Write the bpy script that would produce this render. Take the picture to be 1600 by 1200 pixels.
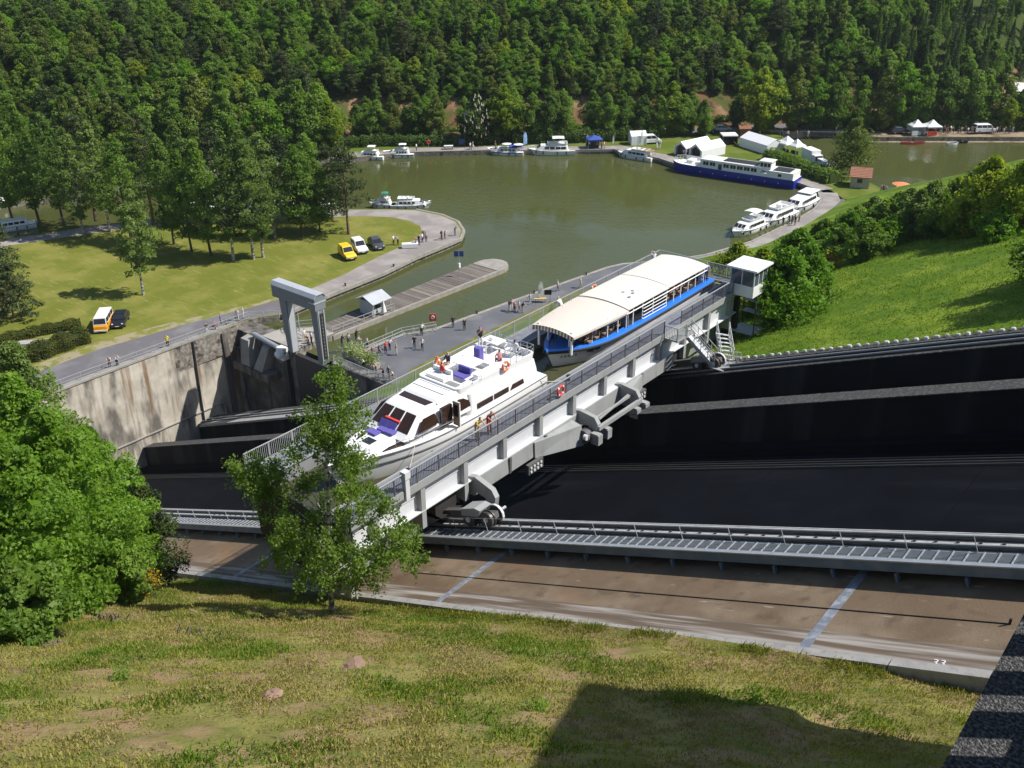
import bpy, bmesh, math, random
import numpy as np
from mathutils import Vector, Matrix

# ------------------------------------------------------------------ scene, camera, light
for o in list(bpy.data.objects): bpy.data.objects.remove(o, do_unlink=True)
scene = bpy.context.scene
C = scene.collection
CAM = np.array([90.2149, -69.6858, 51.9798])
RT = np.array([0.77035312, 0.63754028, -0.00992264])
UP = np.array([-0.28305346, 0.35588114, 0.89063424])
FW = np.array([-0.57134648, 0.68329423, -0.45461213])
FPX = 1514.738
cd = bpy.data.cameras.new('camera'); cam = bpy.data.objects.new('camera', cd); C.objects.link(cam)
cd.sensor_width = 36.0; cd.lens = FPX*36.0/1600.0; cd.clip_start = 0.1; cd.clip_end = 3000
M4 = Matrix(((RT[0], UP[0], -FW[0], CAM[0]), (RT[1], UP[1], -FW[1], CAM[1]), (RT[2], UP[2], -FW[2], CAM[2]), (0, 0, 0, 1)))
cam.matrix_world = M4
scene.camera = cam

SUN_AZ = math.radians(36)          # direction towards the sun, counted from +X
SUN_EL = math.radians(50)
w = bpy.data.worlds.new('World'); scene.world = w; w.use_nodes = True
nt = w.node_tree; bg = nt.nodes['Background']
sky = nt.nodes.new('ShaderNodeTexSky'); sky.sky_type = 'NISHITA'; sky.sun_disc = False
sky.sun_elevation = SUN_EL; sky.sun_rotation = math.pi/2 - SUN_AZ
sky.air_density = 1.0; sky.dust_density = 0.6; sky.ozone_density = 1.0
nt.links.new(sky.outputs[0], bg.inputs[0]); bg.inputs[1].default_value = 0.09
sl = bpy.data.lights.new('sun', 'SUN'); sl.energy = 4.8; sl.angle = math.radians(0.55); sl.color = (1.0, 0.955, 0.88)
sun = bpy.data.objects.new('sun', sl); C.objects.link(sun)
sd = Vector((math.cos(SUN_EL)*math.cos(SUN_AZ), math.cos(SUN_EL)*math.sin(SUN_AZ), math.sin(SUN_EL)))
sun.rotation_euler = sd.to_track_quat('Z', 'Y').to_euler(); sun.location = (60, 60, 120)
vs = scene.view_settings
vs.view_transform = 'Standard'; vs.look = 'None'; vs.gamma = 1.0; vs.exposure = 0.5
try: vs.use_curve_mapping = False
except Exception: pass
scene.cycles.max_bounces = 6; scene.cycles.transparent_max_bounces = 6
scene.cycles.diffuse_bounces = 3; scene.cycles.glossy_bounces = 3; scene.cycles.transmission_bounces = 4
scene.cycles.caustics_reflective = False; scene.cycles.caustics_refractive = False
scene.cycles.sample_clamp_indirect = 6.0

def at(px, py, z=1.0):
    """survey point: where the sight line of a photo pixel meets the level z"""
    d = FW*FPX + RT*(px-800) - UP*(py-600)
    t = (z-CAM[2])/d[2]
    q = CAM+d*t
    return Vector((float(q[0]), float(q[1]), float(q[2])))
def ats(px, py, c):
    """the same on the inclined plane z = 0.41 x + c"""
    d = FW*FPX + RT*(px-800) - UP*(py-600)
    t = (c-(CAM[2]-.41*CAM[0]))/(d[2]-.41*d[0])
    q = CAM+d*t
    return Vector((float(q[0]), float(q[1]), float(q[2])))

# ------------------------------------------------------------------ helpers
def setp(o, label=None, cat=None, group=None, kind=None):
    if label: o['label'] = label
    if cat: o['category'] = cat
    if group: o['group'] = group
    if kind: o['kind'] = kind
    return o
def thing(name, label, cat, loc=(0, 0, 0), rz=0.0, group=None):
    o = bpy.data.objects.new(name, None); C.objects.link(o)
    o.location = loc; o.rotation_euler = (0, 0, rz); o.empty_display_size = .5
    return setp(o, label, cat, group)
def link(name, me, parent=None, loc=None, rot=None, scale=None):
    o = bpy.data.objects.new(name, me); C.objects.link(o)
    if parent is not None: o.parent = parent
    if loc is not None: o.location = loc
    if rot is not None: o.rotation_euler = rot
    if scale is not None: o.scale = scale
    return o
def copy_tree(o, parent=None):
    c = o.copy(); C.objects.link(c); c.parent = parent
    for ch in o.children: copy_tree(ch, c)
    return c

class MB:
    """collects faces; build() links them as one mesh object"""
    def __init__(s): s.v = []; s.f = []; s.m = []; s.mi = 0
    def add(s, vs, fs):
        n = len(s.v); s.v += [tuple(map(float, q)) for q in vs]
        for f in fs: s.f.append([n+i for i in f]); s.m.append(s.mi)
        return s
    def box(s, a, b):
        x0, y0, z0 = a; x1, y1, z1 = b
        return s.add([(x0,y0,z0),(x1,y0,z0),(x1,y1,z0),(x0,y1,z0),(x0,y0,z1),(x1,y0,z1),(x1,y1,z1),(x0,y1,z1)],
            [(0,3,2,1),(4,5,6,7),(0,1,5,4),(1,2,6,5),(2,3,7,6),(3,0,4,7)])
    def hexa(s, p):   # 8 points, bottom 4 then top 4
        return s.add(p, [(0,3,2,1),(4,5,6,7),(0,1,5,4),(1,2,6,5),(2,3,7,6),(3,0,4,7)])
    def bar(s, a, b, wy, wz, up=(0, 0, 1)):
        a = Vector(a); b = Vector(b); d = (b-a)
        if d.length < 1e-6: return s
        d.normalize(); u = Vector(up); sd_ = d.cross(u)
        if sd_.length < 1e-4: sd_ = d.cross(Vector((1, 0, 0)))
        sd_.normalize(); u = sd_.cross(d).normalized()
        sd_ *= wy/2; u *= wz/2
        return s.hexa([a-sd_-u, a+sd_-u, b+sd_-u, b-sd_-u, a-sd_+u, a+sd_+u, b+sd_+u, b-sd_+u])
    def tube(s, pts, r, n=8, cap=True, r2=None):
        pts = [Vector(q) for q in pts]; N = len(pts); rings = []
        for i, q in enumerate(pts):
            d = (pts[min(i+1, N-1)]-pts[max(i-1, 0)]).normalized()
            u = Vector((0, 0, 1)) if abs(d.z) < .9 else Vector((1, 0, 0))
            a = d.cross(u).normalized(); b = a.cross(d).normalized()
            rr = r if r2 is None else r+(r2-r)*i/max(1, N-1)
            if isinstance(r, (list, tuple)): rr = r[i]
            rings.append([q+(a*math.cos(2*math.pi*k/n)+b*math.sin(2*math.pi*k/n))*rr for k in range(n)])
        vs_ = [q for rg in rings for q in rg]; fs = []
        for i in range(N-1):
            for k in range(n):
                fs.append((i*n+k, i*n+(k+1) % n, (i+1)*n+(k+1) % n, (i+1)*n+k))
        if cap: fs.append(tuple(range(n-1, -1, -1))); fs.append(tuple((N-1)*n+k for k in range(n)))
        return s.add(vs_, fs)
    def prism(s, poly, z0, z1, bottom=True):
        n = len(poly)
        z0s = z0 if isinstance(z0, (list, tuple)) else [z0]*n
        z1s = z1 if isinstance(z1, (list, tuple)) else [z1]*n
        vs_ = [(q[0], q[1], z0s[i]) for i, q in enumerate(poly)]+[(q[0], q[1], z1s[i]) for i, q in enumerate(poly)]
        fs = [(i, (i+1) % n, n+(i+1) % n, n+i) for i in range(n)]+[tuple(range(n, 2*n))]
        if bottom: fs.append(tuple(range(n-1, -1, -1)))
        return s.add(vs_, fs)
    def extrude(s, prof, axis, a, b):
        """profile of 2D points extruded along axis x|y between a and b (profile in the other two axes)"""
        n = len(prof)
        if axis == 'y': vs_ = [(q[0], a, q[1]) for q in prof]+[(q[0], b, q[1]) for q in prof]
        else: vs_ = [(a, q[0], q[1]) for q in prof]+[(b, q[0], q[1]) for q in prof]
        fs = [(i, (i+1) % n, n+(i+1) % n, n+i) for i in range(n)]+[tuple(range(n-1, -1, -1)), tuple(range(n, 2*n))]
        return s.add(vs_, fs)
    def loft(s, secs, closed=False, cap=False):
        n = len(secs[0]); vs_ = [q for sc in secs for q in sc]; fs = []
        m = n if closed else n-1
        for i in range(len(secs)-1):
            for k in range(m):
                fs.append((i*n+k, i*n+(k+1) % n, (i+1)*n+(k+1) % n, (i+1)*n+k))
        if cap: fs.append(tuple(range(n-1, -1, -1))); fs.append(tuple((len(secs)-1)*n+k for k in range(n)))
        return s.add(vs_, fs)
    def ball(s, c, r, n=8, m=5):
        rx, ry, rz = r if isinstance(r, (tuple, list)) else (r, r, r)
        secs = []
        for i in range(m+1):
            a = -math.pi/2+math.pi*i/m; a = max(-1.5, min(1.5, a))
            secs.append([(c[0]+rx*math.cos(a)*math.cos(2*math.pi*k/n), c[1]+ry*math.cos(a)*math.sin(2*math.pi*k/n), c[2]+rz*math.sin(a)) for k in range(n)])
        return s.loft(secs, closed=True, cap=True)
    def torus(s, c, R, r, axis='z', n=16, m=7, squash=1.0):
        secs = []
        for i in range(n+1):
            a = 2*math.pi*i/n; sec = []
            for k in range(m):
                b = 2*math.pi*k/m; rr = R+r*math.cos(b); h = r*squash*math.sin(b)
                x, y = rr*math.cos(a), rr*math.sin(a)
                q = (x, y, h) if axis == 'z' else ((x, h, y) if axis == 'y' else (h, x, y))
                sec.append((c[0]+q[0], c[1]+q[1], c[2]+q[2]))
            secs.append(sec)
        return s.loft(secs, closed=True)
    def mesh(s, name, mats, smooth=False, fix=True):
        me = bpy.data.meshes.new(name)
        me.from_pydata(s.v, [], s.f)
        if not isinstance(mats, (list, tuple)): mats = [mats]
        for m_ in mats: me.materials.append(m_)
        if len(mats) > 1: me.polygons.foreach_set('material_index', s.m)
        if fix:
            bm = bmesh.new(); bm.from_mesh(me)
            bmesh.ops.recalc_face_normals(bm, faces=bm.faces); bm.to_mesh(me); bm.free()
        if smooth:
            me.polygons.foreach_set('use_smooth', [True]*len(me.polygons))
            try: me.set_sharp_from_angle(angle=math.radians(38 if smooth is True else smooth))
            except Exception: pass
        me.update(); return me
    def build(s, name, mats, parent=None, smooth=False, fix=True):
        return link(name, s.mesh(name, mats, smooth, fix), parent)

def poly_sheet(name, pts, z, m, kind='structure', parent=None):
    """flat filled polygon (concave allowed); z a number or f(x,y)"""
    bm = bmesh.new()
    vs_ = [bm.verts.new((q[0], q[1], z(q[0], q[1]) if callable(z) else z)) for q in pts]
    f = bm.faces.new(vs_); bm.normal_update()
    if f.normal.z < 0: f.normal_flip()
    bmesh.ops.triangulate(bm, faces=[f])
    me = bpy.data.meshes.new(name); bm.to_mesh(me); bm.free(); me.materials.append(m)
    o = link(name, me, parent)
    if parent is None and kind: o['kind'] = kind
    return o
def poly_land(name, pts, z0, z1, m_top, m_side):
    """land with a vertical edge"""
    bm = bmesh.new()
    a = [bm.verts.new((q[0], q[1], z1)) for q in pts]; b = [bm.verts.new((q[0], q[1], z0)) for q in pts]
    n = len(pts); f = bm.faces.new(a); bm.normal_update()
    if f.normal.z < 0: f.normal_flip()
    for i in range(n):
        s_ = bm.faces.new((a[i], a[(i+1) % n], b[(i+1) % n], b[i])); s_.material_index = 1
    r_ = bmesh.ops.triangulate(bm, faces=[f])
    bmesh.ops.recalc_face_normals(bm, faces=bm.faces)
    me = bpy.data.meshes.new(name); bm.to_mesh(me); bm.free(); me.materials.append(m_top); me.materials.append(m_side)
    o = link(name, me); o['kind'] = 'structure'
    # top must look up
    return o
def strip(name, left, right, z, m, parent=None, kind='structure'):
    b = MB(); n = len(left)
    zz = (lambda x, y: z) if not callable(z) else z
    vs_ = [(q[0], q[1], zz(q[0], q[1])) for q in left]+[(q[0], q[1], zz(q[0], q[1])) for q in right]
    b.add(vs_, [(i, i+1, n+i+1, n+i) for i in range(n-1)])
    o = b.build(name, m, parent)
    me = o.data
    if len(me.polygons) and me.polygons[0].normal.z < 0: me.flip_normals()
    if parent is None and kind: o['kind'] = kind
    return o

# ------------------------------------------------------------------ materials
MATS = {}
def srgb(h):
    r, g, b = (int(h[i:i+2], 16)/255 for i in (0, 2, 4))
    f = lambda c: c/12.92 if c <= .04045 else ((c+.055)/1.055)**2.4
    return (f(r), f(g), f(b))
def mat(name, col, rough=.6, metal=0., var=.12, scale=2.0, bump=0., bscale=20., spec=.5, coord='Object', stretch=None, col2=None, c2=(.45, .65), detail=4, worldpos=False):
    if name in MATS: return MATS[name]
    m = bpy.data.materials.new(name); m.use_nodes = True; MATS[name] = m
    nt = m.node_tree; N = nt.nodes; L = nt.links; bs = N['Principled BSDF']
    bs.inputs['Roughness'].default_value = rough; bs.inputs['Metallic'].default_value = metal
    bs.inputs['Specular IOR Level'].default_value = spec
    tc = N.new('ShaderNodeTexCoord'); vec = tc.outputs[coord]
    if worldpos:
        ge = N.new('ShaderNodeNewGeometry'); vec = ge.outputs['Position']
    if stretch:
        mp = N.new('ShaderNodeMapping'); mp.inputs['Scale'].default_value = stretch; L.new(vec, mp.inputs[0]); vec = mp.outputs[0]
    no = N.new('ShaderNodeTexNoise'); no.inputs['Scale'].default_value = scale; no.inputs['Detail'].default_value = detail
    L.new(vec, no.inputs['Vector'])
    rp = N.new('ShaderNodeValToRGB')
    if col2 is None:
        a = tuple(c*(1-var) for c in col); b = tuple(min(1, c*(1+var)) for c in col); e = (.3, .7)
    else: a, b, e = col, col2, c2
    rp.color_ramp.elements[0].position = e[0]; rp.color_ramp.elements[0].color = (*a, 1)
    rp.color_ramp.elements[1].position = e[1]; rp.color_ramp.elements[1].color = (*b, 1)
    L.new(no.outputs['Fac'], rp.inputs[0]); L.new(rp.outputs[0], bs.inputs['Base Color'])
    if bump > 0:
        n2 = N.new('ShaderNodeTexNoise'); n2.inputs['Scale'].default_value = bscale; n2.inputs['Detail'].default_value = 4
        L.new(vec, n2.inputs['Vector'])
        bp = N.new('ShaderNodeBump'); bp.inputs['Strength'].default_value = bump; bp.inputs['Distance'].default_value = .05
        L.new(n2.outputs['Fac'], bp.inputs['Height']); L.new(bp.outputs[0], bs.inputs['Normal'])
    return m
def mix_layer(m, col, scale, lo, hi, stretch=None, worldpos=True, detail=5, amount=1.0):
    """adds another noise-masked colour over the base colour of a material"""
    nt = m.node_tree; N = nt.nodes; L = nt.links; bs = N['Principled BSDF']
    src = bs.inputs['Base Color'].links[0].from_socket
    ge = N.new('ShaderNodeNewGeometry'); vec = ge.outputs['Position']
    if stretch:
        mp = N.new('ShaderNodeMapping'); mp.inputs['Scale'].default_value = stretch; L.new(vec, mp.inputs[0]); vec = mp.outputs[0]
    no = N.new('ShaderNodeTexNoise'); no.inputs['Scale'].default_value = scale; no.inputs['Detail'].default_value = detail
    L.new(vec, no.inputs['Vector'])
    mr = N.new('ShaderNodeMapRange'); mr.inputs[1].default_value = lo; mr.inputs[2].default_value = hi; mr.inputs[4].default_value = amount
    L.new(no.outputs['Fac'], mr.inputs[0])
    mx = N.new('ShaderNodeMix'); mx.data_type = 'RGBA'
    L.new(mr.outputs[0], mx.inputs[0]); L.new(src, mx.inputs[6]); mx.inputs[7].default_value = (*col, 1)
    L.new(mx.outputs[2], bs.inputs['Base Color'])
    return m
def foliage(name, c1, c2, trans=.38, rough=.55, scale=.5, gloss=.25, tr=(1.25, 1.35, .55)):
    """leaf shader: reflecting and letting light through; hue drifts from plant to plant"""
    if name in MATS: return MATS[name]
    m = bpy.data.materials.new(name); m.use_nodes = True; MATS[name] = m
    nt = m.node_tree; N = nt.nodes; L = nt.links; N.remove(N['Principled BSDF']); out = N['Material Output']
    ge = N.new('ShaderNodeNewGeometry'); no = N.new('ShaderNodeTexNoise'); no.inputs['Scale'].default_value = scale; no.inputs['Detail'].default_value = 3
    L.new(ge.outputs['Position'], no.inputs['Vector'])
    oi = N.new('ShaderNodeObjectInfo')
    ri = N.new('ShaderNodeMath'); ri.operation = 'MULTIPLY_ADD'; ri.inputs[1].default_value = .5; ri.inputs[2].default_value = -.25
    L.new(oi.outputs['Random'], ri.inputs[0])
    isl = N.new('ShaderNodeMath'); isl.operation = 'MULTIPLY_ADD'; isl.inputs[1].default_value = .3; isl.inputs[2].default_value = -.15
    L.new(ge.outputs['Random Per Island'], isl.inputs[0])
    ad = N.new('ShaderNodeMath'); ad.operation = 'ADD'; L.new(no.outputs['Fac'], ad.inputs[0]); L.new(ri.outputs[0], ad.inputs[1])
    ad2 = N.new('ShaderNodeMath'); ad2.operation = 'ADD'; L.new(ad.outputs[0], ad2.inputs[0]); L.new(isl.outputs[0], ad2.inputs[1])
    rp = N.new('ShaderNodeValToRGB'); rp.color_ramp.elements[0].position = .25; rp.color_ramp.elements[1].position = .75
    rp.color_ramp.elements[0].color = (*c1, 1); rp.color_ramp.elements[1].color = (*c2, 1); L.new(ad2.outputs[0], rp.inputs[0])
    df = N.new('ShaderNodeBsdfPrincipled'); df.inputs['Roughness'].default_value = rough; df.inputs['Specular IOR Level'].default_value = gloss
    L.new(rp.outputs[0], df.inputs['Base Color'])
    tl = N.new('ShaderNodeBsdfTranslucent')
    mu = N.new('ShaderNodeMix'); mu.data_type = 'RGBA'; mu.blend_type = 'MULTIPLY'; mu.inputs[0].default_value = 1
    L.new(rp.outputs[0], mu.inputs[6]); mu.inputs[7].default_value = (*tr, 1); L.new(mu.outputs[2], tl.inputs['Color'])
    ms = N.new('ShaderNodeMixShader'); ms.inputs[0].default_value = trans
    L.new(df.outputs[0], ms.inputs[1]); L.new(tl.outputs[0], ms.inputs[2]); L.new(ms.outputs[0], out.inputs['Surface'])
    return m
def glass(name='dark_glass', col=(.02, .022, .028), rough=.06):
    return mat(name, col, rough, 0, .1, 1.0, spec=.6)
# ------------------------------------------------------------------ shared materials
m_water = mat('basin_water', (.066, .074, .024), .035, 0, .12, .02, spec=.5, worldpos=True)
def water_waves(m, s1=.55, s2=2.2, strength=.11):
    nt = m.node_tree; N = nt.nodes; L = nt.links; bs = N['Principled BSDF']
    ge = N.new('ShaderNodeNewGeometry'); mp = N.new('ShaderNodeMapping'); mp.inputs['Scale'].default_value = (1, 1.7, 1); mp.inputs['Rotation'].default_value = (0, 0, .7)
    L.new(ge.outputs['Position'], mp.inputs[0])
    n1 = N.new('ShaderNodeTexNoise'); n1.inputs['Scale'].default_value = s1; n1.inputs['Detail'].default_value = 3; L.new(mp.outputs[0], n1.inputs['Vector'])
    n3 = N.new('ShaderNodeTexNoise'); n3.inputs['Scale'].default_value = .035; n3.inputs['Detail'].default_value = 3; L.new(ge.outputs['Position'], n3.inputs['Vector'])
    mr = N.new('ShaderNodeMapRange'); mr.inputs[1].default_value = .42; mr.inputs[2].default_value = .62; mr.inputs[3].default_value = .12; mr.inputs[4].default_value = 1.3
    L.new(n3.outputs['Fac'], mr.inputs[0])
    n2 = N.new('ShaderNodeTexNoise'); n2.inputs['Scale'].default_value = s2; n2.inputs['Detail'].default_value = 2; L.new(mp.outputs[0], n2.inputs['Vector'])
    ad = N.new('ShaderNodeMath'); ad.operation = 'MULTIPLY_ADD'; ad.inputs[1].default_value = .35; L.new(n2.outputs['Fac'], ad.inputs[0]); L.new(n1.outputs['Fac'], ad.inputs[2])
    mu = N.new('ShaderNodeMath'); mu.operation = 'MULTIPLY'; L.new(mr.outputs[0], mu.inputs[0]); mu.inputs[1].default_value = strength
    bp = N.new('ShaderNodeBump'); bp.inputs['Distance'].default_value = 1.0
    L.new(mu.outputs[0], bp.inputs['Strength']); L.new(ad.outputs[0], bp.inputs['Height']); L.new(bp.outputs[0], bs.inputs['Normal'])
    bs.inputs['IOR'].default_value = 1.33
water_waves(m_water)
m_tankwater = mat('tank_water_surface', (.055, .056, .028), .04, 0, .2, .3, worldpos=True); water_waves(m_tankwater, 1.2, 4, .03)
m_meadow = mat('meadow_grass', (.125, .14, .02), .9, 0, .2, .18, bump=.6, bscale=6, worldpos=True, spec=.15, col2=(.19, .185, .042))
mix_layer(m_meadow, (.27, .26, .10), 1.6, .58, .74, stretch=(.25, 1.5, 1), amount=.6)
mix_layer(m_meadow, (.10, .13, .02), .5, .55, .7, amount=.7)
m_lawn = mat('slope_grass', (.085, .155, .010), .9, 0, .2, .22, bump=.8, bscale=7, worldpos=True, spec=.15, col2=(.185, .245, .024))
mix_layer(m_lawn, (.05, .085, .012), .9, .56, .72, amount=.8)
mix_layer(m_lawn, (.20, .19, .05), .35, .6, .78, amount=.5)
m_grassF = mat('rough_grass_soil', (.15, .145, .04), .95, 0, .2, .35, bump=.9, bscale=9, worldpos=True, spec=.1, col2=(.25, .22, .075))
mix_layer(m_grassF, (.26, .175, .10), .5, .50, .62, amount=.9, detail=8)
mix_layer(m_grassF, (.11, .075, .045), 2.2, .56, .70, amount=.7, detail=8)
mix_layer(m_grassF, (.09, .13, .02), .8, .56, .7, amount=.8)
m_bank = mat('bank_grass', (.085, .12, .016), .95, 0, .2, .3, bump=.5, bscale=5, worldpos=True, spec=.1, col2=(.13, .15, .03))
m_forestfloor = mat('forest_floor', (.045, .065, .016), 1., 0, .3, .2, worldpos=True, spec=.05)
m_soil = mat('earth_cutting', (.15, .085, .045), .95, 0, .2, .25, bump=1., bscale=1.5, worldpos=True, spec=.1, col2=(.30, .19, .11))
mix_layer(m_soil, (.06, .04, .024), .5, .5, .62)
mix_layer(m_soil, (.07, .09, .02), .22, .48, .6, amount=.9)
m_beach = mat('gravel_beach', (.26, .20, .14), .95, 0, .2, 1.2, bump=.6, bscale=6, worldpos=True, spec=.1)
mix_layer(m_beach, (.14, .10, .06), .4, .5, .7, stretch=(1, 1, 3))
m_asph = mat('asphalt_grey', (.125, .12, .128), .9, 0, .12, .35, bump=.2, bscale=30, worldpos=True, spec=.3, col2=(.17, .165, .17))
m_asphd = mat('asphalt_dark', (.105, .108, .122), .88, 0, .1, .25, bump=.2, bscale=30, worldpos=True, spec=.3, col2=(.145, .145, .158))
mix_layer(m_asphd, (.23, .225, .22), .16, .62, .74, amount=.7)
m_path = mat('gravel_path', (.22, .20, .19), .95, 0, .12, .3, bump=.3, bscale=14, worldpos=True, spec=.2, col2=(.30, .275, .26))
m_conc = mat('concrete', (.30, .285, .26), .9, 0, .15, .8, bump=.25, bscale=12, worldpos=True, spec=.25)
m_conclight = mat('concrete_light', (.33, .32, .305), .85, 0, .12, 1.2, bump=.2, bscale=14, worldpos=True, spec=.25)
mix_layer(m_conclight, (.22, .20, .18), 2.5, .52, .66, amount=.6)
m_stained = mat('stained_wall_concrete', (.42, .38, .315), .92, 0, .1, .5, bump=.35, bscale=5, worldpos=True, spec=.2, col2=(.54, .50, .43))
mix_layer(m_stained, (.07, .064, .058), .55, .50, .66, stretch=(1, 1, .35), amount=.8, detail=10)
mix_layer(m_stained, (.09, .082, .072), 1.4, .52, .72, stretch=(1, 1, .10), amount=.6, detail=10)      # run-off streaks
mix_layer(m_stained, (.20, .115, .055), .7, .56, .66, stretch=(1, 1.2, .09), amount=.8, detail=10)        # rust
mix_layer(m_stained, (.58, .53, .45), 1.6, .60, .72, stretch=(1, 1.2, .15), amount=.7, detail=10)         # lime
m_dockconc = mat('dark_dock_concrete', (.115, .105, .095), .93, 0, .15, .5, bump=.4, bscale=4, worldpos=True, spec=.2, col2=(.20, .185, .165))
mix_layer(m_dockconc, (.04, .037, .034), .9, .5, .66, stretch=(1, 1, .12), amount=.85)
m_stone = mat('quay_masonry', (.17, .15, .13), .92, 0, .2, 2.2, bump=.8, bscale=3, worldpos=True, spec=.2, col2=(.30, .275, .24))
mix_layer(m_stone, (.05, .045, .04), 1.3, .55, .66, amount=.9)
m_bitumen = mat('black_bitumen', (.0032, .0040, .0068), .8, 0, .3, .4, bump=.3, bscale=2, worldpos=True, spec=.08)
mix_layer(m_bitumen, (.008, .0092, .0125), .5, .55, .75, stretch=(.35, 1.4, .35), amount=.8, detail=8)
mix_layer(m_bitumen, (.022, .020, .018), 2.2, .68, .78, stretch=(.2, 1.6, .2), amount=.8, detail=9)
m_bitwall = mat('bitumen_wall', (.008, .008, .010), .75, 0, .3, .5, worldpos=True, spec=.15)
mix_layer(m_bitwall, (.05, .048, .046), .8, .52, .72, stretch=(.6, 1, .04), amount=.8, detail=8)
m_ledge = mat('ledge_tar', (.035, .035, .035), .9, 0, .2, 6, bump=.3, bscale=20, worldpos=True, spec=.3, col2=(.11, .105, .10))
m_gutter = mat('gutter_concrete', (.155, .108, .068), .85, 0, .1, .35, bump=.25, bscale=9, worldpos=True, spec=.3, col2=(.22, .165, .112), detail=8)
mix_layer(m_gutter, (.105, .068, .04), .28, .5, .7, amount=.7)
mix_layer(m_gutter, (.085, .06, .04), 1.1, .56, .72, amount=.7, detail=9)
mix_layer(m_gutter, (.33, .29, .24), 2.2, .66, .74, stretch=(.25, 2.0, 1), amount=.8, detail=9)
mix_layer(m_gutter, (.22, .12, .06), .22, .52, .68, amount=.45)
m_gutteredge = mat('gutter_edge_concrete', (.13, .095, .066), .88, 0, .1, 1.0, worldpos=True, spec=.25, stretch=(.16, 3.2, .16), col2=(.36, .33, .30), c2=(.47, .66), detail=12)
m_seal = mat('joint_sealant', (.16, .18, .22), .7, 0, .3, 2.5, worldpos=True, col2=(.30, .32, .35))
m_steelbl = mat('catwalk_steel', (.115, .165, .225), .5, .1, .15, 1.2, worldpos=True, col2=(.17, .22, .28))
m_galv = mat('galvanised_steel', (.42, .44, .46), .45, .5, .12, 3, worldpos=True)
m_rail = mat('rail_steel', (.10, .09, .085), .4, .6, .2, 4, worldpos=True)
m_black = mat('black_rubber', (.012, .012, .013), .8)
m_timber = mat('pier_timber', (.135, .115, .10), .9, 0, .3, 1.5, bump=.3, bscale=8, coord='Object', stretch=(1, .3, 1), worldpos=False)
m_white = mat('white_paint', (.74, .74, .74), .35, 0, .03, 2)
m_dark = mat('dark_metal', (.035, .036, .04), .5, .2)
m_glass = glass()
m_aggr = mat('aggregate_concrete', (.06, .06, .062), .95, 0, .2, 130, worldpos=True, bump=.9, bscale=200, spec=.2, col2=(.26, .255, .25), c2=(.44, .66), detail=3)

INC = .41
def zinc(x): return INC*x-5.0       # level of the rails
# ------------------------------------------------------------------ water
water_pts = [(-190, -130), (-24, -130), (-24, -.8), (30, -.8), (42, 100), (140, 150), (240, 330), (-190, 330)]
poly_sheet('water', water_pts, 0.0, m_water)
# ------------------------------------------------------------------ peninsula with meadow
pen = [(-14.0, -95), (-13.9, -60), (-13.8, -24), (-13.6, -12), (-13.3, .9), (-11.6, 3.2), (-11.8, 6.8), (-12.2, 13.1), (-12.5, 23.5), (-13.6, 31.5), (-13.9, 39.1), (-14.2, 42.4),
       (-16.5, 45.6), (-20.5, 48.6), (-25.5, 49.9), (-31.3, 49.3), (-36, 46.0), (-42, 41.2), (-50, 34.5), (-60, 24), (-68, 10), (-73.5, -4), (-77, -30), (-80, -95)]
poly_land('meadow', pen, -2.5, 1.0, m_meadow, m_stone)
p_out = [(-14.0, -60), (-14.0, -24), (-13.75, -12), (-13.5, .9), (-12.0, 3.4), (-12.0, 6.8), (-12.4, 13.1), (-12.7, 23.5), (-13.8, 31.5), (-14.1, 39.1), (-14.4, 42.2), (-16.7, 45.3), (-20.6, 48.2), (-25.5, 49.4), (-31, 48.8), (-36, 45.4), (-42, 40.6), (-50, 33.8), (-59.5, 23.6), (-67.5, 9.8), (-73, -4), (-76.5, -30)]
p_in = [(-20.3, -60), (-20.4, -25.9), (-20.6, -18.1), (-18.8, -6), (-16.6, 3), (-15.8, 8), (-15.8, 12.5), (-16.4, 19), (-18.0, 27), (-18.9, 34), (-19.6, 37.5), (-21.2, 40.6), (-24.0, 42.9), (-27.4, 43.8), (-31.5, 43.2), (-35.9, 40.7), (-40, 36.8), (-47.5, 30.5), (-56.5, 20.6), (-64, 8.2), (-69.5, -5), (-73, -31)]
strip('quay_path', p_in, p_out, 1.004, m_path)
# worn track shoulder beside the road by the parked camper
m_dirt = mat('worn_dirt', (.27, .235, .15), .95, 0, .2, .7, bump=.6, bscale=4, worldpos=True, spec=.1, col2=(.17, .175, .04), c2=(.46, .58))
strip('road_shoulder', [(-22.4, -40), (-22.6, -26), (-22.8, -17), (-21.3, -9), (-19.3, -2), (-17.6, 4), (-16.6, 9)], [(-20.3, -40), (-20.4, -25.9), (-20.6, -18.1), (-18.8, -6), (-17.4, 0), (-16.55, 4), (-15.8, 9)], 1.002, m_dirt)
strip('dock_road', [(-20.3, -60), (-20.4, -25.9), (-20.6, -18.1), (-18.8, -6), (-16.6, 3), (-15.8, 8)], [(-14.05, -60), (-14.05, -24), (-13.8, -12), (-13.55, .8), (-12.05, 3.5), (-12.05, 7)], 1.008, m_asph)
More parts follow.
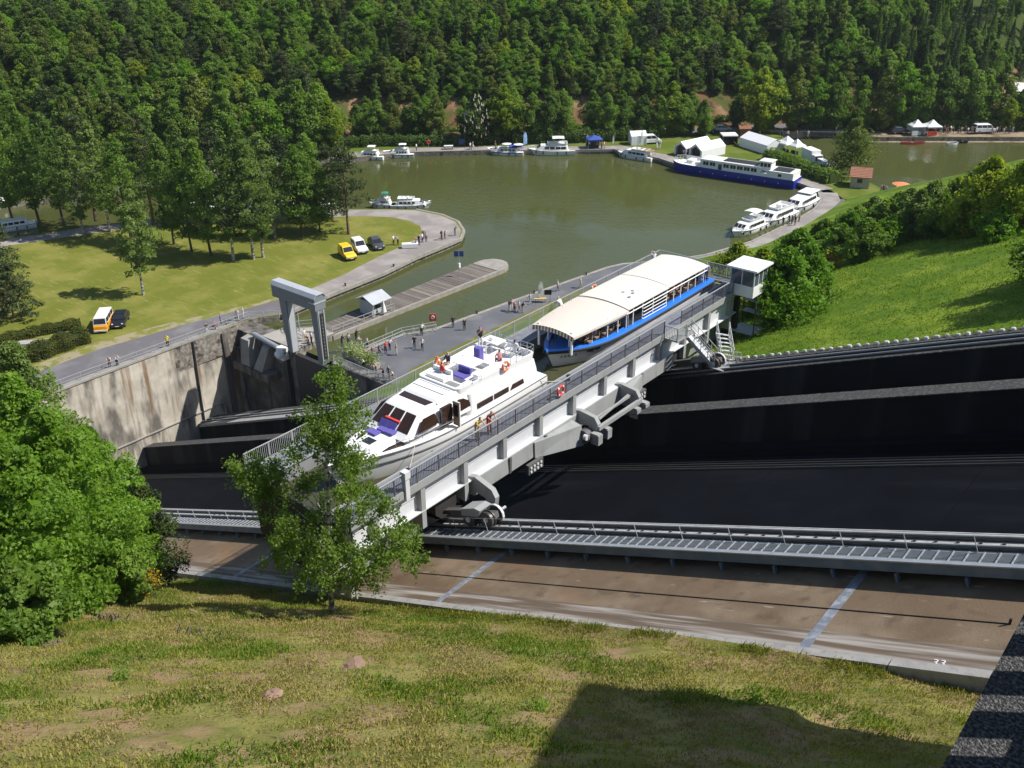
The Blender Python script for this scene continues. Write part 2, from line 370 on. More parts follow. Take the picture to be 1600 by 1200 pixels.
# coping stones of the peninsula quay: one piece each
def coping(name, label, line, wdt, z0, z1, step, m, side=1, gap=.02):
    t = thing(name, label, 'kerb'); t['kind'] = 'structure'
    if 'category' in t: del t['category']
    rnd = random.Random(5)
    pts = [Vector((q[0], q[1], 0)) for q in line]
    for i in range(len(pts)-1):
        a, b = pts[i], pts[i+1]; L_ = (b-a).length; n = max(1, int(round(L_/step))); d = (b-a)/L_; nn = Vector((-d.y, d.x, 0))*side
        for k in range(n):
            s0 = a+d*(L_*k/n+gap/2); s1 = a+d*(L_*(k+1)/n-gap/2); h = rnd.uniform(-.006, .01)
            mb = MB(); mb.hexa([s0+Vector((0, 0, z0)), s1+Vector((0, 0, z0)), s1+nn*wdt+Vector((0, 0, z0)), s0+nn*wdt+Vector((0, 0, z0)),
                s0+Vector((0, 0, z1+h)), s1+Vector((0, 0, z1+h)), s1+nn*wdt+Vector((0, 0, z1+h)), s0+nn*wdt+Vector((0, 0, z1+h))])
            mb.build('coping_stone', m, t)
    return t
m_cope = mat('coping_granite', (.27, .25, .225), .9, 0, .18, 1.2, worldpos=True, bump=.3, bscale=9, spec=.25)
coping('quay_coping', 'pale stone coping along the peninsula quay edge', [(-11.3, 3.4), (-11.5, 6.8), (-11.9, 13.1), (-12.2, 23.5), (-13.3, 31.5), (-13.6, 39.1), (-13.9, 42.5), (-16.3, 45.9), (-20.4, 48.95), (-25.5, 50.25), (-31.4, 49.65)], .42, .55, 1.03, 1.6, m_cope, 1)

# ------------------------------------------------------------------ right quay and lower dock
rq = [(5.6, -2.0), (6.3, 1.2), (6.4, 9.4), (8.1, 12.5), (9.9, 26.5), (12.6, 45.6), (13.6, 48.4), (15.4, 50.6), (18, 53.5), (21.5, 60), (24.0, 70), (24.7, 84.2), (24.4, 93), (23.2, 98.6), (20.6, 103.2), (18.5, 106), (60, 106), (60, -2.0)]
# the slope the lift runs on, beyond the far track
def toe(y):
    return float(np.interp(y, [-10, 40, 50, 60, 70, 84, 95, 104, 115], [15.2, 15.8, 18.2, 23.6, 26.6, 27.4, 27.0, 27, 34]))
def zlawn(x, y):
    t_ = toe(y); b = max(0., x-t_)
    z = 1.0+.41*b
    lim = zinc(x)+.45
    z = min(z, lim+ (0 if y > 8 else 0))
    return z+.18*math.sin(x*.35+y*.2)*min(1, b/6)*math.sin(y*.31)*min(1., max(0, (y+4)/6))
poly_land('lower_quay', rq[:16]+[(22, 106), (26.6, 101.4), (27.4, 94), (27.6, 84), (26.9, 70), (24.4, 59), (19.5, 48), (17, 40), (17, -2.0)], -2.5, 1.0, m_asphd, m_stone)
def lawn_grid(name, xs, ys, zf, m, mask=None, kind='structure'):
    vs_ = []; idx = {}; fs = []
    for j, y in enumerate(ys):
        for i, x in enumerate(xs):
            xx = x(y) if callable(x) else x
            idx[i, j] = len(vs_); vs_.append((xx, y, zf(xx, y)))
    for j in range(len(ys)-1):
        for i in range(len(xs)-1):
            fs.append((idx[i, j], idx[i+1, j], idx[i+1, j+1], idx[i, j+1]))
    b = MB(); b.add(vs_, fs); o = b.build(name, m, smooth=True, fix=False); o['kind'] = kind
    return o
ys_l = list(np.linspace(-7.35, 118, 84))
us_l = [0, .6, 1.5, 3, 5, 8, 11, 14, 18, 22, 26, 30, 34, 38, 42, 47, 52, 58, 66, 76, 90, 110, 135]
lawn_grid('slope_lawn', [(lambda y, u=u: toe(y)-.4+u) for u in us_l], ys_l, lambda x, y: zlawn(x, y) if x > toe(y) else .9, m_lawn)
strip('curved_quay_path', [(18.6, 53.2), (21.9, 59.8), (24.4, 69.9), (25.1, 84), (24.8, 93.2), (23.6, 98.8), (21, 103.4)], [(20.0, 51.0), (24.2, 58.2), (26.8, 69.5), (27.5, 84), (27.1, 94), (26.2, 100.5), (23.6, 105)], 1.006, m_path)
# quay kerb along the lower dock
coping('dock_coping', 'long pale stone kerb along the lower quay edge', [(6.3, 9.6), (8.0, 12.5), (9.8, 26.5), (12.5, 45.6), (13.5, 48.5), (15.3, 50.8), (18, 53.6)], .5, .5, 1.05, 2.0, m_cope, -1)
coping('curved_coping', 'stone kerb round the curved quay by the moored cruisers', [(18, 53.6), (21.4, 60), (23.95, 70), (24.65, 84.2), (24.35, 93), (23.15, 98.6), (20.6, 103.2)], .4, .5, 1.05, 2.4, m_cope, -1)
m_verge = mat('dry_verge_grass', (.12, .125, .03), .95, 0, .2, .5, worldpos=True, bump=.4, bscale=6, spec=.1, col2=(.19, .175, .06))
# grass strip between asphalt and slope
strip('verge', [(14.2, 2), (14.0, 12), (14.2, 24), (14.6, 36)], [(16.6, 0), (16.6, 12), (16.6, 24), (16.6, 36)], 1.012, m_verge)

# ------------------------------------------------------------------ retaining wall, pit, dock end walls
rw = thing('retaining_wall', 'tall stained concrete retaining wall beside the dry pit', 'wall', (0, 0, 0))
b = MB(); b.box((-16.0, -95, -14), (-13.6, -2.2, .98)); b.build('wall_face', m_stained, rw)
b = MB(); b.box((-14.35, -95, .95), (-13.5, -2.2, 1.22)); b.build('parapet_kerb', m_conc, rw)
b = MB()
for (y, z0) in ((-9.2, -12.5),): b.tube([(-13.45, y, .9), (-13.45, y-.2, -6), (-13.45, y-.3, z0)], .14, 8)
b.build('drain_pipe', m_dark, rw, smooth=True)
b = MB(); b.box((-13.58, -5.0, -12.5), (-13.2, -4.2, .6)); b.build('drain_shaft', m_dockconc, rw)
b = MB(); b.box((-13.62, -26, -9.2), (-13.45, -5.2, -9.05)); b.build('wall_pipe', m_conc, rw)
poly_land('pit_floor', [(-13.6, -70), (6, -70), (6, -2.5), (-13.6, -2.5)], -16, -13.4, m_dockconc, m_dockconc)
dw = thing('dock_end_wall', 'dark concrete end wall of the lower dock with buttresses', 'wall')
b = MB(); b.box((-13.6, -2.4, -13.5), (-1.4, .6, .35)); b.build('wall_face', m_dockconc, dw)
b = MB(); b.box((5.7, -2.4, -13.5), (17.0, -1.2, .98)); b.build('wall_face', m_dockconc, dw)
b = MB(); b.box((-12.2, -4.6, -4.2), (-5.0, -2.4, -3.2)); b.build('ledge', m_dockconc, dw)
b = MB(); b.hexa([(-10.9, -4.3, -3.2), (-9.0, -4.3, -3.2), (-9.0, -2.4, -3.2), (-10.9, -2.4, -3.2), (-11.2, -3.6, .1), (-9.6, -3.6, .1), (-9.6, -2.4, .3), (-11.2, -2.4, .3)]); b.build('buttress', m_conc, dw)
b = MB(); b.hexa([(-8.2, -4.3, -3.2), (-6.4, -4.3, -3.2), (-6.4, -2.4, -3.2), (-8.2, -2.4, -3.2), (-6.9, -3.4, .1), (-5.6, -3.4, .1), (-5.6, -2.4, .3), (-6.9, -2.4, .3)]); b.build('buttress', m_conc, dw)
b = MB(); b.tube([(-9.6, -2.6, .75), (-4.2, -3.0, .55), (-2.6, -3.1, .1)], .32, 10); b.build('pipe', m_galv, dw, smooth=True)
b = MB(); b.box((-3.5, -3.0, -13), (-2.7, -2.4, .3)); b.build('guide_rail', m_dark, dw)
b = MB(); b.box((-1.4, -2.6, -13.5), (5.7, -2.0, .25)); b.build('lift_gate_leaf', m_dark, dw)
b = MB(); b.box((-3.9, -3.5, -.75), (-2.6, -2.6, .85)); b.ball((-3.3, -3.6, .0), (.7, .5, .6)); b.build('winch_motor', m_white, dw, smooth=True)
# landing the onlookers stand on at the head of the gate
poly_land('dock_landing', [(-8.0, -2.45), (-1.3, -2.45), (-1.3, 4.0), (-5.2, 4.0), (-5.3, 3.2), (-8.0, 1.0)], -2, .9, m_conc, m_stone)
poly_land('dock_landing', [(5.4, -2.3), (6.6, -2.3), (6.6, 9.6), (5.9, 9.6), (5.4, 4.0)], -2, .99, m_conc, m_stone)

# ------------------------------------------------------------------ the inclined plane
XL, XH = -13.5, 104
def incl(name, y0, y1, top, bot, m, parent=None, x0=XL, x1=XH, kind='structure'):
    b = MB(); b.hexa([(x0, y0, INC*x0+bot), (x1, y0, INC*x1+bot), (x1, y1, INC*x1+bot), (x0, y1, INC*x0+bot),
                      (x0, y0, INC*x0+top), (x1, y0, INC*x1+top), (x1, y1, INC*x1+top), (x0, y1, INC*x0+top)])
    o = b.build(name, m, parent)
    if parent is None: o['kind'] = kind
    return o
incl('trough_floor', -34.45, -10.4, -8.2, -9.5, m_bitumen)
incl('middle_wall', -18.4, -17.1, -5.0, -8.25, m_bitwall)
incl('middle_ledge', -18.5, -17.0, -4.93, -5.0, m_ledge)
incl('middle_wall_footing', -19.6, -18.4, -7.6, -8.25, m_bitumen)
incl('far_track_wall', -10.4, -8.2, -5.15, -9.5, m_bitwall)
incl('near_track_wall', -36.1, -34.45, -5.15, -9.5, m_bitwall)
nb = incl('near_track_bed', -36.12, -34.4, -5.06, -5.15, mat('track_bed_concrete', (.44, .415, .395), .9, 0, .2, 3, worldpos=True, bump=.3, bscale=12, spec=.2, detail=8))
fb = incl('far_track_bed', -10.45, -8.15, -5.06, -5.15, m_ledge)
incl('lower_track_pad', -11.2, -7.6, -5.02, -5.3, m_conclight, None, -12.0, 16.0)
# rails with their dark webs, widened on the near side to paint in the rail shadow
def rail(parent, y, nm='rail'):
    o = incl(nm, y-.032, y+.032, -4.84, -4.93, m_galv, parent)
    incl('rail_web_shade', y-.12, y+.04, -4.93, -5.05, m_dark, parent)
for y in (-35.0, -35.75): rail(nb, y)
for y in (-9.0, -9.9): rail(fb, y)
me_clip = MB().box((-.06, -.04, -.03), (.06, .04, .03)).mesh('rail_clip', m_rail)
for y in (-35.27, -36.0):
    for i in range(75):
        x = 30+i*.78
        link('rail_clip', me_clip, nb, (x, y, INC*x-5.03), (0, -math.atan(INC), 0))
# faint construction joints across the trough floor
m_joint = mat('floor_joint_mortar', (.0058, .0064, .0088), .95, worldpos=True, spec=.05)
for k in range(19):
    x = -8+k*5.6; incl('floor_joint', -34.4, -19.65, -8.19, -8.24, m_joint, bpy.data.objects['trough_floor'], x, x+.06)
# cable strands lying in the trough
b = MB()
for y in (-20.4, -20.75, -21.1, -21.45): b.tube([(XL, y, INC*XL-8.1), (XH, y, INC*XH-8.1)], .035, 6)
o = b.build('cable_strand', mat('cable_steel', (.10, .095, .085), .6, .2)); setp(o, 'dark steel hauling cables lying along the trough floor', 'cable')
# gutter of concrete slabs
gut = bpy.data.objects.new('gutter', None); C.objects.link(gut); gut['kind'] = 'structure'
jx = [4.0, 23.6, 43.0, 62.0, 80.9, 100.0]
for i in range(len(jx)-1):
    a, c = jx[i]+.1, jx[i+1]-.1
    incl('slab', -40.9, -36.2, -6.0, -6.5, m_gutter, gut, a, c)
    incl('slab_edge', -42.3, -40.9, -5.985, -6.5, m_gutteredge, gut, a, c)
for x in jx[1:-1]:
    b = MB(); b.hexa([(x-.1, -42.3, INC*x-6.5), (x+.1, -42.3, INC*x-6.5), (x+.1, -36.2, INC*x-6.5), (x-.1, -36.2, INC*x-6.5),
        (x-.1, -42.3, INC*(x-.1)-6.02), (x+.1, -42.3, INC*(x+.1)-6.02), (x+.1, -36.2, INC*(x+.1)-6.02), (x-.1, -36.2, INC*(x-.1)-6.02)]); b.build('joint_seal', m_seal, gut)
    b = MB(); b.hexa([(x-.2, -42.3, INC*(x-.2)-5.995), (x+.2, -42.3, INC*(x+.2)-5.995), (x+.2, -36.3, INC*(x+.2)-5.995), (x-.2, -36.3, INC*(x-.2)-5.995),
        (x-.2, -42.3, INC*(x-.2)-5.98), (x+.2, -42.3, INC*(x+.2)-5.98), (x+.2, -36.3, INC*(x+.2)-5.98), (x-.2, -36.3, INC*(x-.2)-5.98)]); b.build('joint_tape', m_seal, gut)
kb = bpy.data.objects.new('gutter_kerb', None); C.objects.link(kb); kb['kind'] = 'structure'
x = 6.0
while x < 100:
    incl('kerb_stone', -42.72, -42.3, -5.82, -6.9, m_conclight, kb, x+.02, x+2.98); x += 3.0
# painted distance number on the kerb beside the top slab
def text_mesh(name, body, size, m, parent, loc, rot, ext=.002, align='CENTER'):
    cu = bpy.data.curves.new(name, 'FONT'); cu.body = body; cu.size = size; cu.extrude = ext; cu.align_x = align
    to = bpy.data.objects.new(name, cu); C.objects.link(to); bpy.context.view_layer.update()
    me = bpy.data.meshes.new_from_object(to.evaluated_get(bpy.context.evaluated_depsgraph_get()))
    bpy.data.objects.remove(to, do_unlink=True)
    me.materials.clear(); me.materials.append(m)
    return link(name, me, parent, loc, rot)
tp = ats(1452, 1060, -5.98)
text_mesh('painted_number', '33', .48, m_white, gut, (tp.x, -42.18, INC*tp.x-5.975), (0, -math.atan(INC), 0))
# catwalk of blue grey steel along the near track
cw = thing('service_catwalk', 'blue grey steel catwalk with ladder rungs beside the near track', 'catwalk')
incl('side_beam', -37.0, -36.92, -5.02, -5.55, m_steelbl, cw)
incl('beam_flange', -37.12, -36.88, -4.96, -5.02, m_galv, cw)
incl('inner_beam', -36.1, -36.04, -5.02, -5.35, m_steelbl, cw)
me_rung = MB().box((-.022, -.42, -.02), (.022, .42, .03)).mesh('rung', m_galv)
me_tread = MB().box((-.26, -.42, -.02), (.26, .42, .005)).mesh('tread', mat('tread_grating', (.10, .11, .12), .7, .2))
me_post = MB().box((-.014, -.014, 0), (.014, .014, .72)).mesh('post', m_galv)
me_brk = MB().box((-.05, -.12, -.55), (.05, .10, 0)).mesh('bracket', m_steelbl)
rot_i = (0, -math.atan(INC), 0)
for i in range(156):
    x = 21+i*.52
    link('rung', me_rung, cw, (x, -36.5, INC*x-4.99), rot_i)
    link('tread', me_tread, cw, (x+.26, -36.5, INC*(x+.26)-5.03), rot_i)
for i in range(33):
    x = 21+i*2.45
    link('post', me_post, cw, (x, -36.06, INC*x-5.0), rot_i)
    link('bracket', me_brk, cw, (x, -36.96, INC*x-5.6), rot_i)
b = MB(); b.tube([(21-.29, -36.06, INC*21-5.0+.72), (100-.29, -36.06, INC*100-5.0+.72)], .014, 6); b.build('handrail', m_galv, cw)
# thin black line that lies along the gutter
b = MB(); pr = ats(1571, 975, -5.3)
b.tube([(58, -39.6, INC*58-5.985), (72, -39.5, INC*72-5.985), (pr.x, -39.3, INC*pr.x-5.985)], .028, 6)
b.tube([(pr.x, -39.3, INC*pr.x-6), (pr.x, -39.3, INC*pr.x-5.75)], .05, 6); o = b.build('gutter_line', m_black); setp(o, 'thin black line lying along the brown gutter slabs', 'wire')
# white edging stones along the far track
ed = bpy.data.objects.new('white_edging', None); C.objects.link(ed); ed['kind'] = 'structure'
rnd = random.Random(3)
m_wst = mat('white_stone', (.62, .61, .58), .85, 0, .12, 3, worldpos=True)
mes = []
for k in range(4):
    b = MB(); r = random.Random(k+11)
    secs = []
    for (z, s) in ((-.1, 1.), (.18, .95), (.34, .55)):
        secs.append([(s*.33*math.cos(a)*r.uniform(.85, 1.1), s*.24*math.sin(a)*r.uniform(.85, 1.1), z) for a in np.linspace(0, 2*math.pi, 8)[:-1]])
    b.loft(secs, closed=True, cap=True); mes.append(b.mesh('edging_stone', m_wst))
for i in range(78):
    x = 46+i*.62
    link('edging_stone', mes[i % 4], ed, (x, -7.55+rnd.uniform(-.05, .05), INC*x-4.95), (0, -math.atan(INC), rnd.uniform(-.3, .3)), (rnd.uniform(.5, .68), rnd.uniform(.42, .6), rnd.uniform(.3, .45)))
incl('edging_strip', -8.15, -7.3, -5.0, -6.5, m_ledge)

# ------------------------------------------------------------------ foreground bank
def zg(x, y):
    d = float(np.interp(x, [0, 45, 56, 62, 68, 75, 80, 83.5, 86, 90], [-.35, -.32, -.3, -.22, .12, .22, .12, -.15, -.55, -.65]))
    e = -42.72-y
    f = math.exp(-max(0, e)/3.5)
    z = INC*x-5.85+d*f+(.1 if x < 84 else -.1)*(1-f)+.55*max(0., min(e, 25.)-1.0)+.12*min(e, 1.0)
    z += .16*math.sin(x*.7+1)*math.sin(y*.6)*min(1, e/2)+.07*math.sin(x*2.1+y*1.7)*min(1, e/2)+.05*math.sin(x*3.7-y*2.9)*min(1, e/2)
    return z
xs_f = list(np.arange(-10, 112, .6)); ys_f = list(-42.72-np.array([0, .25, .6, 1, 1.5, 2, 2.7, 3.4, 4.2, 5, 6, 7, 8, 9, 10, 11, 12, 13, 14, 15.5, 17, 19, 22, 26, 32, 40, 55]))
lawn_grid('near_bank', xs_f, ys_f[::-1], zg, m_grassF)

# ------------------------------------------------------------------ far land, road, hillside
shore = [(-150, -130), (-118, -80), (-104, -40), (-96, 0), (-84, 40), (-68.8, 68), (-62.3, 79), (-50.1, 90.4), (-35, 102), (-28.5, 108.2), (-16.5, 107.4), (-12, 105.8), (15, 107.4), (20.6, 104.6), (23.5, 101)]
pond = [(34, 104), (30, 112), (24, 117), (18, 120), (9, 129), (-2, 138), (-8, 145.5), (-3, 148.5), (5, 153), (12.7, 153.6), (25, 163), (39, 173.5), (80, 203), (150, 245)]
road = [(-175, -130), (-140, -80), (-124, -40), (-114, 0), (-99, 45), (-80, 79), (-64, 93), (-42, 113), (-21, 134), (-10, 147), (2, 158), (13, 166), (39, 187), (80, 219), (150, 262), (220, 300)]
poly_land('far_bank', shore+pond+[(150, 262), (80, 219), (39, 187), (13, 166), (2, 158), (-10, 147), (-21, 134), (-42, 113), (-64, 93), (-80, 79), (-99, 45), (-114, 0), (-124, -40), (-140, -80), (-175, -130)], -2, 1.0, m_bank, m_stone)
strip('far_quay_paving', [(-84, 40), (-69, 68), (-62.6, 79.1), (-50.4, 90.6), (-35.3, 102.3), (-28.6, 108.5), (-16.5, 107.7), (-12, 106.1), (15, 107.7), (20.6, 104.9)],
      [(-87, 42.5), (-72, 70.5), (-65.3, 81.7), (-52.6, 93.2), (-37.3, 105), (-29, 112), (-15.5, 110.6), (-12.4, 109), (14.6, 110.5), (22, 107.4)], 1.006, m_path)
coping('far_coping', 'pale stone edge of the far quay', [(-84.2, 40), (-69.0, 68), (-62.5, 79), (-50.3, 90.2), (-35.2, 101.8), (-28.6, 107.9), (-16.5, 107.1), (-12, 105.5), (15, 107.1), (20.4, 104.4)], .5, .55, 1.06, 3.0, m_cope, 1)
rv = [Vector((q[0], q[1], 0)) for q in road]
def offs(s):
    out = []
    for i in range(len(rv)):
        d = (rv[min(i+1, len(rv)-1)]-rv[max(i-1, 0)]).normalized(); n = Vector((-d.y, d.x, 0))
        out.append(rv[i]+n*s)
    return out
strip('road', offs(4.2), offs(-1.6), 1.25, m_asph)
strip('road_edge', offs(-1.6), offs(-2.6), lambda x, y: 1.1, m_bank)
def dense(line, n=8):
    out = []
    for i in range(len(line)-1):
        for k in range(n): out.append(line[i].lerp(line[i+1], k/n))
    return out+[line[-1]]
S_H = [4.2, 6, 8.5, 11, 13, 16, 23, 32, 42, 55, 75, 100, 140, 200, 280]
def zhill(s):
    return float(np.interp(s, [4.2, 6, 8.5, 11, 16, 30, 45, 75, 140, 280], [1.2, 1.5, 4.0, 6.6, 10.2, 20.5, 23.5, 25, 27, 30]))
def hshift(u): return float(np.interp(u, [11.5, 12.1, 12.7, 15], [0, 15, 50, 60]))
rows = [dense(offs(s)) for s in S_H]
b = MB(); vs_ = []; nL = len(rows[0]); rnd = random.Random(9)
for r_, s in zip(rows, S_H):
    for i, q in enumerate(r_): vs_.append((q.x, q.y, zhill(max(4.2, s-hshift(i/8)))+(rnd.uniform(-.5, .5) if s > 6 else 0)*min(1, s/30)))
fs = [(j*nL+i, j*nL+i+1, (j+1)*nL+i+1, (j+1)*nL+i) for j in range(len(rows)-1) for i in range(nL-1)]
b.add(vs_, fs)
b.m = [0 if S_H[j]-hshift(i/8) < 12.5 and not (hshift(i/8) > 20 and S_H[j] < 38) else 1 for j in range(len(rows)-1) for i in range(nL-1)]
o = b.build('hillside', [m_soil, m_forestfloor], smooth=True); o['kind'] = 'structure'
if o.data.polygons[0].normal.z < 0: o.data.flip_normals()
# gravel beach across the pond
strip('beach', [(-1, 149), (5, 153.5), (12.7, 153.9), (25, 163.3), (39, 173.8), (80, 203.5), (150, 245.5)], [(-4, 153.5), (1, 158), (10, 161), (21, 169.5), (35, 181), (76, 212), (148, 254)], lambda x, y: 1.03, m_beach)
b = MB(); lo = [(5, 152.4), (12.7, 152.2), (25, 161.6), (39, 172), (80, 201.6), (150, 243.5)]; hi = [(2.2, 156.5), (10.8, 157.6), (22.6, 166.8), (36.6, 177.4), (77.6, 207), (147.6, 249)]
nn = len(lo); b.add([(q[0], q[1], -.1) for q in lo]+[(q[0], q[1], 1.06) for q in hi], [(i, i+1, nn+i+1, nn+i) for i in range(nn-1)])
o = b.build('beach_slope', m_beach); o['kind'] = 'structure'

# ------------------------------------------------------------------ upper lift building where the photo is taken from
ub = thing('upper_lift_building', 'concrete walkway slab with railing shadow at the bottom right corner', 'building')
b = MB(); b.prism([(90.0, -78), (101, -78), (101, -41.3), (91.2, -41.3), (91.2, -60), (90.0, -60)], 50.0, 50.5); b.build('walkway_slab', m_aggr, ub)
b = MB(); b.box((90.26, -78, 50.5), (90.40, -60.2, 50.76)); b.build('upstand', m_conc, ub)
b = MB(); b.box((97, -77, 30), (101, -56, 50.0)); b.build('wall', m_conc, ub)
b = MB(); b.box((90.27, -78, 51.66), (90.37, -60.2, 51.74)); b.build('handrail', m_galv, ub)
me_bal = MB().box((-.026, -.026, 0), (.026, .026, .92)).mesh('baluster', m_galv)
for i in range(40):
    link('baluster', me_bal, ub, (90.32, -71.0+i*.145, 50.75))
b = MB()
for i in range(17): b.box((90.30, -65+i*.28, 50.75), (90.34, -64.94+i*.28, 51.67))
b.build('railing_infill', m_galv, ub)
# ------------------------------------------------------------------ the boat lift tank
TX, HW = 52.42, 21.49
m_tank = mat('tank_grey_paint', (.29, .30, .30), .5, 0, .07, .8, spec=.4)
mix_layer(m_tank, (.21, .20, .18), 1.2, .55, .72, stretch=(1, 1, .25), amount=.6)
mix_layer(m_tank, (.19, .11, .06), 1.6, .66, .74, stretch=(1, 1, .12), amount=.6, detail=8)
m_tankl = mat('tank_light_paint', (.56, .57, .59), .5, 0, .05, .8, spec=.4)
m_tankd = mat('tank_dark_paint', (.10, .10, .098), .6, 0, .15, 1.2, spec=.3)
m_deck = mat('walkway_deck', (.16, .17, .20), .75, 0, .15, 2.5, spec=.3)
m_under = mat('underframe_steel', (.032, .030, .028), .65, .1, .3, 1.0)
m_railp = mat('railing_paint', (.40, .41, .41), .45, .2, .05, 3)
m_railg = mat('dark_railing_paint', (.12, .12, .13), .5, .2, .05, 3)
m_inwall = mat('trough_lining', (.22, .225, .235), .6, 0, .15, .7, spec=.4)

def railing(parent, pts, h=1.05, post=1.7, bal=.13, name='railing', m=None, mp=None, balr=.012, post_w=.06, down=0.):
    m = m or m_railp; mp = mp or m
    b = MB(); pts = [Vector(q) for q in pts]
    mep = MB().box((-post_w/2, -post_w/2, -down), (post_w/2, post_w/2, h)).mesh('post', mp)
    for i in range(len(pts)-1):
        a, c = pts[i], pts[i+1]; L_ = (c-a).length; d = (c-a)/L_
        b.bar(a+Vector((0, 0, h)), c+Vector((0, 0, h)), .055, .05); b.bar(a+Vector((0, 0, .12)), c+Vector((0, 0, .12)), .03, .03)
        if bal is None: b.bar(a+Vector((0, 0, h*.55)), c+Vector((0, 0, h*.55)), .035, .035)
        else:
            n = int(L_/bal)
            for k in range(1, n):
                q = a+d*(L_*k/n); b.box((q.x-balr, q.y-balr, q.z+.12), (q.x+balr, q.y+balr, q.z+h))
        n = max(1, int(round(L_/post)))
        for k in range(n+(1 if i == len(pts)-2 else 0)):
            q = a+d*(L_*k/n); link('post', mep, parent, (q.x, q.y, q.z))
    return b.build(name, m, parent, fix=False)

tk = thing('boat_lift_tank', 'long grey steel boat lift tank on wheels carrying two boats across the incline', 'boat lift', (TX, 0, HW))
b = MB(); b.box((-2.95, -42.9, -3.7), (2.95, -.1, -3.4)); b.build('trough_floor', m_inwall, tk)
for s in (-1, 1):
    b = MB(); b.box((min(s*2.75, s*2.95), -42.9, -3.4), (max(s*2.75, s*2.95), -.1, .84)); b.build('trough_wall', m_inwall, tk)
    b = MB(); b.box((min(s*2.72, s*4.3), -43, .84), (max(s*2.72, s*4.3), 0, .93)); b.build('walkway_deck', m_deck, tk)
    b = MB(); b.box((min(s*4.3, s*4.38), -43, .50), (max(s*4.3, s*4.38), 0, .99)); b.build('fascia', m_tank, tk)
    b = MB(); b.box((min(s*3.88, s*3.95), -42.6, -1.15), (max(s*3.88, s*3.95), -.3, .84)); b.build('web_plate', m_tankl, tk)
    b = MB(); b.box((min(s*2.66, s*2.78), -43, .93), (max(s*2.66, s*2.78), 0, 1.02)); b.build('trough_lip', m_tank, tk)
    # horizontal stiffeners
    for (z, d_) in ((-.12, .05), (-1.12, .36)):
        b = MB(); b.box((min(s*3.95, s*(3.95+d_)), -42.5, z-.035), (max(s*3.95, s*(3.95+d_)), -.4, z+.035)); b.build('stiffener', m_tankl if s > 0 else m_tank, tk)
    me = MB().box((min(s*3.56, s*4.26), -.17, -2.3), (max(s*3.56, s*4.3), .17, .50)).mesh('rib', m_tank)
    for k in range(12): link('rib', me, tk, (0, -41.2+k*3.62, 0))
# lower chord panels between the two carriages
for s in (-1, 1):
    b = MB(); b.hexa([(s*4.0, -33.4, -2.25), (s*4.38, -33.4, -2.25), (s*4.38, -10.4, -2.25), (s*4.0, -10.4, -2.25), (s*4.0, -33.4, -1.16), (s*4.34, -33.4, -1.16), (s*4.34, -10.4, -1.16), (s*4.0, -10.4, -1.16)]); b.build('lower_chord', m_tank, tk)
b = MB(); b.hexa([(-2.9, -33.2, -4.0), (2.9, -33.2, -4.0), (2.9, -10.6, -4.0), (-2.9, -10.6, -4.0), (-3.9, -33.2, -2.2), (3.9, -33.2, -2.2), (3.9, -10.6, -2.2), (-3.9, -10.6, -2.2)]); b.build('bottom_plate', m_under, tk)
me = MB().hexa([(3.7, -.1, -2.6), (4.42, -.1, -2.3), (4.42, .1, -2.3), (3.7, .1, -2.6), (4.36, -.1, -1.14), (4.46, -.1, -1.14), (4.46, .1, -1.14), (4.36, .1, -1.14)]).mesh('chord_gusset', m_tankd)
for y in (-30.0, -26.4, -14.9): link('chord_gusset', me, tk, (0, y, 0))
# hauling gear: arms that reach up slope and the pivoted cross beam
def arm(y, wd, x1, z1):
    b = MB(); b.extrude([(3.9, -1.0), (4.45, -.85), (x1-.3, z1+.5), (x1, z1+.05), (x1-.1, z1-.7), (x1-.65, z1-.7), (x1-.8, z1-.25), (4.6, -1.9), (4.0, -2.3)], 'y', y-wd/2, y+wd/2)
    return b.build('hauling_arm', m_tank, tk)
arm(-33.25, .36, 6.1, -1.75); arm(-22.6, .34, 6.0, -1.5); arm(-17.6, .34, 6.0, -1.5)
b = MB(); b.hexa([(4.0, -27.6, -2.3), (4.5, -27.6, -2.3), (5.35, -23.4, -2.95), (4.0, -23.4, -2.95), (4.0, -27.6, -1.18), (4.45, -27.6, -1.18), (5.1, -23.4, -1.5), (4.0, -23.4, -1.3)]); b.build('hauling_box', m_tank, tk)
b = MB(); b.hexa([(4.0, -17.4, -2.7), (5.2, -17.4, -2.7), (4.5, -14.9, -2.3), (4.0, -14.9, -2.3), (4.0, -17.4, -1.3), (5.0, -17.4, -1.4), (4.45, -14.9, -1.18), (4.0, -14.9, -1.18)]); b.build('hauling_box', m_tank, tk)
b = MB(); b.bar((6.0, -22.7, -1.75), (6.0, -17.5, -1.75), .22, .3); b.bar((5.35, -22.5, -1.45), (5.35, -17.7, -1.45), .13, .16); b.bar((5.7, -22.2, -1.35), (5.25, -18.0, -1.35), .1, .1); b.build('cross_beam', m_tank, tk)
for y in (-23.0, -21.9, -18.3, -17.2):
    b = MB(); b.box((5.75, y-.2, -2.75), (6.35, y+.2, -1.95)); b.box((6.32, y-.25, -2.7), (6.42, y+.25, -2.0)); b.build('cable_clamp', m_tank, tk)
    b = MB(); b.box((5.8, y+.2, -2.65), (6.25, y+.36, -2.0)); b.build('clamp_shim', m_black, tk)
b = MB(); b.tube([(5.3, -23.5, -2.3), (5.3, -22.9, -2.3)], .5, 14); b.build('pivot_disc', m_tankd, tk, smooth=True)
b = MB(); b.tube([(5.5, -23.6, -2.15), (5.75, -23.6, -2.15)], .2, 10); b.build('pivot_pin', m_tankl, tk, smooth=True)
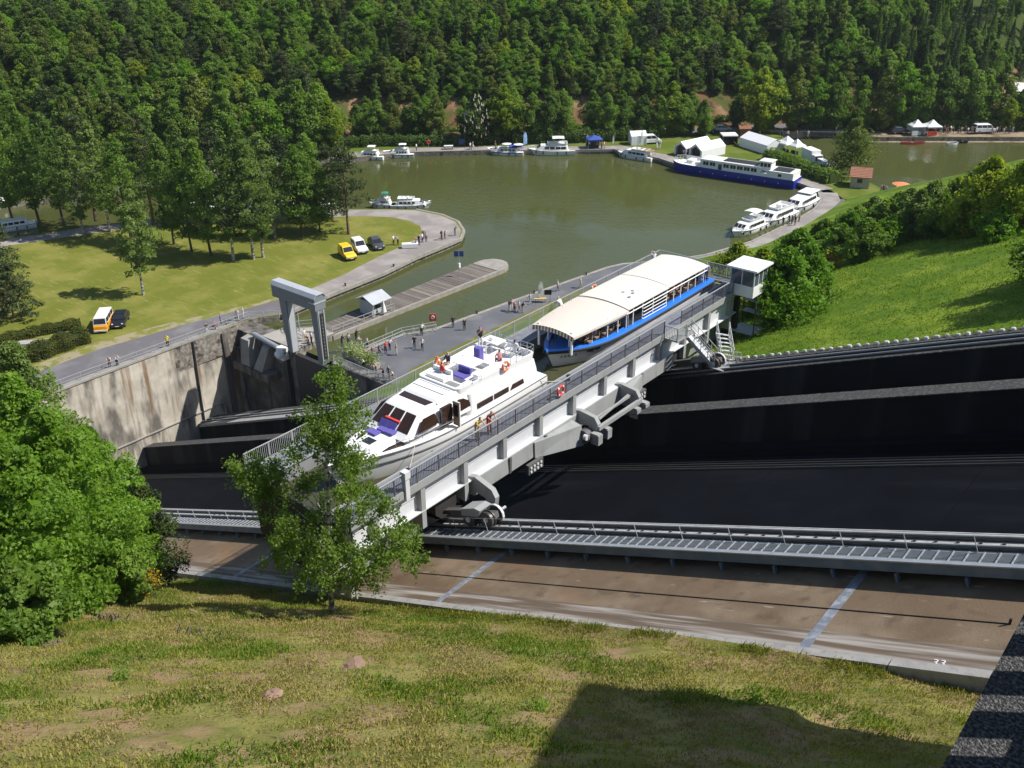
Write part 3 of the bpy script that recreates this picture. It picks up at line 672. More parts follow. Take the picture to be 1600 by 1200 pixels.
for y in (-27.9, -15.6):
    b = MB(); b.box((4.55, y-.75, -3.0), (4.8, y+.75, -2.3)); b.build('sheave_frame', m_tankd, tk)
    b = MB()
    for i in range(4):
        for j in range(2): b.tube([(4.8, y-.52+i*.34, -2.82+j*.3), (4.86, y-.52+i*.34, -2.82+j*.3)], .09, 8)
    b.build('cable_socket', m_tankl, tk)
# carriages
def carriage(yc):
    bg_ = bpy.data.objects.new('carriage', None); C.objects.link(bg_); bg_.parent = tk; bg_.location = (0, yc, 0)
    zr = lambda x: INC*x-4.84
    b = MB(); b.extrude([(-7.4, zr(-7.4)+.35), (7.9, zr(7.9)+.35), (7.8, zr(7.8)+.75), (5.6, zr(5.6)+.95), (3.2, zr(3.2)+.9), (0, zr(0)+1.3), (-3, zr(-3)+2.4), (-6, zr(-6)+2.2), (-7.5, zr(-7.5)+1.0)], 'y', -.2, .2); b.build('carriage_frame', m_tankd, bg_)
    b = MB(); b.extrude([(-4.2, zr(-4.2)+1.6), (-3.6, -2.6), (-3.9, -1.3), (3.9, -1.3), (3.9, -2.6), (4.4, zr(4.4)+.7), (0, zr(0)+.9)], 'y', -.9, .9); b.build('carriage_pedestal', m_under, bg_)
    b = MB(); b.extrude([(5.6, zr(5.6)+.75), (6.9, zr(6.9)+.65), (7.05, zr(7.05)+1.05), (6.6, zr(6.6)+1.25), (5.6, zr(5.6)+1.2)], 'y', -.5, .5); b.build('bogie_cover', m_tank, bg_)
    bw = MB(); bw.tube([(0, -.11, 0), (0, .11, 0)], .46, 18); bw.tube([(0, .11, 0), (0, .16, 0)], .54, 18); mew = bw.mesh('wheel', m_rail, smooth=True)
    bh = MB(); bh.tube([(0, -.2, 0), (0, .2, 0)], .16, 10); meh = bh.mesh('hub', m_tankl, smooth=True)
    for x in (-6.9, -5.6, -1.6, -.3, 6.15, 7.5):
        for dy in (.38, -.38):
            y = dy
            w_ = link('wheel', mew, bg_, (x, y, zr(x)+.47)); link('hub', meh, w_)
    b = MB(); b.torus((7.5, .38, zr(7.5)+.47), .56, .04, 'y', 14, 6, 2.2); b.build('wheel_guard', m_tankl, bg_)
    b = MB(); b.tube([(6.15, -.5, zr(6.15)+.47), (6.15, 1.2, zr(6.15)+.47)], .09, 8); b.tube([(7.5, -.5, zr(7.5)+.47), (7.5, 1.2, zr(7.5)+.47)], .09, 8); b.build('axle', m_galv, bg_)
carriage(-35.38); carriage(-9.45)
# end bulkheads with gates
def endwall(y0, y1):
    b = MB(); b.extrude([(-3.5, .95), (-3.5, -2.8), (-2.8, -3.2), (1.2, -4.25), (3.2, -3.6), (4.2, -3.2), (4.2, .84), (2.72, .84), (2.72, -.2), (-2.72, -.2), (-2.72, .95)], 'y', y0, y1); return b.build('end_bulkhead', m_under, tk)
endwall(-43.35, -42.95); endwall(-.05, .35)
b = MB(); b.box((-2.7, -43.25, -3.3), (2.7, -43.05, .75)); b.build('end_gate', m_under, tk)
b = MB(); b.box((-2.7, .05, -3.3), (2.7, .25, .75)); b.build('end_gate', m_inwall, tk)
b = MB(); b.box((3.95, -43.75, -3.3), (4.75, -43.35, -1.4)); b.box((3.9, -43.45, -3.5), (4.8, -43.35, -1.3)); b.build('guide_shoe', m_conclight, tk)
# dark emblem on the lit side of the guide shoe
b = MB()
for (dy, dz, r) in ((-.12, .2, .13), (.1, .28, .14), (0, -.05, .16), (-.1, -.3, .12), (.12, -.24, .1)):
    b.tube([(4.75, -43.55+dy, -2.3+dz), (4.765, -43.55+dy, -2.3+dz)], r, 9)
b.build('emblem', m_black, tk)
# end walkways
b = MB(); b.box((-4.3, .35, .86), (4.3, 1.2, .93)); b.build('end_walkway', m_deck, tk)
# railings
railing(tk, [(4.33, -43.2, .95), (4.33, -12.0, .95)], 1.08, 1.72, .13, m=m_railg, down=.35)
railing(tk, [(4.33, -9.6, .95), (4.33, -1.4, .95)], 1.08, 1.72, .13, m=m_railg, down=.35)
railing(tk, [(-4.33, -43.2, .95), (-4.33, 0, .95)], 1.08, 1.72, .13)
railing(tk, [(-4.33, 0, .95), (-4.33, 1.2, .95), (3.9, 1.2, .95)], 1.08, 1.72, .13)
railing(tk, [(-4.33, -43.2, .95), (-2.9, -43.2, .95)], 1.08, 1.4, .13)
b = MB(); b.bar((4.33, -43.2, 2.06), (4.33, -12.0, 2.06), .06, .05); b.bar((4.33, -9.6, 2.06), (4.33, -1.4, 2.06), .06, .05); b.build('handrail', m_railp, tk)
# electrical box on the walkway
b = MB(); b.box((4.15, -39.1, 1.75), (4.55, -38.7, 2.2)); b.box((4.2, -39.05, .4), (4.5, -38.75, 1.75)); b.build('signal_box', m_tankl, tk)
# cabin
cb = bpy.data.objects.new('control_cabin', None); C.objects.link(cb); cb.parent = tk; cb.location = (3.9, -1.3, .8)
b = MB(); b.box((0, 0, 0), (2.15, 2.3, .95)); b.build('cabin_panel', m_white, cb)
b = MB(); b.box((-.25, -.3, 2.32), (2.45, 2.6, 2.46)); b.build('cabin_roof', m_white, cb)
b = MB()
for (x, y) in ((.05, .05), (1.05, .05), (2.1, .05), (.05, 2.25), (2.1, 2.25), (2.1, .8), (2.1, 1.5), (.05, 1.2)): b.box((x-.045, y-.045, .95), (x+.045, y+.045, 2.32))
b.build('window_frame', m_tankl, cb)
mgl = mat('cabin_glass', (.06, .08, .10), .08, 0, .1, 1, spec=.6)
b = MB(); b.box((.1, .03, .95), (2.05, .05, 2.32)); b.build('window_pane', mgl, cb)
b = MB(); b.box((2.1, .1, .95), (2.12, 2.2, 2.32)); b.build('window_pane', mgl, cb)
b = MB(); b.box((.1, 2.25, .95), (2.05, 2.27, 2.32)); b.build('window_pane', mgl, cb)
b = MB(); b.box((.5, .9, .0), (1.2, 1.5, 1.1)); b.build('control_desk', m_dark, cb)
# service platforms below the cabin
hp = bpy.data.objects.new('hanging_landing', None); C.objects.link(hp); hp.parent = tk
b = MB(); b.box((3.9, -.3, -2.9), (6.0, 1.6, -2.8)); b.box((4.2, .9, -1.4), (5.9, 1.6, -1.34)); b.box((4.2, .9, -.4), (5.9, 1.6, -.34)); b.build('landing_plate', m_tankl, hp)
b = MB()
for (x, y) in ((5.95, -.25), (5.95, 1.55), (4.0, 1.55)): b.box((x-.04, y-.04, -2.9), (x+.04, y+.04, .8))
b.build('hanger', m_tankd, hp)
# stairs down to the track
st = bpy.data.objects.new('access_stairs', None); C.objects.link(st); st.parent = tk
b = MB(); b.box((4.38, -12.0, .55), (5.5, -9.6, .68)); b.build('landing_plate', m_tank, st)
railing(st, [(5.45, -12.0, .68), (5.45, -10.7, .68)], 1.0, 1.3, .13); railing(st, [(4.4, -12.0, .68), (5.45, -12.0, .68)], 1.0, 1.0, .13)
def flight(a, c, wvec, n, rail_m=m_railp):
    a = Vector(a); c = Vector(c); wv = Vector(wvec)
    me_t = None
    for k in range(n):
        q = a.lerp(c, (k+.5)/n); b = MB(); d = (c-a); d.z = 0; d = d.normalized()*.26
        b.hexa([q-d*.5+Vector((0, 0, -.04)), q+d*.5+Vector((0, 0, -.04)), q+d*.5+wv+Vector((0, 0, -.04)), q-d*.5+wv+Vector((0, 0, -.04)), q-d*.5, q+d*.5, q+d*.5+wv, q-d*.5+wv])
        b.build('stair_tread', m_tankl, st)
    b = MB()
    for off in (Vector((0, 0, 0)), wv):
        b.bar(a+off+Vector((0, 0, -.1)), c+off+Vector((0, 0, -.1)), .05, .26)
        b.bar(a+off+Vector((0, 0, .95)), c+off+Vector((0, 0, .95)), .045, .045); b.bar(a+off+Vector((0, 0, .5)), c+off+Vector((0, 0, .5)), .03, .03)
        for k in range(5):
            q = a.lerp(c, k/4)+off; b.box((q.x-.02, q.y-.02, q.z), (q.x+.02, q.y+.02, q.z+.95))
    b.build('stair_rail', rail_m, st)
flight((5.5, -10.6, .6), (7.6, -10.0, -1.5), (-.25, 1.0, 0), 11)
b = MB(); b.box((7.3, -10.2, -1.62), (8.5, -8.3, -1.54)); b.build('landing_plate', m_tank, st)
flight((7.4, -8.6, -1.5), (6.0, -7.0, -.1), (.9, .3, 0), 7); flight((8.4, -9.2, -1.6), (9.2, -8.0, -1.95), (-.7, .5, 0), 6)
tw = MB().box((-2.74, -42.9, -.4), (2.74, -.06, 0)).build('tank_water', m_tankwater); tw.location = (TX, 0, HW); tw['kind'] = 'structure'

# lifebuoys hang on the railings: things of their own
m_orange = mat('lifebuoy_orange', (.75, .16, .05), .55, 0, .05, 3)
m_red = mat('lifebuoy_red', (.62, .06, .04), .55, 0, .05, 3)
def lifebuoy(loc, axis, label, R=.32, m=m_orange, rz=0):
    t = thing('lifebuoy', label, 'lifebuoy', loc, rz, 'lifebuoys on the lift and the boats')
    b = MB(); b.torus((0, 0, 0), R, .085, axis, 20, 8); b.build('ring', m, t, smooth=True)
    b = MB()
    for k in range(4):
        a = math.pi/4+k*math.pi/2
        p = (0, R*math.cos(a), R*math.sin(a)) if axis == 'x' else (R*math.cos(a), 0, R*math.sin(a))
        b.ball(p, .105, 6, 4)
    b.build('reflective_band', m_white, t, smooth=True); return t
q = TX+4.45
lifebuoy((q, -24.9, HW+1.5), 'x', 'red and white lifebuoy on the near railing of the lift tank', m=m_red)
lifebuoy((TX-4.2, -9.0, HW+1.55), 'x', 'orange lifebuoy on the far railing behind the tour boat')

# ------------------------------------------------------------------ portal gate, pier, quay furniture
m_portal = mat('portal_grey_paint', (.185, .20, .225), .5, 0, .06, .8, spec=.4)
m_portall = mat('portal_roof_sheet', (.42, .44, .47), .45, .1, .06, 1.0)
pg = thing('portal_gate', 'grey steel portal gate frame standing over the lower lock entrance', 'gate', (0, -2.3, 0))
b = MB(); b.extrude([(-1.3, 8.0), (.3, 8.0), (.3, 9.5), (.0, 9.9), (-1.0, 9.9), (-1.3, 9.5)], 'x', -3.05, 5.0); b.build('beam', m_portal, pg)
b = MB(); b.extrude([(-1.36, 9.5), (-1.02, 9.92), (.02, 9.92), (.36, 9.5), (.36, 9.56), (.03, 10.0), (-1.03, 10.0), (-1.36, 9.56)], 'x', -3.15, 5.1); b.build('beam_roof', m_portall, pg)
b = MB(); b.box((4.0, -1.42, 8.9), (5.05, .38, 9.05)); b.build('beam_trim', m_portall, pg)
for (x0, x1, xb0, xb1) in ((-2.1, -.8, -1.65, -.8), (3.8, 4.95, 4.2, 4.95)):
    b = MB(); b.hexa([(xb0, -1.0, .9), (xb1, -1.0, .9), (xb1, -.0, .9), (xb0, -.0, .9), (x0, -1.1, 8.0), (x1, -1.1, 8.0), (x1, .1, 8.0), (x0, .1, 8.0)]); b.build('leg', m_portal, pg)
b = MB(); b.box((4.95, -.82, 1.6), (5.01, -.18, 7.5)); b.build('guide_slot', m_black, pg)
b = MB(); b.box((4.95, -.95, 1.4), (5.02, -.84, 7.9)); b.box((4.95, -.16, 1.4), (5.02, -.05, 7.9)); b.build('slot_frame', m_portall, pg)
b = MB(); b.bar((5.05, -.5, 2), (5.05, -.5, 7.3), .03, .03)
for k in range(12): b.bar((5.05, -.62, 2+k*.45), (5.05, -.38, 2+k*.45), .03, .03)
b.build('lift_chain', m_galv, pg)
b = MB(); b.box((-.79, -.95, .9), (-.75, -.1, 8.0)); b.build('leg_plate', m_portall, pg)
# timber pier
pr_ = thing('timber_pier', 'weathered timber pier with a rounded concrete head in the basin', 'pier')
pz = .62
b = MB(); b.prism([(-5.3, 3.6), (-1.3, 3.6), (-.55, 20), (.15, 35.6), (-1.0, 35.6), (-1.1, 35.0), (-4.9, 35.0), (-5.2, 20)], -1.5, pz-.14); b.build('pier_body', m_dockconc, pr_)
b = MB(); b.prism([(-1.55, 3.6), (-1.15, 3.6), (-.4, 20), (.3, 35.6), (-.1, 35.6), (-.8, 20)], -.1, pz+.03); b.build('edge_beam', m_cope, pr_)
rnd = random.Random(4)
ms = [mat('pier_plank_%d' % k, c, .9, 0, .2, 1.5, stretch=(.3, 3, 1)) for k, c in enumerate([(.135, .115, .10), (.165, .145, .125), (.11, .093, .083), (.20, .175, .145)])]
for k in range(84):
    y = 4.0+k*.37; xr = -1.6+.85*(y-3.6)/16.4 if y < 20 else -.85+.72*(y-20)/15.6
    b = MB(); b.box((-5.2+rnd.uniform(-.03, .03), y, pz-.12), (xr, y+.34, pz+rnd.uniform(-.012, .012))); b.build('plank', ms[3 if k in (21, 22, 47, 48) else rnd.randrange(3)], pr_)
hd = [(-1.0+.0, 35.2)]
hp_ = [(-5.1, 35.15), (.25, 35.15), (.3, 36.6), (-.2, 37.9), (-1.3, 38.9), (-2.6, 39.2), (-3.9, 38.8), (-4.8, 37.7), (-5.1, 36.4)]
b = MB(); b.prism(hp_, -1.5, pz+.05); b.build('pier_head', m_cope, pr_)
railing(pr_, [(-1.75, 4.0, pz), (-1.2, 14.6, pz)], 1.0, 1.9, None, m=m_railp)
railing(pr_, [(-5.0, 3.6, pz+.3), (-7.2, .6, .95)], 1.0, 1.6, None, m=m_railp)
kq = thing('ticket_kiosk', 'small grey kiosk with a ridged roof on the timber pier', 'kiosk', (-3.1, 12.2, pz+.02), 0)
b = MB(); b.box((-1.2, -1.0, 0), (1.2, 1.2, 2.0)); b.build('kiosk_wall', mat('kiosk_cladding', (.42, .44, .46), .6, 0, .06, 4), kq)
b = MB(); b.extrude([(-1.9, 1.95), (0, 2.75), (1.9, 1.95), (1.9, 1.86), (0, 2.66), (-1.9, 1.86)], 'y', -1.4, 2.1); b.build('kiosk_roof', m_portall, kq)
b = MB(); b.box((1.7, -1.3, 0), (1.78, -1.22, 1.9)); b.box((1.7, 1.9, 0), (1.78, 1.98, 1.9)); b.build('kiosk_post', m_railp, kq)
b = MB(); b.box((1.2, -.4, .9), (1.24, .6, 1.7)); b.build('kiosk_window', m_glass, kq)
us = thing('folded_parasol', 'folded white parasol beside the pier kiosk', 'parasol', (-1.1, 12.6, pz))
b = MB(); b.tube([(0, 0, .5), (0, 0, 1.3), (0, 0, 2.1)], [.38, .22, .04], 8); b.build('canopy', m_white, us, smooth=True)
b = MB(); b.tube([(0, 0, 0), (0, 0, 2.2)], .03, 6); b.build('pole', m_galv, us)
m_blue = mat('sign_blue', (.03, .07, .30), .5, 0, .05, 3)
bp_ = at(718, 432, pz)
bs_ = thing('blue_pier_sign', 'blue rectangular sign on a pole at the pier', 'sign', (bp_.x, bp_.y, pz))
b = MB(); b.tube([(0, 0, 0), (0, 0, 3.9)], .06, 8); b.build('pole', m_galv, bs_)
b = MB(); b.bar((-.55, -.45, 3.55), (.55, .45, 3.55), .05, .85); b.build('sign_panel', m_blue, bs_)
b = MB(); b.box((-.16, -.16, 1.4), (.16, .16, 2.1)); b.build('meter_box', m_white, bs_)
rp_ = at(677, 512, 1.0)
rs_ = thing('red_rescue_post', 'red rescue post with a white mark at the end of the quay railing', 'rescue post', (rp_.x, rp_.y, 1.0), math.pi-.9)
b = MB(); b.box((-.1, -.04, 0), (.1, .04, .95)); b.build('post', m_conclight, rs_)
b = MB(); b.extrude([(-.42, .95), (.42, .95), (.5, 1.3), (.4, 1.95), (-.4, 1.95), (-.5, 1.3)], 'x', -.05, .05).build('board', m_red, rs_)
b = MB(); b.torus((-.06, 0, 1.5), .2, .05, 'x', 12, 5); b.box((-.08, -.05, 1.3), (-.055, .05, 1.7)); b.build('white_mark', m_white, rs_)
# quay railings near the gate
rl = thing('quay_railing', 'grey tube railing along the lower quay beside the gate crowd', 'railing')
railing(rl, [(6.0, 2.4, 1.0), (6.2, 8.8, 1.0), (8.3, 12.9, 1.0)], 1.0, 1.7, None); railing(rl, [(6.9, 2.0, 1.0), (7.0, 8.4, 1.0), (8.9, 12.4, 1.0)], 1.0, 1.7, None)
rl2 = thing('wall_railing', 'thin metal railing along the top of the retaining wall', 'railing')
railing(rl2, [(-13.9, -60, 1.2), (-13.8, -24, 1.2), (-13.6, -12, 1.2), (-13.4, -.5, 1.2), (-10.8, 2.6, 1.0)], 1.0, 2.4, None, balr=.01)
rl3 = thing('dock_stair_railing', 'galvanised railings around the dock stairs left of the portal gate', 'railing')
for z in (.9, .35): railing(rl3, [(-9.8, 2.6, z), (-6.2, .2, z), (-3.0, .2, z)], .95, 1.5, None, m=m_galv)
railing(rl3, [(-8.6, 4.0, .9), (-5.4, 1.6, .9)], .95, 1.5, None, m=m_galv)
rl4 = thing('landing_railing', 'grey tube railing on the landing behind the portal gate', 'railing')
railing(rl4, [(5.5, -2.1, 1), (11.8, -2.2, 1), (16.6, -1.6, 1)], 1.0, 1.5, .14)
# ------------------------------------------------------------------ boats
m_gel = mat('white_gelcoat', (.78, .78, .775), .22, 0, .02, 1.0, spec=.5)
m_gel2 = mat('off_white_deck', (.70, .70, .69), .5, 0, .03, 2.0)
m_rub = mat('grey_rubbing_strake', (.10, .10, .105), .6, 0, .1, 2)
m_tan = mat('tan_door_trim', (.28, .185, .11), .5, 0, .1, 3)
m_brown = mat('brown_tinted_glass', (.035, .018, .012), .1, 0, .15, 1, spec=.6)
m_purp = mat('purple_cushion', (.105, .085, .34), .8, 0, .08, 3)
m_navy = mat('navy_paint', (.015, .03, .12), .4, 0, .05, 2)
m_barge = mat('barge_blue_paint', (.010, .022, .30), .38, 0, .06, .6)
m_sky_bl = mat('boat_blue_paint', (.025, .17, .62), .35, 0, .05, 1)
m_fend = mat('fender_navy', (.012, .018, .05), .6)
m_green = mat('green_canvas', (.02, .22, .16), .8)
m_bluec = mat('blue_canvas', (.03, .07, .33), .8, 0, .05, 2)
m_chair = mat('white_plastic', (.72, .72, .72), .45)
m_stainless = mat('stainless_steel', (.62, .63, .64), .25, .8, .05, 3)

def hull_sections(L, B, D, sheer=.35, rake=.6, n=16, bow=.5, p=2.2, stern=.92, flare=.12):
    secs = []; top = []
    for i in range(n+1):
        t = i/n; t = t if t < .5 else .5+.5*(1-(1-(t-.5)/.5)**1.5)
        x = -L/2+L*t
        if t < bow: hb = B/2*(stern+(1-stern)*math.sin(t/bow*math.pi/2))
        else: hb = B/2*max(.02, 1-((t-bow)/(1-bow))**p)
        zd = D+sheer*max(0, (t-.25)/.75)**2
        def P(y, z): return (x+rake*(z/zd-1)*max(0, (t-.55)/.45)**2*(1 if z > -9 else 1), y, z)
        fl = 1-flare*max(0, (t-.5)/.5)
        half = [(hb, zd), (hb*(.985*fl+.015), zd*.6), (hb*.93*fl, zd*.18), (hb*.82*fl, -.15), (hb*.4*fl, -.5)]
        sec = [P(y, z) for y, z in half]+[P(0, -.6)]+[P(-y, z) for y, z in half[::-1]]
        secs.append(sec); top.append((x, hb, zd))
    return secs, top
def hull_parts(t, L, B, D, m, sheer=.35, rake=.6, deckm=None, strake=None, n=16, bow=.5, p=2.2, stern=.92, dz=.0):
    secs, top = hull_sections(L, B, D, sheer, rake, n, bow, p, stern)
    b = MB(); b.loft(secs); b.add(secs[0], [tuple(range(len(secs[0])))])
    h = b.build('hull', m, t, smooth=30)
    b = MB()
    for i in range(len(top)-1):
        (x0, h0, z0), (x1, h1, z1) = top[i], top[i+1]
        b.add([(x0, h0*.99, z0-.03-dz), (x1, h1*.99, z1-.03-dz), (x1, -h1*.99, z1-.03-dz), (x0, -h0*.99, z0-.03-dz)], [(0, 1, 2, 3)])
    b.build('deck', deckm or m_gel2, t)
    if strake:
        for (f, r) in strake:
            b = MB()
            for s in (1, -1):
                pts = []
                for i, (x, hb, zd) in enumerate(top):
                    q = secs[i]; k0 = 0; a, c = Vector(q[0]), Vector(q[1]); g_ = (1-f)/.4
                    v = a.lerp(c, min(1, g_)); pts.append((v.x+.01, s*(abs(v.y)+.02), v.z))
                b.tube(pts, r, 6)
            b.build('rubbing_strake', m_rub, t)
    return secs, top
def outline(x0, x1, hw0, hw1, z, ch=.25, n=3):
    """deck house outline, x0 aft, x1 fore, rounded corners"""
    pts = []
    def arc(cx, cy, a0, a1, r):
        for k in range(n+1):
            a = a0+(a1-a0)*k/n; pts.append((cx+r*math.cos(a), cy+r*math.sin(a), z))
    arc(x1-ch, hw1-ch, math.pi/2, 0, ch); arc(x1-ch, -hw1+ch, 0, -math.pi/2, ch)
    arc(x0+ch, -hw0+ch, -math.pi/2, -math.pi, ch); arc(x0+ch, hw0-ch, math.pi, math.pi/2, ch)
    return pts
def house(t, name, lv, m, cap=True):
    b = MB(); b.loft([outline(*q) for q in lv], closed=True, cap=cap); return b.build(name, m, t, smooth=35)
def side_win(t, xa, xb, yb, zb, yt, zt, f0, f1, m, name='window', slant=0., sides=(1, -1), slb=0.):
    for s in sides:
        b = MB(); pts = []
        for (x, f) in ((xa+slb, f0), (xb, f0), (xb-slant, f1), (xa+slant*.3, f1)):
            y = yb+(yt-yb)*f+.015; z = zb+(zt-zb)*f; pts.append((x, s*y, z))
        inn = [(q[0], s*(abs(q[1])-.05), q[2]) for q in pts]
        b.hexa(inn+pts); b.build(name, m, t)
def rail_line(t, pts, h, step, m, name='guard_rail', r=.018, mid=True):
    b = MB(); pts = [Vector(q) for q in pts]; up = Vector((0, 0, h))
    b.tube([q+up for q in pts], r, 6)
    if mid: b.tube([q+up*.5 for q in pts], r*.7, 5)
    acc = 0
    for i in range(len(pts)-1):
        L_ = (pts[i+1]-pts[i]).length; n = max(1, int(round(L_/step)))
        for k in range(n): q = pts[i].lerp(pts[i+1], k/n); b.tube([q, q+up], r, 5, cap=False)
    b.tube([pts[-1], pts[-1]+up], r, 5)
    return b.build(name, m, t)

def parasol(t, x, y, z, R, m, h=1.1, name='parasol'):
    b = MB(); n = 10
    b.add([(x, y, z+h+.28)]+[(x+R*math.cos(2*math.pi*k/n), y+R*math.sin(2*math.pi*k/n), z+h) for k in range(n)], [(0, 1+k, 1+(k+1) % n) for k in range(n)])
    o = b.build(name+'_canopy', m, t); MB().tube([(x, y, z), (x, y, z+h+.28)], .03, 5).build(name+'_pole', m_galv, t); return o

def cruiser(label, loc, rz, L=12.0, B=3.8, fly=True, bimini=None, parasols=(), stripe=None, canopy=False, navyhull=False, door=False, low=False, name='cabin_cruiser', group='white cabin cruisers moored round the basin'):
    t = thing(name, label, 'boat', loc, rz, group)
    B = min(B, L*.36); t.scale = (1, 1, max(.68, min(1, L/12)))
    D = 1.15; secs, top = hull_parts(t, L, B, D, m_gel, .35, .7, strake=[(.97, .05)])
    if stripe:
        b = MB()
        for s in (1, -1):
            up = [(Vector(q[0]).lerp(Vector(q[1]), .35)) for q in secs]; dn = [(Vector(q[0]).lerp(Vector(q[1]), .75)) for q in secs]
            n_ = len(up); v = [(u.x+.005, s*(abs(u.y)+.012), u.z) for u in up]+[(u.x+.005, s*(abs(u.y)+.012), u.z) for u in dn]
            b.add(v, [(i, i+1, n_+i+1, n_+i) for i in range(n_-1)])
        b.build('hull_stripe', stripe, t)
    hx0, hx1 = -L*.36, L*.26; hw = B*.40; z0 = D-.05; z1 = D+(.95 if low else 1.25)
    house(t, 'deckhouse', [(hx0, hx1+.9, hw, hw*.82, z0), (hx0+.05, hx1+.5, hw*.98, hw*.78, z0+.45), (hx0+.25, hx1-.45, hw*.88, hw*.7, z1)], m_gel)
    n = 4; ww = (hx1-hx0-1.6)/n
    for k in range(n):
        a = hx0+.5+k*ww
        side_win(t, a+.08, a+ww-.1, hw*.985, z0+.42, hw*.885, z1, .05, .68, m_glass)
    if door:
        side_win(t, -.4, .5, hw*1.0, z0, hw*.885, z1, .03, .85, m_black, 'door', sides=(1,))
    b = MB(); xw = hx1
    for k in range(3):
        ya, yb = (-hw*.72+k*hw*.49, -hw*.72+(k+1)*hw*.49-.08)
        b.hexa([(xw+.42, ya, z0+.52), (xw+.42, yb, z0+.52), (xw+.30, yb, z0+.5), (xw+.30, ya, z0+.5), (xw-.32, ya, z1-.1), (xw-.32, yb, z1-.1), (xw-.45, yb, z1-.12), (xw-.45, ya, z1-.12)])
    b.build('windscreen', m_glass, t)
    if fly:
        fz = z1
        b = MB(); o1 = outline(hx0+.3, L*.05, hw*.86, hw*.72, fz, .3); o2 = outline(hx0+.2, L*.08, hw*.9, hw*.74, fz+.55, .3); o3 = outline(hx0+.3, L*.065, hw*.82, hw*.66, fz+.55, .3); o4 = outline(hx0+.36, L*.05, hw*.8, hw*.62, fz+.06, .3)
        b.loft([o1, o2, o3, o4], closed=True, cap=True); b.build('flybridge', m_gel, t, smooth=35)
        b = MB(); b.box((-L*.1, -.5, fz+.06), (-L*.06, .5, fz+.75)); b.box((-L*.22, -.9, fz+.06), (-L*.17, .9, fz+.5)); b.build('helm_seat', m_gel2, t)
    if bimini:
        bz = z1+(1.75 if fly else 1.2)
        b = MB(); n_ = 7
        sec = []
        for i in range(5):
            x = -L*.27+i*L*.062; sec.append([(x, -hw*.9+2*hw*.9*k/n_, bz+.22*math.sin(math.pi*k/n_)+.06*math.sin(math.pi*i/4)) for k in range(n_+1)])
        b.loft(sec); b.build('bimini_top', bimini, t, smooth=True)
        b = MB()
        for s in (1, -1):
            for x in (-L*.26, -L*.03): b.tube([(-L*.15, s*hw*.85, z1+.5), (x, s*hw*.9, bz)], .02, 5)
        b.build('bimini_frame', m_stainless, t)
    if canopy:
        b = MB(); b.box((-L*.47, -hw*.9, z1+.35), (-L*.12, hw*.9, z1+.42)); b.build('aft_canopy', canopy, t)
        b = MB()
        for x in (-L*.46, -L*.13):
            for s in (1, -1): b.tube([(x, s*hw*.88, z0), (x, s*hw*.88, z1+.36)], .025, 5)
        b.build('canopy_post', m_stainless, t)
    for (x, y, mm) in parasols: parasol(t, x, y, z1+.1, 1.1, mm)
    k0 = int(len(top)*.55); pts = [(q[0]-.05, q[1]-.06, q[2]) for q in top[k0:]]
    rail_line(t, pts, .6, 1.1, m_stainless); rail_line(t, [(q[0], -q[1], q[2]) for q in pts], .6, 1.1, m_stainless)
    bf = MB(); bf.tube([(0, 0, -.35), (0, 0, -.25), (0, 0, .25), (0, 0, .35)], [.05, .12, .12, .05], 8); mf = bf.mesh('fender', m_fend, smooth=True)
    for s in (1, -1):
        for f in (.2, .42, .64, .8):
            q = top[int(f*(len(top)-1))]; link('fender', mf, t, (q[0], s*(q[1]+.1), q[2]-.5))
    return t

# --------------------------------------------------------- motor yacht in the tank
ya = thing('motor_yacht', 'large white motor yacht with purple sun cushions floating in the lift tank', 'yacht', (TX+.12, -32.3, HW), -math.pi/2)
L, B = 17.4, 4.7
secs, top = hull_parts(ya, L, B, 1.5, m_gel, .38, 1.0, strake=[(.99, .035), (.66, .045)], n=24, bow=.52, p=2.1, stern=.95, deckm=m_gel)
# raised side decks and fore deck
house(ya, 'coach_roof', [(-7.6, 6.6, 2.08, .95, 1.42), (-7.5, 6.3, 2.02, .82, 1.75), (-7.3, 5.6, 1.95, .7, 1.98)], m_gel)
house(ya, 'saloon', [(-1.6, 4.1, 1.98, 1.72, 1.9), (-1.5, 3.75, 1.95, 1.66, 2.15), (-1.3, 2.62, 1.78, 1.45, 3.02), (-1.2, 2.1, 1.66, 1.3, 3.18)], m_gel)
house(ya, 'aft_cabin', [(-8.0, -1.2, 2.1, 2.05, 1.45), (-7.9, -1.2, 2.06, 2.02, 2.3), (-7.75, -1.2, 1.98, 1.95, 2.95)], m_gel)
# sloped lid between saloon roof and upper deck with the slot of the open sunroof
b = MB(); b.hexa([(-1.4, -1.68, 3.12), (1.15, -1.55, 3.18), (1.15, 1.55, 3.18), (-1.4, 1.68, 3.12), (-1.4, -1.55, 3.42), (.95, -1.35, 3.30), (.95, 1.35, 3.30), (-1.4, 1.55, 3.42)]); b.build('sliding_roof', m_gel, ya)
b = MB()
for x in (-.9, -.35, .25): b.box((x, -1.3, 3.33+.05*(.9-x)/1.8), (x+.05, 1.3, 3.372+.05*(.9-x)/1.8))
b.build('roof_seam', m_gel2, ya)
b = MB(); b.hexa([(1.15, -1.22, 3.165), (1.75, -1.12, 3.165), (1.75, 1.12, 3.165), (1.15, 1.22, 3.165), (1.15, -1.22, 3.195), (1.75, -1.12, 3.195), (1.75, 1.12, 3.195), (1.15, 1.22, 3.195)]); b.build('sunroof_opening', m_brown, ya)
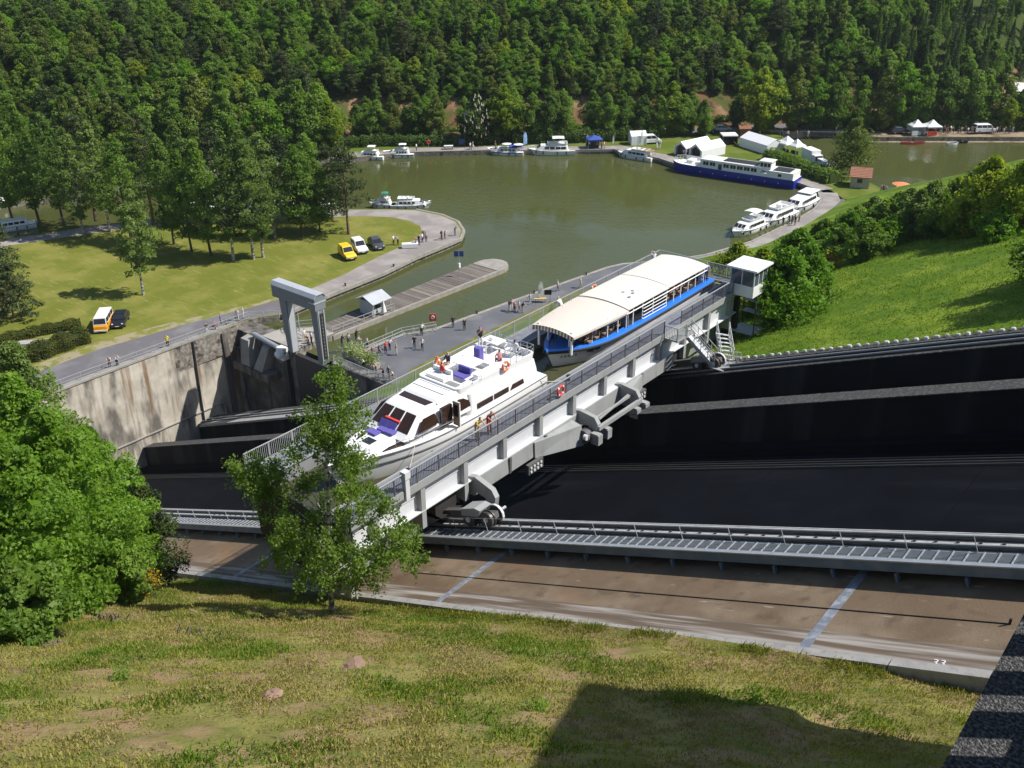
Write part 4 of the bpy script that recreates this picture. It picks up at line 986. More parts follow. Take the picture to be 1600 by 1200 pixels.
# windscreen panes on the raked front of the saloon
def front_pane(ya0, ya1, m, name='windscreen'):
    b = MB(); zb, zt = 2.2, 2.98
    def X(z): return np.interp(z, [2.15, 3.02], [3.75, 2.62])
    o = [(X(zb)+.02, ya0*1.05, zb), (X(zb)+.02, ya1*1.05, zb), (X(zt)+.02, ya1*.92, zt), (X(zt)+.02, ya0*.92, zt)]
    b.hexa([(q[0]-.06, q[1], q[2]-.04) for q in o]+o); return b.build(name, m, ya)
front_pane(-1.42, -.56, m_brown); front_pane(-.44, .44, m_brown); front_pane(.56, 1.42, m_brown)
side_win(ya, 1.45, 3.25, 1.95, 2.15, 1.72, 3.02, .06, .8, m_brown, 'side_window', slant=.65)
# arched window aft of the door
for s in (1, -1):
    b = MB(); pts = [(-1.4, 2.2), (.15, 2.2), (.15, 2.55), (-.1, 2.82), (-.45, 2.92), (-.85, 2.84), (-1.2, 2.6)]
    yy = lambda z: np.interp(z, [2.15, 3.02], [1.96, 1.82])
    o = [(x, s*(yy(z)+.03), z) for x, z in pts]; i_ = [(x, s*(yy(z)-.06), z) for x, z in pts]; n_ = len(pts)
    b.add(i_+o, [tuple(range(n_)), tuple(range(n_, 2*n_))]+[(k, (k+1) % n_, n_+(k+1) % n_, n_+k) for k in range(n_)]); b.build('arched_window', m_brown, ya)
# open door on the near side
b = MB(); b.box((.35, 1.80, 1.75), (1.25, 2.0, 3.02)); b.build('door_opening', m_brown, ya)
dr = bpy.data.objects.new('door', None); C.objects.link(dr); dr.parent = ya; dr.location = (.25, 2.02, 1.62)
b = MB(); b.box((0, 0, 0), (.07, .5, 1.55)); b.box((-.03, .0, 1.5), (.1, .52, 1.58)); b.build('door_leaf', m_tan, dr)
b = MB(); b.box((.072, .08, .62), (.085, .42, 1.4)); b.box((-.015, .08, .62), (0, .42, 1.4)); b.build('door_pane', m_brown, dr)
b = MB(); b.box((.0, .5, 0), (.07, .56, 1.6)); b.box((0, -.02, 1.56), (.07, .56, 1.63)); b.build('door_frame', m_gel, dr)
# window bands: aft cabin and fore cabin
for (a, c) in ((-3.3, -1.85), (-4.85, -3.45), (-6.4, -5.0)):
    side_win(ya, a, c, 2.1, 1.45, 2.06, 2.3, .38, .78, m_brown, 'cabin_window', slant=.25 if a < -5 else .0)
for s in (1, -1):
    b = MB(); pts = [(6.0, 1.52), (4.1, 1.52), (3.7, 1.86), (4.9, 1.80)]
    def yc(x): return np.interp(x, [-7.5, 3, 4.5, 6.4], [2.04, 1.80, 1.45, .9])
    hb = lambda x: np.interp(x, [3.0, 3.7, 4.1, 4.9, 6.0, 6.6], [1.66, 1.48, 1.42, 1.24, 1.03, .9])
    o = [(x, s*(hb(x)+.05-(z-1.5)*.12), z) for x, z in pts]; b.hexa([(q[0], s*(abs(q[1])-.12), q[2]) for q in o]+o); b.build('fore_window', m_brown, ya)
# fore deck details
b = MB(); b.box((5.05, -.35, 1.99), (5.6, .35, 2.03)); b.build('deck_hatch', m_glass, ya)
for (x, y, z, r, sx, sy) in ((4.55, -.5, 2.04, .0, .5, .85), (3.95, -.25, 2.06, .0, .55, .6), (3.95, .42, 2.08, .0, .5, .6), (3.55, .15, 2.3, .9, .45, .7), (3.6, -.5, 2.28, .9, .5, .6)):
    b = MB(); b.box((-sx/2, -sy/2, 0), (sx/2, sy/2, .1)); o = b.build('sun_cushion', m_purp, ya); o.location = (x, y, z); o.rotation_euler = (0, r, 0)
b = MB(); b.box((3.3, -.6, 2.55), (3.45, .6, 2.62)); o = b.build('red_towel', m_red, ya); o.rotation_euler = (0, 0, 0)
# upper deck
b = MB(); o1 = outline(-7.6, -.55, 1.95, 1.7, 2.95, .3); o2 = outline(-7.7, -.5, 2.0, 1.72, 3.5, .3); o3 = outline(-7.6, -.65, 1.88, 1.58, 3.5, .3); o4 = outline(-7.55, -.75, 1.85, 1.5, 3.06, .3)
b.loft([o1, o2, o3, o4], closed=True, cap=True); b.build('upper_deck', m_gel, ya, smooth=35)
b = MB(); b.box((-1.55, -1.3, 3.06), (-.85, .2, 3.62)); b.box((-1.7, -1.3, 3.06), (-1.55, .2, 3.9)); b.build('helm_console', m_gel, ya)
b = MB(); b.box((-1.2, .35, 3.06), (-.75, 1.25, 3.42)); b.build('locker', m_gel2, ya)
b = MB(); b.box((-1.22, .33, 3.42), (-.73, 1.27, 3.46)); b.build('locker_lid', mat('grey_lid', (.22, .22, .21), .6), ya)
b = MB(); b.box((-2.6, -.1, 3.4), (-1.9, .9, 3.52)); b.box((-2.7, -.1, 3.52), (-2.55, .9, 3.9)); b.build('seat_cushion', m_purp, ya)
b = MB(); b.box((-4.3, -1.0, 3.66), (-2.9, .6, 3.72)); b.build('table_top', m_gel, ya)
b = MB(); b.box((-3.7, -.3, 3.06), (-3.5, -.1, 3.66)); b.build('table_leg', m_gel2, ya)
b = MB(); b.box((-4.6, -1.5, 3.06), (-4.4, 1.0, 3.5)); b.box((-5.6, .9, 3.06), (-2.8, 1.3, 3.45)); b.build('bench', m_gel, ya)
b = MB(); b.box((-5.3, -.9, 3.06), (-4.9, -.4, 4.0)); b.build('blue_seat', m_purp, ya)
b = MB(); b.box((-7.5, -1.7, 3.7), (-6.5, -.3, 3.78)); b.build('aft_table', m_gel2, ya)
rail_line(ya, [(-7.6, -1.9, 3.45), (-7.65, 1.9, 3.45), (-5.2, 1.95, 3.45)], .55, .55, m_stainless, r=.022)
rail_line(ya, [(-2.5, 1.85, 3.45), (-1.0, 1.7, 3.45)], .3, .7, m_stainless, r=.02, mid=False)
b = MB(); b.box((-8.75, -1.9, .35), (-8.3, 1.9, .5)); b.build('bathing_platform', m_gel2, ya)
for (x, s) in ((-6.8, 1), (-2.0, 1), (2.5, 1), (-5, -1), (0, -1)):
    hbx = np.interp(x, [q[0] for q in top], [q[1] for q in top])
    b = MB(); b.tube([(x, s*(hbx+.1), .2), (x, s*(hbx+.1), .3), (x, s*(hbx+.1), .75), (x, s*(hbx+.1), .85)], [.05, .13, .13, .05], 8); b.build('fender', m_gel2 if x == -6.8 else m_fend, ya, smooth=True)
pts = [(q[0]-.1, q[1]-.12, q[2]) for q in top[12:]]
rail_line(ya, pts, .5, 1.3, m_stainless, r=.016, mid=False); rail_line(ya, [(q[0], -q[1], q[2]) for q in pts], .5, 1.3, m_stainless, r=.016, mid=False)
b = MB(); b.bar((-1.3, 2.08, 1.95), (3.2, 1.9, 2.05), .02, .02); b.build('grab_rail', m_stainless, ya)
def yw(x, y, z): return (TX+.12+y, -32.3-x, HW+z)
# plastic garden chairs on the upper deck: things of their own
def chair(loc, rz, label):
    t = thing('plastic_chair', label, 'chair', loc, rz, 'white plastic chairs on the yacht')
    b = MB(); b.box((-.22, -.22, .40), (.22, .22, .44)); b.build('seat', m_chair, t)
    b = MB()
    for k in range(6): b.bar((-.22, -.17+k*.068, .44), (-.32, -.17+k*.068, .88), .035, .02)
    b.bar((-.32, -.22, .88), (-.32, .22, .88), .03, .06); b.build('backrest', m_chair, t)
    for (x, y) in ((.2, .2), (.2, -.2), (-.22, .2), (-.22, -.2)): MB().bar((x, y, .41), (x*1.15, y*1.15, 0), .045, .045).build('leg', m_chair, t)
    for s in (1, -1):
        b = MB(); b.bar((-.28, s*.24, .66), (.2, s*.24, .64), .05, .03); b.bar((.2, s*.24, .64), (.2, s*.22, .42), .04, .04); b.build('armrest', m_chair, t)
    return t
chair(yw(-6.5, -1.15, 3.07), -1.9, 'white plastic chair beside the standing captain on the yacht')
chair(yw(-7.0, .35, 3.07), -1.3, 'white plastic chair nearest the stern railing of the yacht')
chair(yw(-5.7, -.9, 3.07), 1.2, 'white plastic chair beside the table on the yacht upper deck')
lifebuoy(yw(-2.2, -1.55, 3.75), 'x', 'orange lifebuoy at the front corner of the yacht upper deck', rz=1.1)
lifebuoy(yw(-4.7, 1.98, 3.6), 'x', 'pale orange lifebuoy on the yacht side rail', .28)

# mooring lines of the yacht and bollards on the quays
m_rope = mat('mooring_rope', (.45, .42, .36), .9)
def rope(a, c, sag, lab):
    a, c = Vector(a), Vector(c); b = MB(); b.tube([a.lerp(c, k/8)-Vector((0, 0, sag*math.sin(math.pi*k/8))) for k in range(9)], .022, 5); o = b.build('mooring_rope', m_rope); setp(o, lab, 'rope', 'mooring lines of the yacht')
rope(yw(-7.6, 2.1, 1.5), (TX+3.2, -22.6, HW+1.0), .12, 'mooring line from the yacht stern to the near walkway'); rope(yw(3.6, 2.0, 1.75), (TX+3.2, -37.6, HW+1.0), .12, 'mooring line from the yacht side to the near walkway')
me_bol = MB().tube([(0, 0, 0), (0, 0, .32), (0, 0, .34), (0, 0, .42)], [.13, .11, .18, .15], 10).mesh('mooring_bollard', m_dark, smooth=True)
for (x, y, z, pl) in ((7.4, 11.2, 1.05, 'lower quay kerb nearest the railing'), (9.2, 20.0, 1.05, 'lower quay kerb level with the pier'), (10.7, 30.5, 1.05, 'lower quay kerb near the flag'), (12.2, 41.0, 1.05, 'lower quay kerb behind the tour boat'), (-13.0, 26.0, 1.0, 'peninsula quay beside the white table'), (-12.7, 16.0, 1.0, 'peninsula quay level with the kiosk'), (3.3-.0+TX-.0, -22.5, HW+.93, 'near walkway at the yacht stern'), (3.3+TX, -37.7, HW+.93, 'near walkway at the yacht bow')):
    o = link('mooring_bollard', me_bol, None, (x, y, z)); setp(o, 'dark iron mooring bollard on the '+pl, 'bollard', 'mooring bollards')
# --------------------------------------------------------- tour boat PARIS
tb = thing('tour_boat', 'white and blue covered tour boat with a striped canopy in the lift tank', 'tour boat', (TX-.05, -10.6, HW), -math.pi/2)
L, B = 20.2, 4.7
m_hullw = mat('tour_hull_white', (.66, .65, .66), .35, 0, .06, .8)
mix_layer(m_hullw, (.42, .41, .42), .9, .55, .7, stretch=(1, 1, .3), amount=.5)
secs, top = hull_parts(tb, L, B, 1.25, m_hullw, .25, .8, deckm=m_sky_bl, n=24, bow=.66, p=2.9, stern=.9, dz=.06)
b = MB(); b2 = MB()
for s in (1, -1):
    b.tube([(q[0]+.02, s*(q[1]+.02), q[2]-.16) for q in top], .11, 7)
    up = [(q[0], s*(q[1]-.02), q[2]+.10) for q in top]; dn = [(q[0]+.01, s*(q[1]+.05), q[2]-.05) for q in top]; inn = [(q[0]-.05, s*max(0, q[1]-.35), q[2]+.10) for q in top]; low = [(q[0]-.05, s*max(0, q[1]-.35), q[2]-.08) for q in top]
    n_ = len(top); b2.add(dn+up+inn+low, [(r_*n_+i, r_*n_+i+1, (r_+1)*n_+i+1, (r_+1)*n_+i) for r_ in range(3) for i in range(n_-1)])
b.build('rubbing_strake', m_black, tb, smooth=True); b2.build('gunwale', m_sky_bl, tb)
b = MB(); b.prism([(-9.2, -1.9), (7.0, -2.0), (7.6, -1.4), (7.6, 1.4), (7.0, 2.0), (-9.2, 1.9)], .9, 1.32); b.build('cabin_floor', m_dark, tb)
# canopy
m_canv = mat('striped_canvas', (.62, .55, .48), .8, 0, .02, 1)
def stripes(m, period, c2, duty, axis=0):
    nt = m.node_tree; N = nt.nodes; L_ = nt.links; bs = N['Principled BSDF']; src = bs.inputs['Base Color'].links[0].from_socket
    tc = N.new('ShaderNodeTexCoord'); sp = N.new('ShaderNodeSeparateXYZ'); L_.new(tc.outputs['Object'], sp.inputs[0])
    md = N.new('ShaderNodeMath'); md.operation = 'PINGPONG'; md.inputs[1].default_value = period/2; L_.new(sp.outputs[axis], md.inputs[0])
    lt = N.new('ShaderNodeMath'); lt.operation = 'LESS_THAN'; lt.inputs[1].default_value = period/2*duty; L_.new(md.outputs[0], lt.inputs[0])
    mx = N.new('ShaderNodeMix'); mx.data_type = 'RGBA'; L_.new(lt.outputs[0], mx.inputs[0]); L_.new(src, mx.inputs[6]); mx.inputs[7].default_value = (*c2, 1); L_.new(mx.outputs[2], bs.inputs['Base Color'])
stripes(m_canv, .30, (.55, .44, .38), .16, 1)
m_val = mat('valance_canvas', (.62, .56, .50), .8, 0, .02, 1); stripes(m_val, .28, (.14, .09, .075), .5, 1)
def canopy(x0, x1, hw, ze, zc, m, name='canopy', nose=False, taper=0.):
    b = MB(); secs_ = []; N_ = 10
    xs = np.linspace(x0, x1, 9)
    for x in xs:
        f = (x-x0)/(x1-x0); w_ = hw*(1-taper*f*f)
        secs_.append([(x, -w_+2*w_*k/N_, ze+(zc-ze)*math.sin(math.pi*k/N_)**.8-(.12*f*f if nose else 0)) for k in range(N_+1)])
    secs2 = [[(q[0], q[1], q[2]-.05) for q in s_] for s_ in secs_]
    b.loft(secs_); b.loft(secs2)
    b.add(secs_[0]+secs2[0], [(k, k+1, N_+1+k+1, N_+1+k) for k in range(N_)]); b.add(secs_[-1]+secs2[-1], [(k, k+1, N_+1+k+1, N_+1+k) for k in range(N_)])
    return b.build(name, m, tb, smooth=40), secs_
_, cs = canopy(3.1, 9.3, 2.3, 2.86, 3.1, m_canv, nose=True, taper=.2)
b = MB(); fr = cs[-1]; n_ = len(fr)
b.add([(q[0]+.01, q[1], q[2]) for q in fr]+[(q[0]+.05, q[1], q[2]-.34) for q in fr], [(k, k+1, n_+k+1, n_+k) for k in range(n_-1)]); b.build('valance', m_val, tb)
b = MB()
for s in (0, -1):
    ln = [sc[s] for sc in cs]; n_ = len(ln)
    b.add([(q[0], q[1]*1.005, q[2]) for q in ln]+[(q[0], q[1]*1.01, q[2]-.16) for q in ln], [(k, k+1, n_+k+1, n_+k) for k in range(n_-1)])
b.build('side_valance', m_canv, tb)
canopy(-2.6, 3.15, 2.28, 2.92, 3.14, mat('flat_white_canvas', (.62, .59, .53), .75, 0, .03, 1.5), 'canopy')
canopy(-8.7, -2.65, 2.26, 2.93, 3.17, MATS['flat_white_canvas'], 'canopy')
b = MB()
for (x, y) in ((1.4, 1.2), (.6, 1.0), (.9, .3), (.2, .7)): b.tube([(x, y, 3.08), (x, y, 3.18)], .12, 8)
b.build('roof_vent', m_galv, tb)
b = MB(); b.tube([(3.12, -2.3+4.6*k/12, 2.9+.25*math.sin(math.pi*k/12)**.8) for k in range(13)], .03, 6); b.build('canopy_seam', m_rub, tb)
b = MB(); b.box((2.95, 1.15, 1.3), (3.02, 2.2, 2.85)); b.build('door_panel', mat('grey_panel', (.25, .25, .25), .6), tb)
# posts, rails
pm_ = MB().box((-.035, -.035, 0), (.03, .03, 1.65)).mesh('canopy_post', m_gel)
for x in (8.6, 6.9, 5.4, 4.2, 3.1, 2.2, .9, -.6, -2.6, -3.7, -4.8, -6.0, -7.2, -8.6):
    for s in (1, -1):
        hbx = np.interp(x, [q[0] for q in top], [q[1] for q in top])-.25; hbx = min(hbx, 2.15)
        link('canopy_post', pm_, tb, (x, s*hbx, 1.3))
for (y) in (1.45, -1.45):
    MB().box((8.95, y-.07, 1.2), (9.07, y+.07, 2.95)).build('front_post', m_gel, tb)
for s in (1, -1):
    pts = []
    for x in np.linspace(8.9, 3.0, 8): hbx = min(2.2, np.interp(x, [q[0] for q in top], [q[1] for q in top])-.18); pts.append((x, s*hbx, 2.62-.02*x))
    b = MB(); b.tube(pts, .05, 6); b.tube([(3.0, s*2.2, 2.56), (-8.7, s*2.1, 2.5)], .045, 6); b.build('side_rail', m_gel, tb)
    b = MB()
    for z in (1.45, 1.72, 2.0, 2.28): b.tube([(.9, s*2.18, z), (-2.4, s*2.18, z)], .03, 6)
    b.build('gate_rail', m_gel, tb)
    b = MB(); b.box((-8.6, s*2.0-.03, 1.2), (.9, s*2.0+.03, 1.5)); b.box((3.0, s*2.0-.03, 1.2), (6.2, s*2.0+.03, 1.5)); b.build('bulwark', m_sky_bl, tb)
me_seat = MB().box((-.2, -.75, 0), (.2, .75, .12)).mesh('bench_seat', m_tan); me_back = MB().box((-.26, -.75, .1), (-.2, .75, .55)).mesh('bench_back', m_tan)
for x in (7.2, 6.3, 5.4, 4.5, 3.6, -3.3, -4.2, -5.1, -6.0, -6.9):
    for s in (1, -1): link('bench_seat', me_seat, tb, (x, s*1.05, 1.62)); link('bench_back', me_back, tb, (x, s*1.05, 1.66))
b = MB(); b.box((-9.6, -1.2, 1.2), (-9.0, 1.2, 1.9)); b.build('helm', m_dark, tb)
# name on both bows
for s in (1, -1):
    i0 = 17; a0 = Vector(secs[17][1 if s > 0 else -2]); a1 = Vector(secs[20][1 if s > 0 else -2])
    # nameplate follows the flare of the bow
    nm = 'PARIS'
    for k, ch in enumerate(nm):
        f = (k-2)/2*.46
        xw_ = 8.35-s*0+(-f if s < 0 else f)*1.0
        # letters run from bow aft on the port side seen from outside
        xx = 8.6-f*1.0 if s > 0 else 8.6+f*1.0
        h1 = np.interp(xx, [q[1][0] for q in secs], [q[1][1] for q in secs]); h2 = np.interp(xx+.1, [q[1][0] for q in secs], [q[1][1] for q in secs])
        ang = math.atan2((h2-h1), .1)
        zt = .86
        # flare of the side between two hull lines
        ya_ = np.interp(xx, [q[2][0] for q in secs], [q[2][1] for q in secs]); za_ = np.interp(xx, [q[2][0] for q in secs], [q[2][2] for q in secs]); zb_ = np.interp(xx, [q[1][0] for q in secs], [q[1][2] for q in secs])
        til = math.atan2(h1-ya_, zb_-za_); yy_ = ya_+(h1-ya_)*(zt-za_)/(zb_-za_)
        nx = Vector((-math.sin(ang), math.cos(ang), 0))
        o = text_mesh('name_letter', ch, .34, m_black, tb, (0, 0, 0), (0, 0, 0), .004)
        if s > 0: X_ = Vector((-math.cos(ang), -math.sin(ang), 0))
        else: X_ = Vector((math.cos(ang), -math.sin(ang), 0)); nx = Vector((-math.sin(ang), -math.cos(ang), 0))
        Y_ = (Vector((0, 0, 1))*math.cos(til)+nx*math.sin(til)).normalized(); Z_ = X_.cross(Y_).normalized()
        pos = Vector((xx, s*yy_, zt-.1))+Z_*.03
        o.matrix_local = Matrix(((X_.x, Y_.x, Z_.x, pos.x), (X_.y, Y_.y, Z_.y, pos.y), (X_.z, Y_.z, Z_.z, pos.z), (0, 0, 0, 1)))

# --------------------------------------------------------- moored cruisers
def moor(pxa, pya, pxb, pyb, z=0):
    a, c = at(pxa, pya, z), at(pxb, pyb, z); m_ = (a+c)/2; d = c-a
    return (m_.x, m_.y, 0), math.atan2(d.y, d.x), d.length
def cr(pa, pb, label, **k):
    (x, y, _), r, Ln = moor(*pa, *pb); return cruiser(label, (x, y, 0), r, L=k.pop('L', Ln), **k)
cr((600, 249), (551, 248), 'white cruiser with a cream cabin, leftmost on the far quay', bimini=m_gel2)
cr((647, 245), (600, 246), 'white and pale blue cruiser, second from the left on the far quay', stripe=m_bluec, bimini=m_gel)
cr((818, 242), (761, 241), 'white cruiser with two white parasols and navy hull line on the far quay', stripe=m_navy, parasols=((-3.0, .6, m_gel), (-.4, .3, m_gel)), fly=False, canopy=m_bluec)
cr((898, 240), (824, 241), 'long white cruiser with high fly bridge roof right of the blue feather flag', bimini=m_gel)
cr((1022, 252), (964, 243), 'white cruiser with row of navy fenders left of the white marquee', canopy=m_tan)
cr((618, 325), (577, 324), 'white cruiser with green top half hidden by the pine', bimini=m_green)
cr((612, 325), (675, 325), 'white cruiser with open dark doors at the tip of the peninsula', door=True, fly=True)
cr((1192, 352), (1143, 372), 'white cruiser nearest the bushes on the curved quay', L=9.5, bimini=m_gel2)
cr((1237, 335), (1183, 358), 'middle white cruiser of three on the curved quay with white roof', L=11, fly=True)
cr((1272, 314), (1225, 338), 'farthest white cruiser of three on the curved quay with flat hard top', L=11, fly=False, canopy=m_gel)
cr((60, 352), (-30, 366), 'white cruiser at the left edge behind the meadow trees', fly=False, L=8.5)
cr((345, 326), (285, 331), 'white cruiser behind the birch clump on the peninsula', L=10)
cr((445, 324), (385, 327), 'white cruiser behind the dense middle trees of the peninsula', L=10)
cr((520, 323), (462, 325), 'white cruiser behind the pines near the peninsula tip', L=10, fly=False)
cr((5, 322), (-40, 325), 'small white boat on the far canal behind the left trees', L=9, fly=False)

# --------------------------------------------------------- blue barge
a = at(1043, 266, 0); c = at(1237, 295, 0); dd = (c-a); bl = dd.length
bg0 = thing('blue_barge', 'long blue and white barge with cabin windows moored by the marquees', 'barge', ((a.x+c.x)/2+.3, (a.y+c.y)/2+1.6, 0), math.atan2(-dd.y, -dd.x))
B = 4.6; secs, top = hull_parts(bg0, bl, B, 1.75, m_barge, .25, .3, deckm=m_gel2, n=18, bow=.84, p=3, stern=.96)
L2 = bl/2
b = MB(); b.box((-L2+.3, -2.1, 1.7), (-L2+5.2, 2.1, 3.0)); b.build('stern_cabin', m_gel, bg0)
b = MB(); b.box((-L2+6.9, -1.95, 1.65), (L2-6.8, 1.95, 3.4)); b.build('long_cabin', m_gel, bg0)
b = MB(); b.box((-L2+5.2, -2.0, 1.7), (-L2+6.9, 2.0, 2.35)); b.build('cabin_link', m_gel, bg0)
b = MB(); b.box((-L2+5.1, -1.2, 2.6), (-L2+7.4, 1.2, 4.35)); b.build('wheelhouse', m_gel, bg0)
b = MB(); b.box((-L2+4.9, -1.4, 4.35), (-L2+7.6, 1.4, 4.48)); b.build('wheelhouse_roof', m_gel, bg0)
for s in (1, -1):
    for k in range(3): MB().box((-L2+5.25+k*.72, s*1.2-.02, 3.4), (-L2+5.85+k*.72, s*1.2+.02, 4.1)).build('wheelhouse_window', m_glass, bg0)
for k in range(3): MB().box((-L2+7.39, -1.05+k*.72, 3.4), (-L2+7.42, -.45+k*.72, 4.1)).build('wheelhouse_window', m_glass, bg0)
xw0 = -L2+7.6; nwin = 8; stp = (bl-14.8)/nwin
for k in range(nwin):
    for s in (1, -1):
        x = xw0+k*stp
        if k == 5: MB().box((x+.1, s*1.96-.02, 1.7), (x+.85, s*1.96+.02, 2.85)).build('cabin_door', m_glass, bg0)
        else:
            w_ = MB().box((x, s*1.96-.02, 2.25), (x+1.3, s*1.96+.02, 3.1)).build('cabin_window', m_gel2, bg0)
            for j in range(2): MB().box((x+.08+j*.6, s*1.96-.035, 2.33), (x+.6+j*.6, s*1.96+.035, 3.02)).build('pane', m_glass, w_)
for s in (1, -1): MB().box((-L2+2.6, s*2.1-.02, 2.1), (-L2+3.3, s*2.1+.02, 2.6)).build('stern_window', m_glass, bg0)
b = MB(); b.box((-L2+1.2, -1.6, 3.01), (-L2+4.6, 1.6, 3.09)); b.box((-L2+8, -1.5, 3.41), (-L2+15, 1.2, 3.48)); b.build('solar_panel', m_dark, bg0)
b = MB(); b.box((L2-5.6, -1.9, 1.75), (L2-2.2, -1.84, 2.7)); b.build('bow_screen', m_gel2, bg0)
rail_line(bg0, [(L2-6.8, 2.0, 1.8), (L2-2.0, 2.0, 1.9), (L2-.6, .4, 2.0)], .85, .7, m_gel, r=.03); rail_line(bg0, [(L2-6.8, -2.0, 1.8), (L2-2.0, -2.0, 1.9), (L2-.6, -.4, 2.0)], .85, .7, m_gel, r=.03)
b = MB()
for s in (1, -1):
    for k in range(7): b.tube([(-L2+3+k*2.7, s*(B/2+.03), .9), (-L2+3+k*2.7, s*(B/2+.07), .9)], .11, 7)
b.build('porthole', m_gel2, bg0)
b = MB(); b.box((L2-4.6, -1.5, 1.8), (L2-3.3, .8, 2.5)); b.box((L2-6.3, -.6, 1.8), (L2-5.2, .9, 2.3)); b.build('bow_locker', m_gel2, bg0)
# small craft on the pond and quay
def dinghy(label, loc, rz, L, B, m):
    t = thing('dinghy', label, 'dinghy', loc, rz, 'small open boats on the pond shore'); hull_parts(t, L, B, .45, m, .15, .3, deckm=m_dark, n=10, bow=.4, p=2, stern=.7, dz=.15)
    MB().box((-L*.1, -B*.42, .32), (.05, B*.42, .36)).build('thwart', m_tan, t); return t
q = at(1427, 225, 0); dinghy('long red open boat at the gravel shore of the pond', (q.x, q.y, 0), .65, 5.2, 1.3, m_red)
q = at(1489, 226, 0); dinghy('small white open boat at the gravel shore of the pond', (q.x, q.y, 0), .9, 2.8, 1.2, m_gel)
q = at(1502, 223, 0); dinghy('small dark open boat beside the white one on the pond shore', (q.x+.3, q.y, 0), .2, 2.4, 1.1, m_dark)
